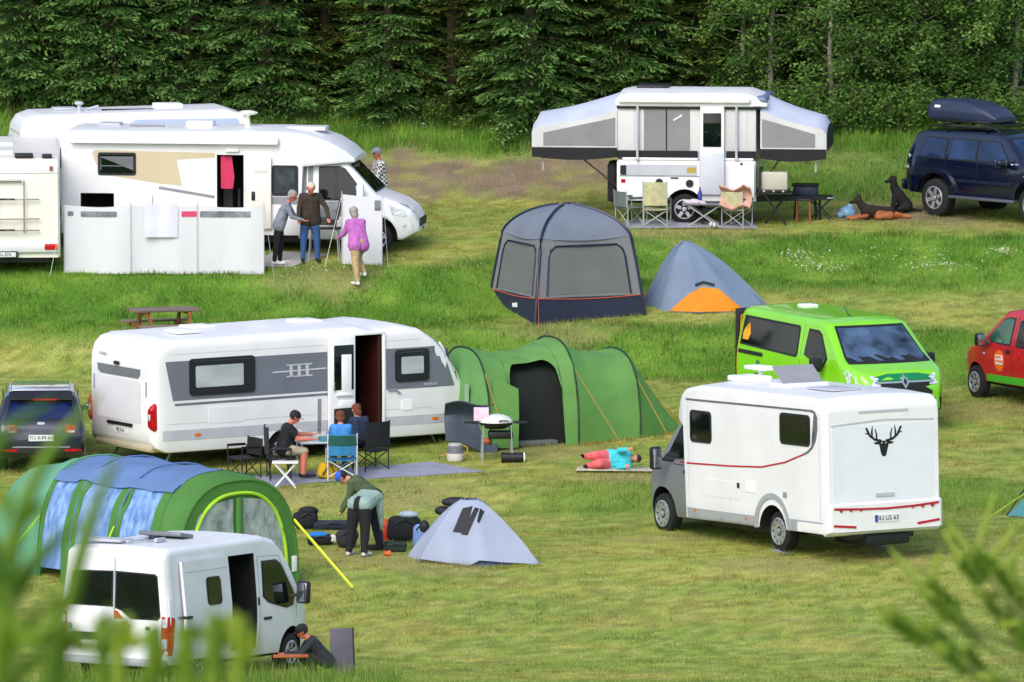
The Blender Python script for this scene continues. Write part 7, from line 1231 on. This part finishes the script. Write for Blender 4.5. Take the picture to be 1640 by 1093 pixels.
# ------------------------------------------------------------------ blurred plants close to the camera, rooted on the hillside
def leafplant(label, pts, d, rgcol, root_px, seed, wl, ln, base_w=.006):
    t = thing('leafy_shrub', label, 'plant'); rg = random.Random(seed); X0 = (root_px - 820) / FPX * d; z0 = gz(X0, d); P, D_, Ln, Wd, Cc = [], [], [], [], []
    b = B()
    for (px, py, n) in pts:
        top = at(px, py, d + rg.uniform(-.5, .5)); r0 = Vector((X0 + rg.uniform(-.08, .08), d + rg.uniform(-.08, .08), z0 - .05)); bend = Vector((rg.uniform(-.06, .06), 0, 0)); ctl = r0.lerp(top, .55) + Vector(((r0.x - top.x) * .25, 0, .05)) + bend; cur = [r0.lerp(ctl, u).lerp(ctl.lerp(top, u), u) for u in [i / 8 for i in range(9)]]; b.tube([p - Vector((X0, d, z0)) for p in cur], [base_w * (1.3 - u / 9) for u in range(9)], 5)
        for k in range(n):
            u = 1 - .38 * (k / n) ** 1.0; i = min(7, int(u * 8)); q = cur[i].lerp(cur[i + 1], u * 8 - i); a = rg.random() * 6.28; P.append((q - Vector((X0, d, z0)))[:]); D_.append((math.cos(a), math.sin(a) * .6, rg.uniform(.1, 1.2))); Ln.append(ln * rg.uniform(.6, 1.3)); Wd.append(wl * rg.uniform(.7, 1.2)); kx = rg.random(); Cc.append([x * (1 - kx) + y * kx for x, y in zip(C(rgcol[0]), C(rgcol[1]))])
    b.o('stem', mat('green_stem', '#6f8a2c', rough=.6), t); sprays_mesh('leaves', np.array(P), np.array(D_), np.array(Ln), np.array(Wd), np.array(Cc), BROADM, t, .8); t.location = (X0, d, z0); return t
leafplant('out of focus broad green leaves at the lower left edge', [(5, 800, 12), (30, 850, 12), (15, 930, 12), (5, 1010, 10)], 17.0, ('#3f6a12', '#76941e'), 10, 3, .030, .11)
def bladeplant(label, d, root_px, blades_, seed):
    t = thing('tall_grass_plant', label, 'plant'); rg = random.Random(seed); X0 = (root_px - 820) / FPX * d; O = Vector((X0, d, gz(X0, d)))
    for pts, w, c in blades_:
        dd = d + rg.uniform(-1, 1); q = [at(x, y, dd) for x, y in pts]; b0 = Vector((q[0].x + rg.uniform(-.05, .05), dd, gz(q[0].x, dd) - .03)); q = [b0] + q; W_ = w / FPX * d; rows = []; n = 18
        for k in range(n + 1):
            u = k / n * (len(q) - 1); i = min(len(q) - 2, int(u)); f = u - i; p0 = q[max(0, i - 1)]; p1, p2 = q[i], q[i + 1]; p3 = q[min(len(q) - 1, i + 2)]
            p = .5 * ((2 * p1) + (p2 - p0) * f + (2 * p0 - 5 * p1 + 4 * p2 - p3) * f * f + (3 * p1 - p0 - 3 * p2 + p3) * f ** 3) - O; ww = W_ * .5 * min(1, .35 + 1.3 * (k / n)) * (1 - (k / n) ** 5) + .001; rows.append([p + Vector((-ww, .02, 0)), p + Vector((0, -.004, .0)), p + Vector((ww, .02, 0))])
        b = B(); b.grid(rows); b.thick(.002); b.o('leaf_blade', BLADEC[c], t, 60)
    t.location = O; return t
BLADEC = [mat('dark_blade', '#56801c', rough=.6, var=.2, trans=.3), mat('mid_blade', '#7d9c28', rough=.6, var=.2, trans=.3), mat('yellow_blade', '#a0b438', rough=.6, var=.2, trans=.3)]
bladeplant('out of focus long green blades curving across the lower left', 17.0, 60, [([(80, 1085), (105, 980), (150, 820), (188, 735)], 26, 1), ([(10, 1060), (20, 880), (70, 740), (160, 630)], 24, 1), ([(-40, 900), (-20, 760), (15, 690), (80, 645)], 32, 0), ([(-10, 1090), (20, 960), (75, 880), (130, 840)], 34, 0), ([(-20, 1090), (-10, 980), (-30, 850)], 60, 0), ([(90, 1120), (140, 1050), (210, 990)], 34, 1), ([(-10, 1110), (40, 1040), (110, 985)], 50, 1), ([(-40, 1000), (10, 930), (70, 900)], 44, 0)], 4)
bladeplant('out of focus yellow-green blade tips along the bottom left', 19.0, 330, [([(190, 1093), (215, 1040), (250, 1000)], 26, 2), ([(340, 1093), (362, 1040), (372, 980)], 22, 2), ([(380, 1093), (398, 1060), (410, 1012)], 18, 2), ([(300, 1100), (296, 1075), (280, 1045)], 30, 1), ([(165, 1093), (165, 1050), (145, 1005)], 28, 1), ([(350, 1093), (336, 1070), (318, 1052)], 24, 1), ([(240, 1100), (260, 1075), (300, 1062)], 26, 1)], 6)
def candle_pine(label, px, d, shoots, seed):
    t = thing('young_pine', label, 'tree'); rg = random.Random(seed); X0 = (px - 820) / FPX * d; z0 = gz(X0, d); O = Vector((X0, d, z0)); b = B(); P, D_, Ln, Wd, Cc = [], [], [], [], []
    for (x, y, x1, y1) in shoots:
        a = at(x, y, d + rg.uniform(-.25, .25)); e = at(x1, y1, a.y); r0 = at(px, min(y + 110, 1190), d); m = r0.lerp(a, .6) - Vector((0, 0, .05)); b.tube([r0 - O, m - O, a - O], [.006, .005, .004], 5); cnd = B(); cnd.tube([a - O, a.lerp(e, .3) - O, a.lerp(e, .7) - O, e - O], [.006, .011, .009, .003], 7); cnd.o('candle_shoot', mat('candle_green', '#a3b54a', rough=.7, trans=.2), t)
        for k in range(230):
            u = rg.random(); q = (a.lerp(e, u * .85) if k % 3 == 0 else m.lerp(a, .45 + .6 * u)); dr = (e - a).normalized(); s_ = Vector((rg.gauss(0, 1), rg.gauss(0, 1), rg.gauss(0, 1))).normalized(); dd = (dr * 1.0 + s_ * 1.0); P.append((q - O)[:]); D_.append(dd[:]); Ln.append(rg.uniform(.03, .06) * (1.0 if k % 3 else .6)); Wd.append(.008); kx = rg.random(); c0, c1 = (C('#7d9c2a'), C('#a6ba4a')) if k % 3 == 0 else (C('#5a8426'), C('#8fac42')); Cc.append([p * (1 - kx) + w * kx for p, w in zip(c0, c1)])
    tt = at(px, 770, d); b.tube([(0, 0, -.1), (0, 0, (tt.z - z0) * .5), (0, 0, tt.z - z0)], [.03, .022, .008], 7); b.o('trunk', mat('olive_twig', '#6f7a3a', rough=.85, var=.2), t); sprays_mesh('needles', np.array(P), np.array(D_), np.array(Ln), np.array(Wd), np.array(Cc), LEAFM, t, .9); t.location = O; return t
candle_pine('out of focus young pine with upright yellow-green shoots at the lower right', 1672, 33.0, [(1562, 890, 1595, 785), (1560, 895, 1515, 830), (1545, 905, 1510, 850), (1580, 900, 1640, 830), (1600, 920, 1660, 850), (1490, 940, 1505, 880), (1485, 945, 1425, 880), (1500, 965, 1470, 930), (1430, 995, 1428, 965), (1430, 1000, 1405, 970), (1450, 1005, 1445, 985), (1500, 1010, 1480, 1000), (1540, 985, 1500, 990), (1590, 960, 1560, 945), (1610, 985, 1650, 920), (1520, 1045, 1495, 1035), (1560, 1050, 1530, 1040), (1600, 1090, 1560, 1080), (1640, 1000, 1600, 1000), (1630, 950, 1620, 900)], 5)
